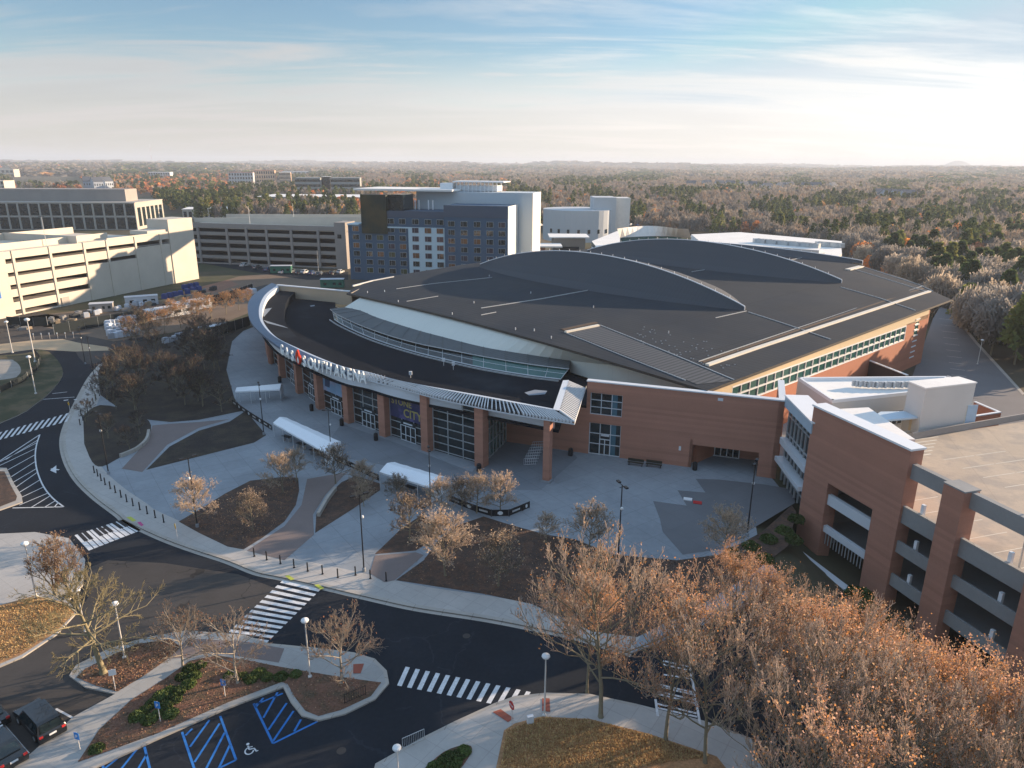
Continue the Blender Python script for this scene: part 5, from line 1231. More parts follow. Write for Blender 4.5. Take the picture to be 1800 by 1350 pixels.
# ------------------------------------------------------------------ trees
def tubes_mesh(segs, n):
    """segs: array (N,8) p0 p1 r0 r1 -> verts, quads"""
    S = np.array(segs, float); p0, p1 = S[:, :3], S[:, 3:6]; d = p1 - p0; L = np.linalg.norm(d, axis=1, keepdims=True) + 1e-9; d = d / L
    ref = np.where(np.abs(d[:, 2:3]) > .9, np.array([[1., 0, 0]]), np.array([[0, 0, 1.]])); a = np.cross(d, ref); a /= np.linalg.norm(a, axis=1, keepdims=True); b = np.cross(d, a)
    an = np.arange(n) * 2 * math.pi / n; ring = a[:, None] * np.cos(an)[None, :, None] + b[:, None] * np.sin(an)[None, :, None]
    v0 = p0[:, None] + ring * S[:, 6][:, None, None]; v1 = p1[:, None] + ring * S[:, 7][:, None, None]
    V = np.concatenate([v0, v1], 1).reshape(-1, 3); base = (np.arange(len(S)) * 2 * n)[:, None, None]; i = np.arange(n); j = (i + 1) % n
    Fq = base + np.stack([i, j, n + j, n + i], 1)[None]; return V, Fq.reshape(-1, 4)
def np_mesh(name, V, Fs, mats, fm=None, col=None):
    """V (n,3); Fs list of face arrays (m,k)"""
    me = bpy.data.meshes.new(name); nl = sum(f.size for f in Fs); nf = sum(len(f) for f in Fs)
    me.vertices.add(len(V)); me.vertices.foreach_set('co', np.asarray(V, np.float32).ravel()); me.loops.add(nl); me.polygons.add(nf)
    me.loops.foreach_set('vertex_index', np.concatenate([f.ravel() for f in Fs]).astype(np.int32))
    tot = np.concatenate([np.full(len(f), f.shape[1]) for f in Fs]); st = np.concatenate([[0], np.cumsum(tot)[:-1]])
    me.polygons.foreach_set('loop_start', st.astype(np.int32)); me.polygons.foreach_set('loop_total', tot.astype(np.int32))
    for m in mats: me.materials.append(m)
    if fm is not None: me.polygons.foreach_set('material_index', np.asarray(fm, np.int32))
    if col is not None:
        at = me.color_attributes.new('Col', 'FLOAT_COLOR', 'POINT'); at.data.foreach_set('color', np.asarray(col, np.float32).ravel())
    me.update(calc_edges=True); me.validate(); return me
def leaves(pts, size, rs, elong=1.0, up=0.0):
    n = len(pts); d = rs.normal(size=(n, 3)); d[:, 2] = d[:, 2] * (1 - up * .6) + up * 2.2; d /= np.linalg.norm(d, axis=1, keepdims=True)
    e = np.cross(d, rs.normal(size=(n, 3))); e /= np.linalg.norm(e, axis=1, keepdims=True); s = size * rs.uniform(.6, 1.4, (n, 1)); a = d * s * elong; b = e * s / elong
    V = np.stack([pts - a * .5 - b * .5, pts - a * .45 + b * .5, pts + a * .5 + b * .35, pts + a * .5 - b * .3], 1).reshape(-1, 3)
    return V, (np.arange(n) * 4)[:, None] + np.arange(4)[None]
def grow(seed, H, trunk_h, spread, nprim, sub=(6, 6, 5), up=0.5, r0=0.16, droop=0.0, lens=(.5, .42, .4), multi=1, wob=.25, tipr=.012, prim_lo=0.0, low_ang=1.2):
    """bare tree: returns thick segments, fine twig segments and twig tips"""
    rs = random.Random(seed); thick, fine, tips = [], [], []
    def vec(): return Vector((rs.gauss(0, 1), rs.gauss(0, 1), rs.gauss(0, 1)))
    def branch(p, d, L, ra, rb, lvl, npc=4):
        pts = [p.copy()]; q = p.copy(); dd = d.normalized()
        for k in range(npc):
            dd = (dd + vec() * wob * .28 + Vector((0, 0, (up * .18 if lvl else 0) - droop * .16 * (k / npc)))).normalized(); nq = q + dd * L / npc
            a = ra + (rb - ra) * k / npc; b = ra + (rb - ra) * (k + 1) / npc; (thick if lvl < 2 else fine).append((*q, *nq, a, b)); q = nq; pts.append(q.copy())
        if lvl < len(sub) :
            for k in range(sub[lvl]):
                t = .25 + .75 * (k + rs.random()) / sub[lvl]; i = min(npc - 1, int(t * npc)); f = t * npc - i; b_ = pts[i].lerp(pts[i + 1], min(1, f))
                axis_ = (pts[i + 1] - pts[i]).normalized(); side = axis_.cross(vec()).normalized(); nd = (axis_ * rs.uniform(.7, 1.1) + side * rs.uniform(.55, .95) + Vector((0, 0, up * .35))).normalized()
                l2 = L * lens[lvl] * rs.uniform(.7, 1.25) * (1.15 - .45 * t); branch(b_, nd, l2, max(tipr, ra * .5 * (1 - t * .4)), tipr if lvl + 1 >= len(sub) - 1 else max(tipr, ra * .18), lvl + 1, 3 if lvl < 1 else 2)
        tips.append((*q, lvl))
    for mi in range(multi):
        base = Vector((0, 0, 0)) if multi == 1 else Vector((rs.uniform(-.2, .2), rs.uniform(-.2, .2), 0)); lean = Vector((rs.gauss(0, .03), rs.gauss(0, .03), 1)) if multi == 1 else Vector((rs.uniform(-.3, .3), rs.uniform(-.3, .3), 1))
        q = base; pts = [q.copy()]; n = 9; top = H * .93; d = lean.normalized()
        for k in range(n):
            d = (d + vec() * .035).normalized(); nq = q + d * top / n; a = r0 * (1 - .85 * k / n); b = r0 * (1 - .85 * (k + 1) / n)
            if k == 0: thick.append((*q, *(q.lerp(nq, .35)), a * 1.5, a * 1.02)); thick.append((*(q.lerp(nq, .35)), *nq, a * 1.02, b))
            else: thick.append((*q, *nq, a, b))
            q = nq; pts.append(q.copy())
        for k in range(nprim // multi):
            t = trunk_h + (1 - trunk_h) * ((k + rs.random() * .8) / (nprim // multi)); i = min(n - 1, int(t * n)); p = pts[i].lerp(pts[i + 1], t * n - i); az = k * 2.4 + rs.uniform(-.4, .4) + mi
            tt_ = (t - trunk_h) / (1 - trunk_h); ang = low_ang * (1 - tt_) + .45 * tt_; prof = math.sin(math.pi * min(1, .28 + tt_ * .66)) ** .7
            d = Vector((math.cos(az) * math.sin(ang), math.sin(az) * math.sin(ang), math.cos(ang))); branch(p, d, spread * prof * rs.uniform(.8, 1.15), r0 * (.42 - .25 * tt_), .03, 0, 4)
    return thick, fine, tips
def tree_proto(name, seed, gk, barkm, twigm, leafm=None, nleaf=0, leafsize=.12, jitter=.25, trunk_sides=6, leaf_up=0):
    th, fi, tips = grow(seed, **gk); rs = np.random.default_rng(seed)
    V, Fq = tubes_mesh(th, trunk_sides); mt = np_mesh('trunk', V, [Fq], [barkm])
    V2, F2 = tubes_mesh(fi, 3); Fs = [F2]; fm = [0] * len(F2); mats = [twigm]
    if leafm and nleaf:
        T = np.array([t[:3] for t in tips if t[3] >= 2]); idx = rs.integers(0, len(T), nleaf); P = T[idx] + rs.normal(size=(nleaf, 3)) * jitter
        lv, lf = leaves(P, leafsize, rs, up=leaf_up); Fs.append(lf + len(V2)); V2 = np.concatenate([V2, lv]); fm += [1 + (i % (len(leafm))) for i in range(len(lf))]; mats = [twigm] + leafm
    mc = np_mesh('crown', V2, Fs, mats, fm)
    r = bpy.data.objects.new(name, None); COL.objects.link(r); r['category'] = 'tree'
    for n_, m_ in (('trunk', mt), ('crown', mc)): o = bpy.data.objects.new(n_, m_); COL.objects.link(o); o.parent = r
    return r
def bark(n, c, v=.2): return mat(n, c, .95, var=v, vs=1.5, var2=.15, vs2=8, rnd=.15, trans=.5 if 'leaf' in n or 'twig' in n else 0)
B_pale, T_pale = bark('pale_bark', (.30, .26, .21)), bark('pale_twig', (.40, .33, .27))
B_yel, T_yel = bark('mossy_bark', (.27, .23, .14)), bark('mossy_twig', (.36, .31, .18))
B_br, T_br = bark('brown_bark', (.22, .19, .13)), bark('tan_twig', (.70, .53, .41))
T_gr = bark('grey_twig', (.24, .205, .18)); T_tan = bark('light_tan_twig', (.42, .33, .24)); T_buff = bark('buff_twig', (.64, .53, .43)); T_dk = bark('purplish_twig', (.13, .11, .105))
L_or, L_tan, L_brn, L_buff = bark('orange_leaf', (.58, .27, .10)), bark('tan_leaf', (.50, .34, .21)), bark('russet_leaf', (.42, .20, .11)), bark('buff_leaf', (.60, .47, .34))
def plant(protos, lst, labf, group, zf=None, zoff=.15):
    for k, (x, y, s) in enumerate(lst):
        p = G(x, y, zoff); z = zoff if zf is None else zf(*p)
        o = place(protos[k % len(protos)], (p[0], p[1], z - .05), (k * 2.399) % 6.28, s if hasattr(s, '__len__') else (s, s, s)); o['label'] = labf(k); o['group'] = group
# big oak at lower left
ok = tree_proto('oak_tree', 5, dict(H=9.2, trunk_h=.33, spread=4.3, nprim=17, sub=(6, 5, 5), up=.28, r0=.26, droop=.35, lens=(.5, .5, .5), low_ang=1.65, tipr=.016), B_yel, T_yel)
plant([ok], [(182, 1183, 1.0)], lambda k: 'large bare yellowish tree with wide drooping limbs on the lower left island', 'bare trees on the front island')
# small spreading trees in front
v1 = [tree_proto('ornamental_tree', s, dict(H=5.0, trunk_h=.20, spread=3.3, nprim=14, sub=(6, 6, 4), up=.45, r0=.13, lens=(.5, .48, .45), low_ang=1.25, tipr=.013), B_pale, T_pale, [L_brn], 160, .09) for s in (21, 22)]
labs = ['bare pale spreading tree above green shrubs, left of the front island', 'wide bare pale tree with low limbs beside the blue sign post', 'bare tree on the rounded right end of the front island']
plant(v1, [(322, 1175, .92), (418, 1200, 1.0), (601, 1200, 1.05)], lambda k: labs[k], 'bare trees on the front island')
# trees by the left lawn
vb = [tree_proto('crape_myrtle', s, dict(H=5.6, trunk_h=.12, spread=2.5, nprim=18, sub=(6, 6, 4), up=.6, r0=.10, lens=(.5, .48, .45), low_ang=.8, multi=3, tipr=.013), B_br, bark('reddish_twig', (.36, .235, .16)), [L_tan], 700, .1) for s in (31,)]
labs2 = ['brown multi stemmed tree beside the left lawn lamp', 'second brown multi stemmed tree nearer the yellowish oak']
plant(vb, [(100, 1045, 1.0), (122, 1048, .9)], lambda k: labs2[k], 'brown trees by the left lawn')
# plaza trees
pz = [tree_proto('plaza_tree', s, dict(H=5.2, trunk_h=.26, spread=2.7, nprim=20, sub=(6, 6, 5), up=.45, r0=.10, lens=(.52, .5, .45), low_ang=1.15, tipr=.014), B_br, T_buff if s % 2 else T_gr, [L_buff, L_tan], 950, .10) for s in (41, 42, 43)]
pzl = [(346, 925, 1.0, 'round bare tree beside the tall black lamp near the kerb'), (445, 932, .82, 'small tan tree with a thin trunk in the middle mulch bed'), (497, 865, .9, 'dark bare tree at the back edge of the middle mulch bed'),
       (522, 845, .75, 'small dark tree in front of the long white tent'), (720, 950, .95, 'tan crowned tree on the small triangular bed'), (775, 905, .8, 'tan tree nearest the right hand white tent'), (783, 1012, 1.2, 'large rounded tan tree in the wide mulch bed'),
       (876, 1030, 1.0, 'slim tan topped tree with a long bare trunk in the wide bed'), (838, 902, .85, 'buff crowned tree left of the black barrier end'), (880, 905, .9, 'buff crowned tree overlapping the black barrier end'), (812, 900, .75, 'small buff tree behind the wide bed, beside the tent'),
       (960, 955, .6, 'small grey tree in the dark strip behind the wide bed'), (1035, 975, 1.0, 'grey brown tree just above the big orange trees'), (590, 850, .9, 'dark bare tree beside the right end of the long white tent'), (640, 890, .55, 'little dark sapling in the narrow bed by the seat wall'),
       (1270, 985, 1.0, 'shadowed bare tree at the foot of the right bed'), (700, 880, .6, 'small tree beside the right hand tent post'), (640, 865, .7, 'dark small tree by the black barrier banner')]
plant(pz, [q[:3] for q in pzl], lambda k: pzl[k][3], 'trees on the arena plaza')
# shaded trees left of the arena
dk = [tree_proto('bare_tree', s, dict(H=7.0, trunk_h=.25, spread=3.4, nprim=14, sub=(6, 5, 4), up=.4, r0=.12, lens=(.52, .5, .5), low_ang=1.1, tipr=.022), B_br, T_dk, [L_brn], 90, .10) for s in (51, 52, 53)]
rt_ = random.Random(3); lst = []
for k in range(30):
    x = rt_.uniform(185, 425); y = rt_.uniform(585, 725)
    if x > 400 and y > 640: x -= 60
    if x < 215 and y < 620: x += 50
    lst.append((x, y, rt_.uniform(.65, 1.05)))
lst.sort()
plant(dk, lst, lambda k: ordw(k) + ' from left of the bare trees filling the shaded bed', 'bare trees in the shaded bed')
lst = [(232, 600, .8), (262, 592, .8), (290, 586, .8), (318, 576, .85), (345, 566, .8), (372, 560, .85), (398, 552, .85), (420, 545, .8), (440, 538, .7), (300, 560, .7), (350, 545, .7), (330, 556, .7)]
ob = [tree_proto('bare_tree', s, dict(H=6.6, trunk_h=.25, spread=3.2, nprim=14, sub=(6, 5, 4), up=.45, r0=.12, lens=(.52, .5, .45), low_ang=1.0, tipr=.018), B_br, T_tan, [L_or, L_tan], 800, .18) for s in (56,)]
plant(ob, lst, lambda k: ordw(k) + ' of the tan trees along the building yard fence', 'tan trees along the yard fence')
for k, (x, y) in enumerate(((150, 742), (168, 705), (190, 770), (228, 790), (246, 762), (205, 720))):
    o = place(dk[k % 3], (*G(x, y, .15), .1), k * 1.3, .5, label=ordw(k) + ' of the small bare trees in the bed behind the kerb bollards', group='small trees behind the bollards')
# the big brown trees on the right
T_br2 = bark('greyish_tan_twig', (.60, .50, .42)); L_pk = bark('pink_tan_leaf', (.62, .38, .28))
cl_ = [tree_proto('columnar_oak', s, dict(H=12.2, trunk_h=.24, spread=6.2, nprim=20, sub=(6, 5, 5), up=1.15, r0=.17, lens=(.50, .46, .48), low_ang=1.0, tipr=.0145), B_br, T_br if s % 2 else T_br2, [L_or, L_tan, L_pk], nl, .095, jitter=.3, leaf_up=.4) for s, nl in ((61, 5600), (62, 900), (63, 4200), (64, 500))]
rows_ = [(1032, 1215, .78), (1056, 1260, 1.12), (1170, 1300, .95), (1240, 1340, .98), (1300, 1260, .85), (1340, 1170, .68), (1400, 1300, .85), (1285, 1150, .72), (1410, 1210, .70), (1440, 1380, 1.0),
         (1500, 1270, .74), (1540, 1350, .82), (1590, 1420, .9), (1380, 1500, 1.0), (1500, 1480, 1.0), (1660, 1400, .75), (1640, 1500, .95), (1730, 1480, .9), (1800, 1550, .9), (1700, 1600, 1.0), (1560, 1600, 1.0), (1420, 1620, 1.0)]
rows_.sort(key=lambda q: q[0])
plant(cl_, rows_, lambda k: ordw(k) + ' from left of the tall brown oaks with upswept twigs at lower right', 'tall brown oaks at lower right', zf=gz)

# ------------------------------------------------------------------ evergreen shrubs
def shrub_proto(seed, n=900):
    rs = np.random.default_rng(seed); d = rs.normal(size=(n, 3)); d /= np.linalg.norm(d, axis=1, keepdims=True); d[:, 2] = np.abs(d[:, 2]); P = d * rs.uniform(.75, 1.0, (n, 1)) * np.array([.7, .7, .6]); P += np.sin(P * 7 + seed) * .06
    V, Fq = leaves(P, .13, rs); me = np_mesh('shrub', V, [Fq], [mat('shrub_leaf_%d' % seed, (.07, .10, .025), .8, var=.4, vs=3, rnd=.25)]); o = bpy.data.objects.new('evergreen_shrub', me); COL.objects.link(o); o['category'] = 'shrub'; return o
sh = [shrub_proto(s) for s in (1, 2)]
SL = [(255, 1250), (268, 1238), (282, 1226), (296, 1216), (262, 1268), (278, 1256), (292, 1243), (306, 1230), (316, 1215), (330, 1205), (318, 1192), (342, 1190), (335, 1178), (352, 1170), (300, 1256), (425, 1190), (440, 1196), (455, 1186), (470, 1192), (495, 1190), (520, 1186), (405, 1188), (240, 1262), (170, 1318), (790, 1335), (805, 1328), (815, 1322), (778, 1344), (800, 1342), (765, 1352)]
for k, (x, y) in enumerate(SL):
    g_ = 'shrubs in the bed of the front island' if k < 24 else 'shrubs in the round planter'
    place(sh[k % 2], (*G(x, y, .15), .12), k, .75 + .25 * ((k * 7) % 5) / 5, label=(ordw(k) + ' green shrub from the left tip of the front island hedge') if k < 24 else ordw(k - 24) + ' clipped green shrub in the small planter at the bottom edge', group=g_)
HL = [(1290, 975), (1320, 962), (1350, 950), (1378, 935), (1400, 915), (1300, 1000), (1345, 985), (1395, 950)]
for k, (x, y) in enumerate(HL):
    place(sh[k % 2], (*G(x, y, .15), .05), k, 1.5, label=ordw(k) + ' dark shrub on the shaded slope beside the brick gable', group='dark shrubs on the slope')
HL = [(1520, 1075), (1540, 1090), (1560, 1110), (1585, 1130), (1510, 1050)]
for k, (x, y) in enumerate(HL):
    p = G(x, y, -3.5); place(sh[k % 2], (*p, gz(*p)), k, 2.4, label=ordw(k) + ' large round shrub at the foot of the parking deck', group='round shrubs by the deck')

# fallen leaves and tufts: nobody could count them
def scatter(name, polys, n, size, m, z, up, seed):
    rs = np.random.default_rng(seed); r_ = random.Random(seed); P = []
    from mathutils.geometry import intersect_point_tri_2d
    for pts in polys:
        q = [Vector(p) for p in gp(pts, .15)]; x0, x1 = min(p.x for p in q), max(p.x for p in q); y0, y1 = min(p.y for p in q), max(p.y for p in q); k = 0
        while k < n:
            x, y = r_.uniform(x0, x1), r_.uniform(y0, y1); ins = False; j = len(q) - 1
            for i in range(len(q)):
                if (q[i].y > y) != (q[j].y > y) and x < (q[j].x - q[i].x) * (y - q[i].y) / (q[j].y - q[i].y) + q[i].x: ins = not ins
                j = i
            if ins: P.append((x, y, z)); k += 1
    V, Fq = leaves(np.array(P), size, rs, elong=1.8 if up else 1.0, up=up)
    o = bpy.data.objects.new(name, np_mesh(name, V, [Fq], m, rs.integers(0, len(m), len(Fq)))); COL.objects.link(o); o['kind'] = 'stuff'
straw = mat('straw_blade', (.46, .29, .14), .95, var=.3, vs=.6, trans=.3); straw2 = mat('pale_straw_blade', (.62, .45, .22), .95, var=.3, vs=.6, trans=.3); brnl = mat('fallen_leaf_brown', (.20, .105, .06), .95, var=.3, vs=2); brnl2 = mat('fallen_leaf_tan', (.36, .22, .13), .95, var=.3, vs=2)
scatter('grass_tufts', [[(880, 1350), (890, 1286), (950, 1262), (1036, 1266), (1140, 1292), (1250, 1330), (1100, 1352)], [(-200, 1085), (0, 1068), (60, 1052), (116, 1062), (128, 1078), (96, 1110), (36, 1148), (0, 1163), (-200, 1200)]], 12000, .13, [straw, straw2], .20, .8, 3)
scatter('fallen_leaves', [[(134, 1191), (150, 1176), (200, 1150), (241, 1132), (300, 1124), (318, 1138), (293, 1160), (250, 1190), (206, 1216)], [(137, 1340), (174, 1283), (230, 1231), (293, 1191), (333, 1162), (430, 1160), (590, 1189), (670, 1200), (600, 1248), (537, 1250), (495, 1199), (400, 1235), (280, 1288)],
    [(700, 1018), (760, 960), (850, 915), (1000, 950), (1180, 985), (1300, 970), (1200, 1070), (935, 1060)], [(320, 915), (400, 868), (524, 842), (500, 915), (428, 962)]], 1500, .10, [brnl, brnl2], .175, 0, 4)

# ------------------------------------------------------------------ woods
C_bare = [(.29, .25, .21), (.25, .22, .19), (.33, .275, .215), (.23, .21, .19), (.32, .24, .18)]
C_pine = [(.085, .115, .040), (.12, .145, .05), (.07, .095, .038), (.19, .20, .065)]
C_org = [(.62, .25, .08), (.52, .22, .09), (.44, .20, .11), (.62, .36, .14)]
def kind_at(px_, py_, r):
    """share of bare / pine / orange trees as the photo shows it"""
    f_ = math.sin(px_ * .021 + py_ * .11) + math.sin(px_ * .047 - py_ * .07 + 2) + math.sin(px_ * .011 + py_ * .19 + 4)
    if px_ < 200: w_ = (.35, .40, .25)
    elif px_ < 420: w_ = (.06, .18, .76) if 312 < py_ < 354 else (.1, .75, .15)
    elif px_ < 640: w_ = (.35, .45, .20)
    elif px_ < 900: w_ = (.45, .15, .40)
    elif px_ < 1150: w_ = (.55, .35, .10)
    elif px_ < 1500: w_ = (.78, .17, .05)
    else: w_ = (.62, .33, .05)
    if px_ > 640: w_ = (w_[0] * .35, w_[1] + w_[0] * .6, .05) if f_ > .35 else (w_[0] + w_[1] * .75, w_[1] * .25, w_[2])
    t = r.random(); return 0 if t < w_[0] else 1 if t < w_[0] + w_[1] else 2
BX = [-400, 0, 140, 270, 275, 340, 400, 560, 625, 640, 930, 1100, 1300, 1480, 1560, 1640, 1660, 1700, 1800, 1900, 2300]
BY = [330, 335, 338, 345, 362, 392, 396, 394, 392, 352, 398, 393, 404, 440, 486, 525, 548, 592, 690, 660, 560]
EXC = [(20, 146, 311, 332), (140, 205, 322, 342), (395, 520, 318, 333), (515, 645, 338, 352), (440, 645, 356, 369), (310, 415, 380, 390), (1535, 1615, 350, 359), (-30, 32, 300, 316), (-30, 16, 330, 345), (940, 1105, 392, 450), (495, 548, 306, 313), (60, 140, 352, 372)]
def allowed(x, y):
    a, b = PX(x, y, 0)
    if y < 60 or b > np.interp(a, BX, BY): return None
    for x0, x1, y0, y1 in EXC:
        if x0 < a < x1 and y0 < b < y1: return None
    if -250 < a < 2150: return a, b
    return None
def crown(kind, h, n, fs, rs):
    """points of one crown and their leaf faces"""
    if kind == 1:
        t = rs.uniform(0, 1, n) ** .8; r = (.06 + .26 * (1 - t) ** .8) * h * .72; an = rs.uniform(0, 6.28, n); rr_ = r * rs.uniform(.35, 1.05, n) * (1 + .3 * np.sin(an * 3 + t * 9)); z = h * (.30 + .70 * t)
        P = np.stack([rr_ * np.cos(an), rr_ * np.sin(an), z], 1); return leaves(P, fs, rs)
    k = max(3, n // 24); c = rs.normal(size=(k, 3)); c /= np.linalg.norm(c, axis=1, keepdims=True); c *= rs.uniform(.35, .85, (k, 1)); i = rs.integers(0, k, n); P = c[i] + rs.normal(size=(n, 3)) * .22
    L_ = np.linalg.norm(P, axis=1, keepdims=True); P = P / np.maximum(1, L_); P = P * np.array([.34, .34, .36]) * h + np.array([0, 0, .62 * h])
    if kind == 0: return leaves(P, fs * 1.15, rs, elong=2.6, up=.75)
    return leaves(P, fs, rs)
M['woods'] = mat('woodland_leaf', (1, 1, 1), .95, var=.15, vs=.4, attr='Col', spec=.1, trans=.35)
fr_ = random.Random(17); frs = np.random.default_rng(5)
cand = []
def sample(r0, r1, sp, a0=-44, a1=46):
    r = r0
    while r < r1:
        na = int((R_(a1 - a0) * r) / sp)
        for k in range(na):
            an = R_(a0) + R_(a1 - a0) * (k + fr_.random()) / na; q = r + fr_.uniform(-.6, .6) * sp
            x, y = q * math.sin(an), q * math.cos(an); al = allowed(x, y)
            if al: cand.append((q, x, y, *al, sp))
        r += sp
sample(95, 520, 7.5); sample(520, 1000, 9.0); sample(1000, 2400, 17); sample(2400, 6500, 46); sample(6500, 12500, 120)
cand.sort()
# nearest trees in view: things of their own
def ftree(kind, seed):
    rs = np.random.default_rng(seed); h = 1.0
    V, Fq = crown(kind, 1.0, {0: 1500, 1: 1300, 2: 1300}[kind], {0: .052, 1: .05, 2: .055}[kind], rs)
    tv, tf = tubes_mesh([(0, 0, 0, .01, 0, .45, .014, .010), (.01, 0, .45, 0, .01, .85, .010, .004)] + ([(0, 0, .3 + .05 * k, .22 * math.cos(k * 2.4), .22 * math.sin(k * 2.4), .55 + .04 * k, .007, .003) for k in range(7)] if kind != 1 else []), 5)
    cc = (C_bare, C_pine, C_org)[kind]; c = cc[seed % len(cc)]
    me = np_mesh('woodland_tree', np.concatenate([V, tv]), [Fq, tf + len(V)], [M['ft%d_%d' % (kind, seed % len(cc))] if 'ft%d_%d' % (kind, seed % len(cc)) in M else M.setdefault('ft%d_%d' % (kind, seed % len(cc)), mat('crown_%d_%d' % (kind, seed), tuple(q * 1.25 for q in c), .95, var=.3, vs=.5, rnd=.2, spec=.1, trans=.5)), B_br], [0] * len(Fq) + [1] * len(tf))
    nm = ('bare_tree', 'pine_tree', 'autumn_tree')[kind]; o = bpy.data.objects.new(nm, me); COL.objects.link(o); o['category'] = ('tree', 'pine', 'tree')[kind]
    o['label'] = ('grey brown leafless tree standing in the dense woods beyond the arena', 'dark green pine standing in the woods beyond the buildings', 'orange leaved tree standing in the woods beyond the buildings')[kind]
    o['group'] = ('leafless trees in the woods', 'pines in the woods', 'orange trees in the woods')[kind]; return o
fp = {k: [ftree(k, s) for s in ((0, 1, 2, 3), (10, 11, 12), (20, 21, 22))[k]] for k in (0, 1, 2)}
hs = lambda kind, r, m=1: m * (r.uniform(11, 15), r.uniform(12, 18), r.uniform(10, 14))[kind]
nind = 0; rest = []
for q, x, y, a, b, sp in cand:
    kind = kind_at(a, b, fr_)
    if nind < 290 and 0 < a < 1810 and q < 420 and (a > 1490 or a < 640 or a > 930):
        if a < 640 or 1490 < a or fr_.random() < .5:
            h = hs(kind, fr_, 1.12 if a > 1480 and y < 480 else 1); place(fr_.choice(fp[kind]), (x, y, gz(x, y) - .3), fr_.uniform(0, 6.28), (h * 1.05, h * 1.05, h)); nind += 1; continue
    rest.append((q, x, y, kind, sp))
Vs, Fs_, Cs, nv = [], [], [], 0
for q, x, y, kind, sp in rest:
    h = hs(kind, fr_, 1.25 if x > .42 * y and q < 520 else 1); wide = 1.0
    if q < 520: n, fs = 340, .95
    elif q < 1000: n, fs = 130, 1.35
    elif q < 2400: n, fs, wide = 44, 2.6, 1.3
    elif q < 6500: n, fs, wide = 16, 7.0, 3.0
    else: n, fs, wide = 12, 17.0, 8.0
    V, Fq = crown(kind, h, n, fs, frs); V = V * np.array([wide, wide, 1]) + np.array([x, y, gz(x, y) - (0.3 if q < 1000 else h * .15)])
    cc = (C_bare, C_pine, C_org)[kind]; c = np.array(fr_.choice(cc)) * fr_.uniform(.8, 1.25)
    Vs.append(V); Fs_.append(Fq + nv); nv += len(V); Cs.append(np.tile(np.array([*c, 1.0]), (len(V), 1)))
me = np_mesh('woods', np.concatenate(Vs), [np.concatenate(Fs_)], [M['woods']], None, np.concatenate(Cs)); o = bpy.data.objects.new('woods', me); COL.objects.link(o); o['kind'] = 'stuff'
print('woods trees', len(rest), 'faces', sum(len(f) for f in Fs_), 'individual', nind)
# far hills on the horizon
mb = MB(); 
for (azc, wdt, dist_, hh) in ((R_(31.2), R_(4.6), 12500, 135),):
    n = 24
    for i in range(n):
        for s in (0, 1):
            pass
    top = [];
    for i in range(n + 1):
        t = i / n; an = azc - wdt / 2 + wdt * t; hgt = 20 + (hh - 20) * math.exp(-((t - .42) / .2) ** 2)
        top.append((dist_ * math.sin(an), dist_ * math.cos(an), hgt))
    for i in range(n):
        a, b = top[i], top[i + 1]; f = .90
        mb.poly([(a[0] * f, a[1] * f, -5), (b[0] * f, b[1] * f, -5), b, a]); mb.poly([a, b, (b[0] * 1.03, b[1] * 1.03, -5), (a[0] * 1.03, a[1] * 1.03, -5)])
struct('hill', mb, mat('far_hill', (.12, .12, .10), .95), smooth=True)
# haze: one even volume round everything, the sky outside it
mb = MB(); mb.box((0, 0, 52), (29000, 29000, 184)); M['haze'] = bpy.data.materials.new('haze'); hm_ = M['haze']; hm_.use_nodes = True; t = hm_.node_tree; t.nodes.clear()
pv = N(t, 'ShaderNodeVolumePrincipled'); pv.inputs['Color'].default_value = (.76, .86, 1, 1); pv.inputs['Density'].default_value = 1.35e-4; pv.inputs['Anisotropy'].default_value = .1
mo = N(t, 'ShaderNodeOutputMaterial'); t.links.new(pv.outputs[0], mo.inputs['Volume'])
hz_o = mb.build('haze', hm_); hz_o['kind'] = 'stuff'
# ------------------------------------------------------------------ street furniture
def put(proto, x, y, z=.15, rz=0.0, sc=1.0, label=None, group=None):
    p = G(x, y, z); return place(proto, (p[0], p[1], z), rz, sc, label, group)
# bollards
b0 = empty('bollard', (0, 0, 0), 0, 'black bollard', 'bollard')
mb = MB(); mb.lathe((0, 0, 0), [(.075, 0), (.075, 1.0), (.06, 1.06), (.02, 1.09)], 10); mb.build('post', M['black_metal'], b0)
mb = MB(); mb.lathe((0, 0, 0), [(.13, 0), (.13, .04), (.085, .07)], 10); mb.build('base_collar', M['black_metal'], b0)
S1 = [(166, 831), (172, 837), (178, 845), (185, 852), (194, 859), (203, 866), (213, 874), (223, 882), (234, 889), (246, 896), (259, 903), (273, 910), (288, 918)]
S2 = [(447, 978), (469, 984), (493, 991), (517, 998), (541, 1004), (567, 1009), (594, 1015), (625, 1011), (651, 1017), (679, 1021)]
S3 = [(141, 747), (146, 739), (143, 730), (151, 733), (154, 724), (159, 716), (164, 709), (169, 702), (175, 696), (181, 690)]
for S, gname, lab in ((S1, 'bollards along the left kerb arc', ' from the top of the black bollards along the left kerb arc'), (S2, 'bollards behind the centre crosswalk', ' from left of the black bollards behind the centre crosswalk'), (S3, 'bollards by the upper bed', ' from the bottom of the bollards by the upper left bed')):
    for k, (x, y) in enumerate(S): put(b0, x, y, label=ordw(k) + lab, group=gname)
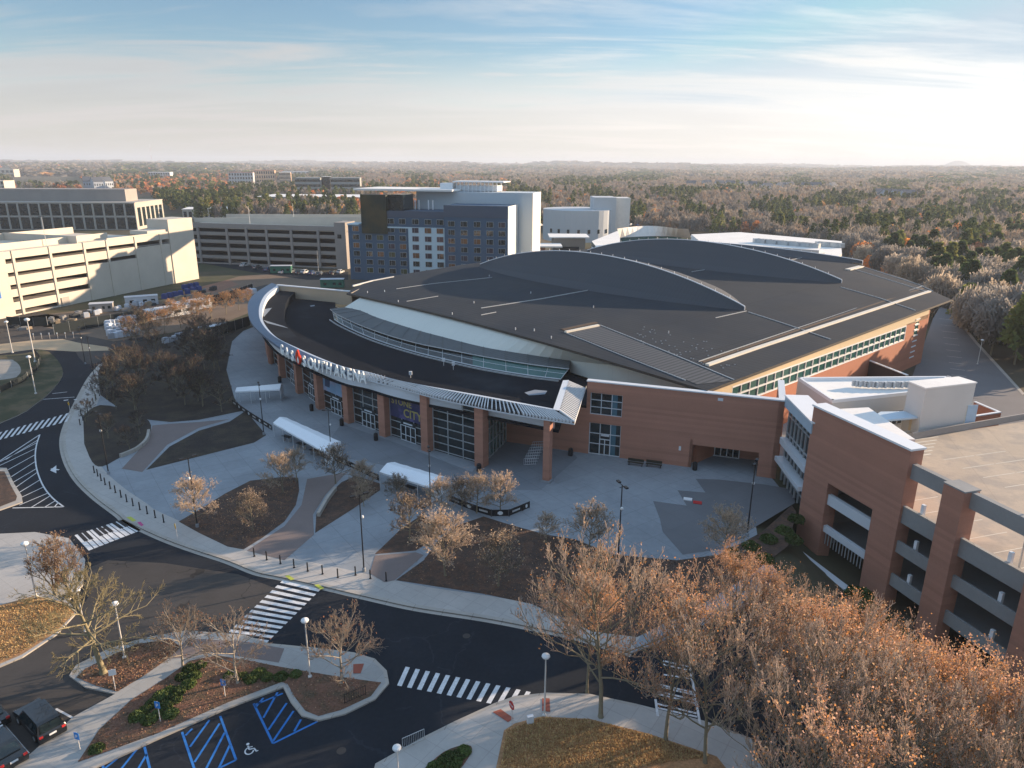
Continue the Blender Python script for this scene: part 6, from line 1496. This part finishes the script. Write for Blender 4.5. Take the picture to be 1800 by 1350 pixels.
# tall black lamps with twin heads
def black_lamp(h, name='street_lamp', heads=((-.5, 0), (.5, 0))):
    r = empty(name, (0, 0, 0), 0, 'tall black lamp', 'street lamp')
    mb = MB(); mb.tube((0, 0, 0), (0, 0, h), .085, .055, 8); mb.build('pole', M['black_metal'], r)
    mb = MB(); mb.lathe((0, 0, 0), [(.20, 0), (.20, .35), (.12, .45)], 10); mb.build('base', M['plaza'], r)
    mb = MB(); mb.tube((-.75, 0, h - .05), (.75, 0, h - .05), .035, .035, 6); mb.tube((0, -.3, h - .25), (0, .3, h - .25), .03, .03, 6); mb.build('crossarm', M['black_metal'], r)
    for a, b in heads:
        mb = MB(); mb.box((a * 1.5, b, h + .04), (.55, .30, .14)); mb.box((a * 1.5, b, h - .05), (.42, .22, .04)); mb.build('lamp_head', [M['black_metal']], r)
    mb = MB(); mb.lathe((.18, 0, h * .70), [(.03, -.1), (.13, 0), (.16, .12), (.13, .24), (.03, .3)], 10); mb.build('globe', M['globe'], r)
    return r
bl = black_lamp(9.0)
for x, y, s, lab in ((347, 926, 1.0, 'tall black twin headed lamp in the middle mulch bed near the kerb'), (640, 1004, 1.0, 'tall black twin headed lamp among the bollards by the crosswalk'), (464, 764, .95, 'tall black lamp beside the left end of the black barrier'),
                     (191, 833, 1.0, 'tall black lamp standing in the upper left bed'), (583, 808, .86, 'black lamp beside the right end of the long white tent'), (757, 893, .9, 'black lamp in front of the right hand white tent'),
                     (1086, 990, 1.05, 'black lamp on the open plaza above the big brown trees'), (1313, 942, 1.05, 'plain tall black lamp at the right edge of the plaza'), (165, 660, .9, 'dark lamp at the top corner of the shaded bed'), (150, 640, .9, 'dark lamp beside the upper road bend')):
    put(bl, x, y, rz=.5 + x * .01, sc=s, label=lab, group='tall black lamps on the plaza')
# pale lamps with a disc head
def pale_lamp(h):
    r = empty('street_lamp', (0, 0, 0), 0, 'pale lamp', 'street lamp')
    mb = MB(); mb.tube((0, 0, 0), (0, 0, h), .075, .05, 8); mb.build('pole', M['pole_white'], r)
    mb = MB(); mb.lathe((0, 0, 0), [(.17, 0), (.17, .12), (.09, .2)], 10); mb.build('base', M['pole_white'], r)
    mb = MB(); mb.lathe((0, 0, h), [(.05, -.12), (.26, -.02), (.33, .10), (.30, .20), (.12, .30), (.02, .33)], 14); mb.build('lamp_head', M['globe'], r)
    return r
pl_ = pale_lamp(5.4)
for x, y, s, lab in ((219, 1156, 1.0, 'pale disc topped lamp behind the large yellowish oak'), (64, 1050, 1.1, 'pale lamp at the corner of the left golden lawn'), (545, 1190, 1.02, 'pale disc topped lamp left of the rounded island tree'), (957, 1258, 1.02, 'pale lamp on the pavement under the big brown trees'),
                     (703, 1420, .92, 'pale disc topped lamp rising from the bottom edge'), (150, 1110, .8, 'pale lamp partly hidden by the yellowish oak branches'), (22, 620, 1.3, 'pale lamp beside the upper left verge'), (62, 636, 1.7, 'tall pale lamp on the dark grass bank'),
                     (63, 692, 1.3, 'pale lamp at the foot of the dark grass bank'), (1718, 640, 1.0, 'tiny pale lamp along the service road at the wood edge')):
    put(pl_, x, y, sc=s, label=lab, group='pale lamps')
# flood light masts over the parking garages
def mast_lamp(h):
    r = empty('light_mast', (0, 0, 0), 0, 'mast', 'light mast')
    mb = MB(); mb.tube((0, 0, 0), (0, 0, h), .10, .07, 6); mb.build('pole', M['mullion'], r)
    mb = MB(); mb.box((.5, 0, h), (.9, .3, .12)); mb.box((-.5, 0, h), (.9, .3, .12)); mb.build('lamp_head', M['black_metal'], r); return r
ml = mast_lamp(9)
for k, (x, y, z, lab) in enumerate(((82, 432, 16.4, 'thin lamp mast on the roof of the cream garage'), (440, 400, 15.3, 'thin lamp mast on the left of the grey garage roof'), (517, 392, 15.3, 'thin lamp mast on the middle of the grey garage roof'), (560, 480, 0, 'pale mast standing in front of the grey garage'), (1790, 1000, 7.15, 'lamp mast on the top deck by the frame edge'))):
    p = G(x, y, z); place(ml, (p[0], p[1], z), k, 1.0, lab, 'light masts')

# tents
def tent(corners, zt, label, bays_=4):
    """corners in photo pixels at eave height: near-left, far-left, far-right, near-right"""
    P = [G(x, y, zt) for x, y in corners]; c = sum(P) / 4; r = empty('tent', (c[0], c[1], .14), 0, label, 'tent', 'white queue tents')
    mb = MB(); rd = .55; n_ = bays_ * 4; rows = []
    for i in range(n_ + 1):
        t = i / n_; a = P[0] * (1 - t) + P[3] * t; b = P[1] * (1 - t) + P[2] * t; m_ = (a + b) / 2; sag = .06 * math.sin(math.pi * ((t * bays_) % 1)); rows.append([(*a, zt - sag), (*(a * .75 + b * .25), zt + rd * .55 - sag), (*m_, zt + rd), (*(a * .25 + b * .75), zt + rd * .55 - sag), (*b, zt - sag)])
    for i in range(n_):
        for k in range(4): mb.poly([rows[i][k], rows[i + 1][k], rows[i + 1][k + 1], rows[i][k + 1]])
    for s in (0, -1): mb.poly(rows[s])
    lo = zt - .28
    for i in range(n_):
        for k in (0, 4): a, b = rows[i][k], rows[i + 1][k]; mb.poly([a, b, (b[0], b[1], lo), (a[0], a[1], lo)])
    for s in (0, -1): a, b = rows[s][0], rows[s][4]; mb.poly([a, b, (b[0], b[1], lo), (a[0], a[1], lo)])
    mb.build('canopy', M['tent'], r)
    a, b = rows[-1][0], rows[-1][4]; mb = MB(); mb.poly([(a[0], a[1], lo), (b[0], b[1], lo), (b[0], b[1], .2), (a[0], a[1], .2)]); mb.build('side_curtain', M['tent'], r)
    for i in range(bays_ + 1):
        for k in (0, 4):
            q = rows[i * 4][k]; mb = MB(); mb.tube((q[0], q[1], .14), (q[0], q[1], lo + .2), .035, .035, 6); mb.build('leg', M['white_metal'], r)
    # tables and barriers inside the shade
    return r
tent([(480, 743), (504, 734), (599, 776), (570, 794)], 2.5, 'long white queue tent left of centre in front of the lobby', 5)
tent([(667, 829), (694, 812), (783, 838), (757, 856)], 2.5, 'white queue tent nearest the lobby, above the tan trees', 4)
tent([(413, 688), (420, 684), (497, 675), (492, 684)], 2.6, 'small white queue tent at the far left end of the lobby', 3)
for k, (x, y) in enumerate(((505, 775), (530, 788), (553, 800), (700, 858), (722, 865))):
    p = G(x, y, .15); r = empty('folding_table', (*p, .14), 0, ordw(k) + ' dark folding table from left under the white tents', 'table', 'tables under the tents')
    mb = MB(); mb.box((*p, .92), (1.7, .7, .06), rz=-.6); mb.build('tabletop', M['black_metal'], r)
    for s in (-1, 1): mb = MB(); mb.box((p[0] + s * .65 * math.cos(.6), p[1] - s * .65 * math.sin(.6), .52), (.06, .6, .76), rz=-.6); mb.build('leg', M['mullion'], r)

# black barrier with banners
bt = mat('barrier_print_white', (.62, .65, .66), .7)
def barrier(pts, label, step=2.3):
    c = curve_pts([G(x, y, .15) for x, y in pts], 6); d = [0]
    for a, b in zip(c[:-1], c[1:]): d.append(d[-1] + np.hypot(*(b - a)))
    at = lambda s: np.array([np.interp(s, d, [q[0] for q in c]), np.interp(s, d, [q[1] for q in c])])
    m_ = at(d[-1] / 2); r = empty('crowd_barrier', (*m_, .14), 0, label, 'barrier', 'black bannered barriers'); s = 0; k = 0
    while s < d[-1] - .5:
        a, b = at(s), at(min(s + step - .06, d[-1])); D = (b - a) / np.hypot(*(b - a)); L_ = np.hypot(*(b - a))
        mb = MB(); mb.wallbox(a, D, .05, L_ - .05, .25, 1.05, -.015, .015); pn = mb.build('banner_panel', M['black_metal'], r)
        mb = MB()
        for t in (0, L_): p = a + D * t; mb.tube((*p, .15), (*p, 1.15), .03, .03, 5)
        mb.wallbox(a, D, 0, L_, 1.05, 1.1, -.02, .02); mb.build('frame', M['black_metal'], pn)
        mb = MB()
        if k % 2 == 0:
            for q in np.arange(.5, L_ - .5, .16):
                mb.wallbox(a, D, q, q + .10, .55, .80, -.03, -.022)
        else: mb.wallbox(a, D, L_ * .35, L_ * .65, .5, .8, -.03, -.022); mb.wallbox(a, D, L_ * .42, L_ * .58, .4, .9, -.034, -.03)
        mb.build('panel_print', bt, pn); s += step; k += 1
    return r
barrier([(409, 711), (440, 733), (478, 757)], 'black bannered barrier curving beside the shaded bed at left')
barrier([(581, 807), (620, 824), (668, 847)], 'black bannered barrier between the long tent and the right hand tent')
barrier([(790, 882), (850, 905), (890, 909), (931, 893)], 'black bannered barrier behind the buff trees at the open plaza')
def fence_run(pts, z0, h, m, label, name='fence', cat='fence', grp=None, post=None):
    c = [G(x, y, z0) for x, y in pts]; mid = c[len(c) // 2]; r = empty(name, (*mid, z0), 0, label, cat, grp); mb = MB()
    for a, b in zip(c[:-1], c[1:]):
        D = (b - a) / np.hypot(*(b - a)); mb.wallbox(a, D, 0, np.hypot(*(b - a)), z0 + .05, z0 + h, -.04, .04)
    mb.build('panel', m, r); mb = MB()
    for a, b in zip(c[:-1], c[1:]):
        L_ = np.hypot(*(b - a)); n_ = max(1, int(L_ / 3))
        for k in range(n_ + 1): p = a + (b - a) * k / n_; mb.tube((*p, z0), (*p, z0 + h + .1), .06, .06, 5)
    mb.build('posts', post or M['mullion'], r); return r
dkf = mat('dark_fence_mesh', (.015, .022, .025), .9)
fence_run([(96, 588), (150, 578), (240, 562), (330, 545), (400, 528), (445, 512)], 0, 2.6, dkf, 'long dark screened fence between the building yard and the service road')
fence_run([(14, 572), (60, 574), (84, 572)], 0, 2.4, dkf, 'short dark screened fence at the foot of the cream garage')
fence_run([(358, 600), (400, 585), (440, 572)], .14, 2.6, dkf, 'dark screened fence between tan trees and the arena end')
fence_run([(348, 452), (410, 462), (480, 474), (530, 478)], 0, 1.2, M['garage_grey'], 'pale low wall along the ramp to the grey garage', 'low_wall', 'wall')
fence_run([(0, 690), (40, 672), (66, 650), (72, 634), (62, 622)], .16, 1.2, dkf, 'dark chain fence round the upper left lawn bank')

# barricades stacked by the forecourt column
r0 = empty('stacked_barricade', (*G(932, 805, .15), .15), 0, 'row of white metal barricades parked beside the free brick column', 'barricade')
for k in range(9):
    p = G(922 + k * 2.6, 818 - k * 5.0, .15); mb = MB()
    for s in range(7): mb.tube((p[0] - .1 + s * .28, p[1] + s * .05, .25), (p[0] - .1 + s * .28, p[1] + s * .05, 1.2), .02, .02, 4)
    mb.tube((p[0] - .1, p[1], 1.2), (p[0] + 1.7, p[1] + .3, 1.2), .03, .03, 5); mb.tube((p[0] - .1, p[1], .25), (p[0] + 1.7, p[1] + .3, .25), .03, .03, 5); mb.build('barricade_panel', M['white_metal'], r0)
# steel barricade by the lower pavement and handrails on the island
r0 = empty('crowd_barricade', (*G(735, 1305), 0), 0, 'bare steel crowd barricade standing on the road edge at the bottom', 'barricade')
a = G(708, 1318); b = G(746, 1301); mb = MB()
for k in range(13): p = a + (b - a) * k / 12; mb.tube((*p, .15), (*p, 1.05), .015, .015, 4)
mb.build('bars', M['mullion'], r0); mb = MB()
for z in (.15, 1.05): mb.tube((*a, z), (*b, z), .025, .025, 5)
for p in (a, b): mb.tube((p[0], p[1] - .3, .02), (p[0], p[1] + .3, .02), .02, .02, 4); mb.tube((*p, 0), (*p, 1.05), .025, .025, 5)
mb.build('frame', M['mullion'], r0)
r0 = empty('crowd_barricade', (*G(624, 1240), 0), 0, 'thin dark barricade lying along the rounded end of the front island', 'barricade')
a = G(606, 1238, .15); b = G(643, 1222, .15); mb = MB()
for z in (.3, 1.1): mb.tube((*a, z), (*b, z), .025, .025, 5)
for k in range(10): p = a + (b - a) * k / 9; mb.tube((*p, .3), (*p, 1.1), .012, .012, 4)
for p in (a, b): mb.tube((*p, .15), (*p, 1.1), .025, .025, 5)
mb.build('frame', M['black_metal'], r0)

# bins and benches
bn = empty('litter_bin', (0, 0, 0), 0, 'bin', 'bin'); mb = MB(); mb.lathe((0, 0, 0), [(.30, 0), (.36, .1), (.36, .95), (.30, 1.0)], 12); mb.build('body', M['black_metal'], bn)
mb = MB(); mb.lathe((0, 0, 0), [(.36, 1.0), (.30, 1.18), (.12, 1.28)], 12); mb.build('lid', M['black_metal'], bn)
for x, y, lab in ((601, 748, 'third black litter bin along the lobby columns'), (661, 774, 'fourth black litter bin, left of the gold lettered banner bay'), (548, 722, 'second black litter bin along the lobby columns'), (842, 829, 'black litter bin at the foot of the corner column'),
                  (1003, 801, 'black litter bin against the forecourt brick wall'), (492, 672, 'first black litter bin at the far left of the lobby'), (1221, 826, 'black litter bin at the left side of the recessed entrance')): put(bn, x, y, label=lab, group='black litter bins')
bc = empty('bench', (0, 0, 0), 0, 'bench', 'bench'); mb = MB(); mb.box((0, 0, .45), (2.3, .5, .06)); mb.build('seat', mat('dark_bench', (.03, .028, .02), .7), bc)
mb = MB(); mb.box((0, .25, .75), (2.3, .05, .4)); mb.build('backrest', bpy.data.materials['dark_bench'], bc)
for s in (-1, 1): mb = MB(); mb.box((s * .95, 0, .22), (.07, .45, .44)); mb.build('leg', M['black_metal'], bc)
wr = math.atan2(WD[1], WD[0])
put(bc, 1117, 818, rz=wr, label='left of two dark benches against the long brick wall', group='benches by the brick wall'); put(bc, 1149, 821, rz=wr, label='right of two dark benches against the long brick wall', group='benches by the brick wall')

# signs
def post_sign(x, y, h, label, colr, shape='rect', w_=.45, hh=.6, z=.15, rz=0.0, name='road_sign', posth=None, extra=None):
    p = G(x, y, z); r = empty(name, (*p, z), 0, label, 'sign'); mb = MB(); mb.tube((*p, z), (*p, z + h), .035, .035, 6); mb.build('post', posth or M['pole_white'], r)
    F_ = np.array([math.sin(rz), -math.cos(rz)]); S_ = np.array([math.cos(rz), math.sin(rz)]); mb = MB(); zc = z + h - hh / 2
    pg = [(-w_ / 2, -hh / 2), (w_ / 2, -hh / 2), (w_ / 2, hh / 2), (-w_ / 2, hh / 2)] if shape == 'rect' else [(0, -hh / 2), (w_ / 2, 0), (0, hh / 2), (-w_ / 2, 0)] if shape == 'dia' else [(w_ / 2 * math.cos(R_(22.5 + 45 * k)), hh / 2 * math.sin(R_(22.5 + 45 * k))) for k in range(8)]
    q = p + F_ * .05; f_ = [(*(q + S_ * a + F_ * .015), zc + b) for a, b in pg]; bk = [(*(q + S_ * a - F_ * .015), zc + b) for a, b in pg]; n_ = len(pg)
    mb.add(f_ + bk, [list(range(n_)), list(range(n_, 2 * n_))[::-1]] + [[i, n_ + i, n_ + (i + 1) % n_, (i + 1) % n_] for i in range(n_)]); sgn_ = mb.build('sign_face', colr, r)
    if extra: put_text(letter_mesh(extra[0], extra[1], .005, 'sign_text'), extra[2], (*(q + F_ * .03), zc - extra[1] * .35), S_, sgn_, 'sign_text')
    return r
bsg = mat('blue_sign_face', (.03, .22, .62), .5, var=.03); wsg = mat('white_sign_face', (.75, .75, .75), .5, var=.03); ysg = mat('yellow_sign_face', (.72, .42, .03), .5, var=.03); rsg = mat('red_sign_face', (.50, .03, .03), .5, var=.03)
post_sign(282, 1268, 1.9, 'blue accessible parking sign in front of the island shrubs', bsg, rz=-.2, extra=('P', .42, wsg))
post_sign(141, 1318, 1.6, 'blue parking sign at the tip of the red mulch bed, bottom left', bsg, rz=-.3, posth=M['pole_white'], extra=('P', .42, wsg))
post_sign(396, 1224, 1.7, 'blue accessible parking sign low beside the second pale tree', bsg, rz=-.2, extra=('P', .42, wsg))
post_sign(312, 948, 2.1, 'yellow diamond pedestrian sign on the kerb walk below the bollards', ysg, 'dia', .8, .8, rz=-.9)
post_sign(203, 1212, 2.0, 'white square sign on a short post beneath the yellowish oak', wsg, rz=.4, w_=.55, hh=.55)
post_sign(900, 1275, 2.3, 'red octagonal stop sign at the corner of the lower lawn', rsg, 'oct', .75, .75, rz=-1.0, extra=('STOP', .22, wsg))
post_sign(124, 726, 2.1, 'small yellow diamond sign by the upper left crosswalk', ysg, 'dia', .7, .7, rz=-.6)
post_sign(1300, 935, 1.2, 'low white marker sign at the edge of the right bed', wsg, w_=.3, hh=.3)
for x, y, c, lab in ((1209, 878, wsg, 'white board lying on the open plaza'), (1226, 884, rsg, 'red board lying next to the white one on the open plaza')):
    p = G(x, y, .16); mb = MB(); mb.box((*p, .22), (1.1, .7, .12), rz=-.3); o = mb.build('ground_board', c); tag(o, lab, 'board')
# white meter boxes and planters of the site
mb = MB(); p = G(932, 1271, .15); mb.box((*p, .5), (.5, .3, .7), rz=.3); o = mb.build('utility_box', M['white_metal']); tag(o, 'small white utility box on the golden lawn behind the stop sign', 'utility box')
mb = MB(); p = G(452, 1024, .16)
# tactile ramps at the kerb
ylw = mat('yellow_tactile', (.45, .48, .08), .9)
for x, y in ((230, 912), (508, 1015), (560, 1031)): sheet('tactile_paving', [tuple(G(x + dx, y + dy, .15)) for dx, dy in ((-8, -3), (0, -4), (10, 3), (3, 5))], ylw if x != 1 else rsg, ZP + .006)
sheet('tactile_paving', [tuple(G(247 + dx, 921 + dy, .15)) for dx, dy in ((-6, -3), (0, -4), (6, 2), (1, 4))], mat('pink_tactile', (.50, .08, .22), .9), ZP + .006)

# ------------------------------------------------------------------ vehicles
def car_proto(name, colr, L_=4.7, W_=1.85, H_=1.5, suv=False, cat='car'):
    r = empty(name, (0, 0, 0), 0, 'car', cat); h = L_ / 2; bl_ = .92 if suv else .78
    if suv: prof = [(-h, .45), (-h + .03, .85), (-h + .12, 1.0), (-h + .30, H_ - .12), (-h + .55, H_), (h * .22, H_), (h * .46, bl_ + .16), (h - .35, bl_ + .02), (h - .04, .75), (h, .42)]
    else: prof = [(-h, .42), (-h + .05, .80), (-h + .7, .92), (-h + 1.25, H_ - .06), (-h + 1.6, H_), (h * .12, H_), (h * .42, bl_ + .12), (h - .4, bl_ - .02), (h - .04, .62), (h, .38)]
    secs = [(-1, .86), (-.93, 1.0), (0, 1.0), (.93, 1.0), (1, .86)]; mb = MB(); N_p = len(prof)
    def yw(z, s): tuck = max(0, (z - bl_) / (H_ - bl_)) * .22; return s * (W_ / 2) * (1 - tuck)
    V_ = []
    for s, inset_ in ((-1, 1), (-.9, 2), (.9, 2), (1, 1)):
        for x, z in prof: V_.append((x * (.985 if inset_ == 1 else 1), yw(z, s), z - (.03 if inset_ == 1 and z > .6 else 0)))
        V_.append((h * .97, s * W_ / 2 * .96, .22)); V_.append((-h * .97, s * W_ / 2 * .96, .22))
    K = N_p + 2; fs = []
    for a in range(3):
        for i in range(K): j = (i + 1) % K; fs.append([a * K + i, a * K + j, (a + 1) * K + j, (a + 1) * K + i])
    fs.append(list(range(K))[::-1]); fs.append([3 * K + i for i in range(K)])
    mb.add(V_, fs); bo_ = mb.build('body', colr, r, smooth=False); tri_fan_fix(bo_)
    bm = bmesh.new(); bm.from_mesh(bo_.data); bmesh.ops.recalc_face_normals(bm, faces=bm.faces); bm.to_mesh(bo_.data); bm.free()
    gi_ = [i for i, (x, z) in enumerate(prof)]
    def quad(nm, P4): m2 = MB(); m2.poly(P4); m2.build(nm, M['glass'], r)
    x0, x1, x2, x3 = prof[2 if not suv else 2], prof[4], prof[5], prof[6]
    e = .012
    quad('windscreen', [(x3[0] + .02, -W_ * .40, x3[1] + .05), (x3[0] + .02, W_ * .40, x3[1] + .05), (x2[0] + .06, W_ * .34, x2[1] - .02), (x2[0] + .06, -W_ * .34, x2[1] - .02)])
    rx = prof[2] if suv else prof[2]; ry = prof[3]
    quad('rear_window', [(rx[0] - .03, W_ * .38, rx[1] + .08), (rx[0] - .03, -W_ * .38, rx[1] + .08), (ry[0] - .03, -W_ * .34, ry[1] - .02), (ry[0] - .03, W_ * .34, ry[1] - .02)])
    for s in (-1, 1):
        zlo, zhi = bl_ + .07, H_ - .1; P4 = [(prof[2][0] + .25, s * (yw(zlo, 1) + e), zlo), (x3[0] - .12, s * (yw(zlo, 1) + e), zlo), (x2[0] - .05, s * (yw(zhi, 1) + e), zhi), (prof[4][0] - .1, s * (yw(zhi, 1) + e), zhi)]
        quad('side_window', P4 if s < 0 else P4[::-1])
        for xx in (-h * .60, h * .62):
            m2 = MB(); m2.tube((xx, s * (W_ / 2 - .22), .34), (xx, s * (W_ / 2 + .01), .34), .34, .34, 16); wh = m2.build('wheel', M['black_metal'], r)
            m2 = MB(); m2.tube((xx, s * (W_ / 2 + .0), .34), (xx, s * (W_ / 2 + .02), .34), .2, .2, 12); m2.build('rim', M['mullion'], wh)
        m2 = MB(); m2.box((-h + .04, s * W_ * .40, .82), (.08, .26, .18)); m2.build('tail_light', rsg, r)
        m2 = MB(); m2.box((h - .05, s * W_ * .38, .66), (.12, .34, .12)); m2.build('headlight', M['globe'], r)
    m2 = MB(); m2.box((-h + .0, 0, .72), (.04, .5, .14)); m2.build('licence_plate', wsg, r)
    return r
cblk = mat('black_car_paint', (.010, .012, .014), .25, var=.03, coat=.6, spec=.5); cwht = mat('white_car_paint', (.62, .62, .62), .35, var=.02, coat=.4); cgry = mat('grey_car_paint', (.10, .11, .12), .3, var=.02, coat=.5); cred = mat('red_car_paint', (.40, .05, .03), .3, var=.02, coat=.5); cblu = mat('blue_car_paint', (.03, .06, .16), .3, var=.02, coat=.5)
suv = car_proto('parked_car', cblk, 4.9, 1.95, 1.78, True); sedan_b = car_proto('parked_car', cblk); sedan_w = car_proto('parked_car', cwht); suv_g = car_proto('parked_car', cgry, 4.7, 1.9, 1.65, True); sedan_bl = car_proto('parked_car', cblu)
ang = math.atan2(*(G(50, 1325) - G(4, 1272))[::-1]) + math.pi
put(suv, 72, 1276, 0.01, ang, label='black sport utility car parked nose out beside the front island walk', group='cars parked at lower left')
put(sedan_b, 6, 1325, 0.01, ang, label='black car cut by the left frame edge, beside the white bay line', group='cars parked at lower left')
put(sedan_b, -22, 1262, 0.01, ang, label='dark car just showing at the far left frame edge', group='cars parked at lower left')
CL = [(sedan_w, 498, 480, 'white car'), (suv_g, 512, 479, 'grey car'), (sedan_b, 524, 481, 'black car'), (sedan_w, 536, 480, 'white car'), (sedan_bl, 548, 482, 'blue car'), (suv_g, 562, 484, 'grey car'), (sedan_b, 585, 482, 'black car'), (sedan_w, 598, 480, 'white car'), (sedan_bl, 470, 476, 'blue car'), (suv_g, 452, 472, 'grey car'), (sedan_w, 430, 468, 'white car')]
for k, (c_, x, y, cn_) in enumerate(sorted(CL, key=lambda q: q[1])):
    p = G(x, y, .04); o = place(c_, (*p, .04), 1.3 + (k % 3) * .1, 1, '%s, %s from left in the row below the grey garage' % (cn_, ordw(k)), 'cars below the grey garage')
CR_ = [(sedan_w, 968, 400), (suv_g, 975, 402), (sedan_w, 1108, 396), (sedan_bl, 1120, 397), (sedan_w, 950, 397), (suv_g, 943, 404)]
for k, (c_, x, y) in enumerate(sorted(CR_, key=lambda q: q[1])): place(c_, (*G(x, y), .02), k, 1, ordw(k) + ' from left of the tiny cars beside the white arts centre', 'cars by the arts centre')
# ------------------------------------------------------------------ the building yard left of the arena
yr = random.Random(12)
wrap = mat('white_wrap', (.46, .50, .56), .6, var=.3, vs=1.5, rnd=.3); tarp = mat('blue_tarp', (.03, .06, .22), .6, var=.2, vs=1); crate = mat('pallet_wood', (.30, .22, .14), .9)
def pallet(k, m, hh=1.2):
    r = empty('wrapped_pallet', (0, 0, 0), 0, 'pallet', 'pallet'); mb = MB()
    mb.prism([(-.6, -.5), (.6, -.5), (.6, .5), (-.6, .5)], .15, hh); mb.prism([(-.5, -.42), (.52, -.4), (.48, .42), (-.5, .4)], hh, hh + .18); mb.build('load', m, r)
    mb = MB(); 
    for s in (-.5, 0, .5): mb.box((0, s * .9, .07), (1.2, .1, .14))
    mb.build('pallet_base', crate, r); return r
pw_, pb_ = pallet(0, wrap), pallet(1, tarp)
P1 = []
for j in range(6):
    for i in range(7):
        if 1 < j < 4 and 2 < i < 5: continue
        P1.append((190 + i * 7.5 + j * 1.2, 570 + j * 5.2 - i * 1.1))
for k, (x, y) in enumerate(P1): o = put(pw_, x, y, 0, yr.uniform(0, 1.5), yr.uniform(.9, 1.4), label=ordw(k) + ' white wrapped pallet in the ring of stacks by the yard fence', group='white wrapped pallets in the yard')
for k in range(16): put(pw_, 392 + k * 3.6 + yr.uniform(-1, 1), 524 - k * .5 + yr.uniform(-3, 3), 0, yr.uniform(0, 1.5), yr.uniform(.9, 1.3), label=ordw(k) + ' white bundle from left beside the curved arena roof edge', group='white bundles by the roof edge')
for k, (x, y) in enumerate(((298, 524), (308, 522), (318, 520), (330, 517), (340, 514), (350, 512), (290, 526), (345, 505), (335, 507), (325, 509))): put(pb_, x, y, 0.04, yr.uniform(0, 1.5), 1.3, label=ordw(k) + ' blue covered load on the reddish soil of the yard', group='blue covered loads')
for k in range(14): put(pw_, 150 + k * 9 + yr.uniform(-3, 3), 556 - k * 1.7 + yr.uniform(-3, 3), 0.03, yr.uniform(0, 1.5), yr.uniform(.8, 1.2), label=ordw(k) + ' pale bundle from left on the yard road by the cream garage', group='pale bundles by the garage')
for k in range(10): put(pw_, 290 + k * 8 + yr.uniform(-3, 3), 604 - k * 2.4 + yr.uniform(-2, 2), 0.03, yr.uniform(0, 1.5), yr.uniform(.8, 1.2), label=ordw(k) + ' white bundle half hidden behind the shaded trees', group='white bundles behind the trees')
dkc = [mat('dark_site_clutter', (.04, .045, .05), .8), mat('grey_site_clutter', (.22, .22, .22), .8, var=.2), mat('tan_site_clutter', (.32, .25, .17), .85, var=.2)]
for k in range(34):
    if k < 16: x, y = 30 + k * 8.5 + yr.uniform(-4, 4), 578 - k * 1.4 + yr.uniform(-5, 5)
    else: x, y = 225 + (k - 16) * 9 + yr.uniform(-4, 4), 548 - (k - 16) * 2.0 + yr.uniform(-7, 7)
    p = G(x, y); mb = MB(); w_, d_, h_ = yr.uniform(1, 3), yr.uniform(.8, 1.6), yr.uniform(.4, 1.3); rz = yr.uniform(0, 3)
    mb.box((*p, h_ / 2 + .03), (w_, d_, h_), rz=rz); mb.box((p[0] + .2, p[1] + .1, h_ + .12), (w_ * .7, d_ * .6, .2), rz=rz + .3); mb.box((p[0] - .9, p[1] - .5, .25), (.8, .5, .5), rz=rz + 1)
    o = mb.build('material_stack', dkc[k % 3]); tag(o, ordw(k) + ' from left of the low material stacks in the building yard', 'material stack', 'material stacks in the yard')
cab = mat('site_cabin_white', (.50, .52, .55), .6, var=.1); grn = mat('green_container', (.03, .14, .10), .6, var=.15)
def cabin(x, y, w_, d_, h, rz, m, label, z=.02):
    p = G(x, y, z); r = empty('site_cabin', (*p, z), 0, label, 'site cabin', 'site cabins'); mb = MB(); mb.box((*p, h / 2 + .15), (w_, d_, h), rz=rz); mb.build('wall', m, r)
    mb = MB(); mb.box((*p, h + .22), (w_ + .2, d_ + .2, .12), rz=rz); mb.build('roof', cab, r)
    c, s = math.cos(rz), math.sin(rz)
    for t in (-.3, .1, .35):
        mb = MB(); q = (p[0] + t * w_ * c + (d_ / 2 + .02) * s, p[1] + t * w_ * s - (d_ / 2 + .02) * c, 1.5); mb.box(q, (w_ * .12, .06, .8), rz=rz); mb.build('window', M['glass'], r)
cabin(250, 536, 9, 3, 2.6, .5, cab, 'long pale site cabin on the grass strip of the yard')
cabin(300, 556, 14, 3.5, 2.6, .95, cab, 'long white roofed cabin slanting along the fence')
cabin(335, 545, 12, 3.5, 2.6, .95, cab, 'second white roofed cabin further along the fence')
cabin(495, 480, 8, 3, 2.8, .1, grn, 'green container left of the parked cars')
cabin(585, 505, 8, 3, 2.8, .1, grn, 'green container behind the arena roof corner')
cabin(180, 548, 6, 3, 2.4, .4, M['garage_grey'], 'grey concrete block at the corner of the cream garage')
cabin(432, 455, 6, 3, 4.5, .1, M['hotel_blue'], 'blue kiosk at the entrance of the grey garage')
cabin(367, 590, 6, 2.2, 2.2, .8, mat('yellow_tan_panel', (.45, .40, .22), .8), 'tan panelled cabin behind the shaded trees')
for k in range(6): post_sign(60 + k * 14, 597 - k * .5, 1.6, ordw(k) + ' small white marker post along the sandy verge', wsg, w_=.3, hh=.4, z=.02, name='marker_post')

# manholes, drains and a few loose leaves' worth of detail on the roads
mh = mat('cast_iron', (.05, .045, .042), .7)
for x, y, lab in ((820, 1118, 'round iron manhole cover on the road above the lower crosswalk'), (300, 1040, 'round iron manhole cover on the sunlit road left of the centre crosswalk'), (180, 930, 'manhole cover beside the piano key crosswalk'), (600, 1320, 'manhole cover at the edge of the sunlit strip, bottom centre')):
    p = G(x, y); mb = MB(); mb.lathe((*p, .012), [(.36, 0), (.36, .006)], 16); o = mb.build('manhole_cover', mh); tag(o, lab, 'manhole')
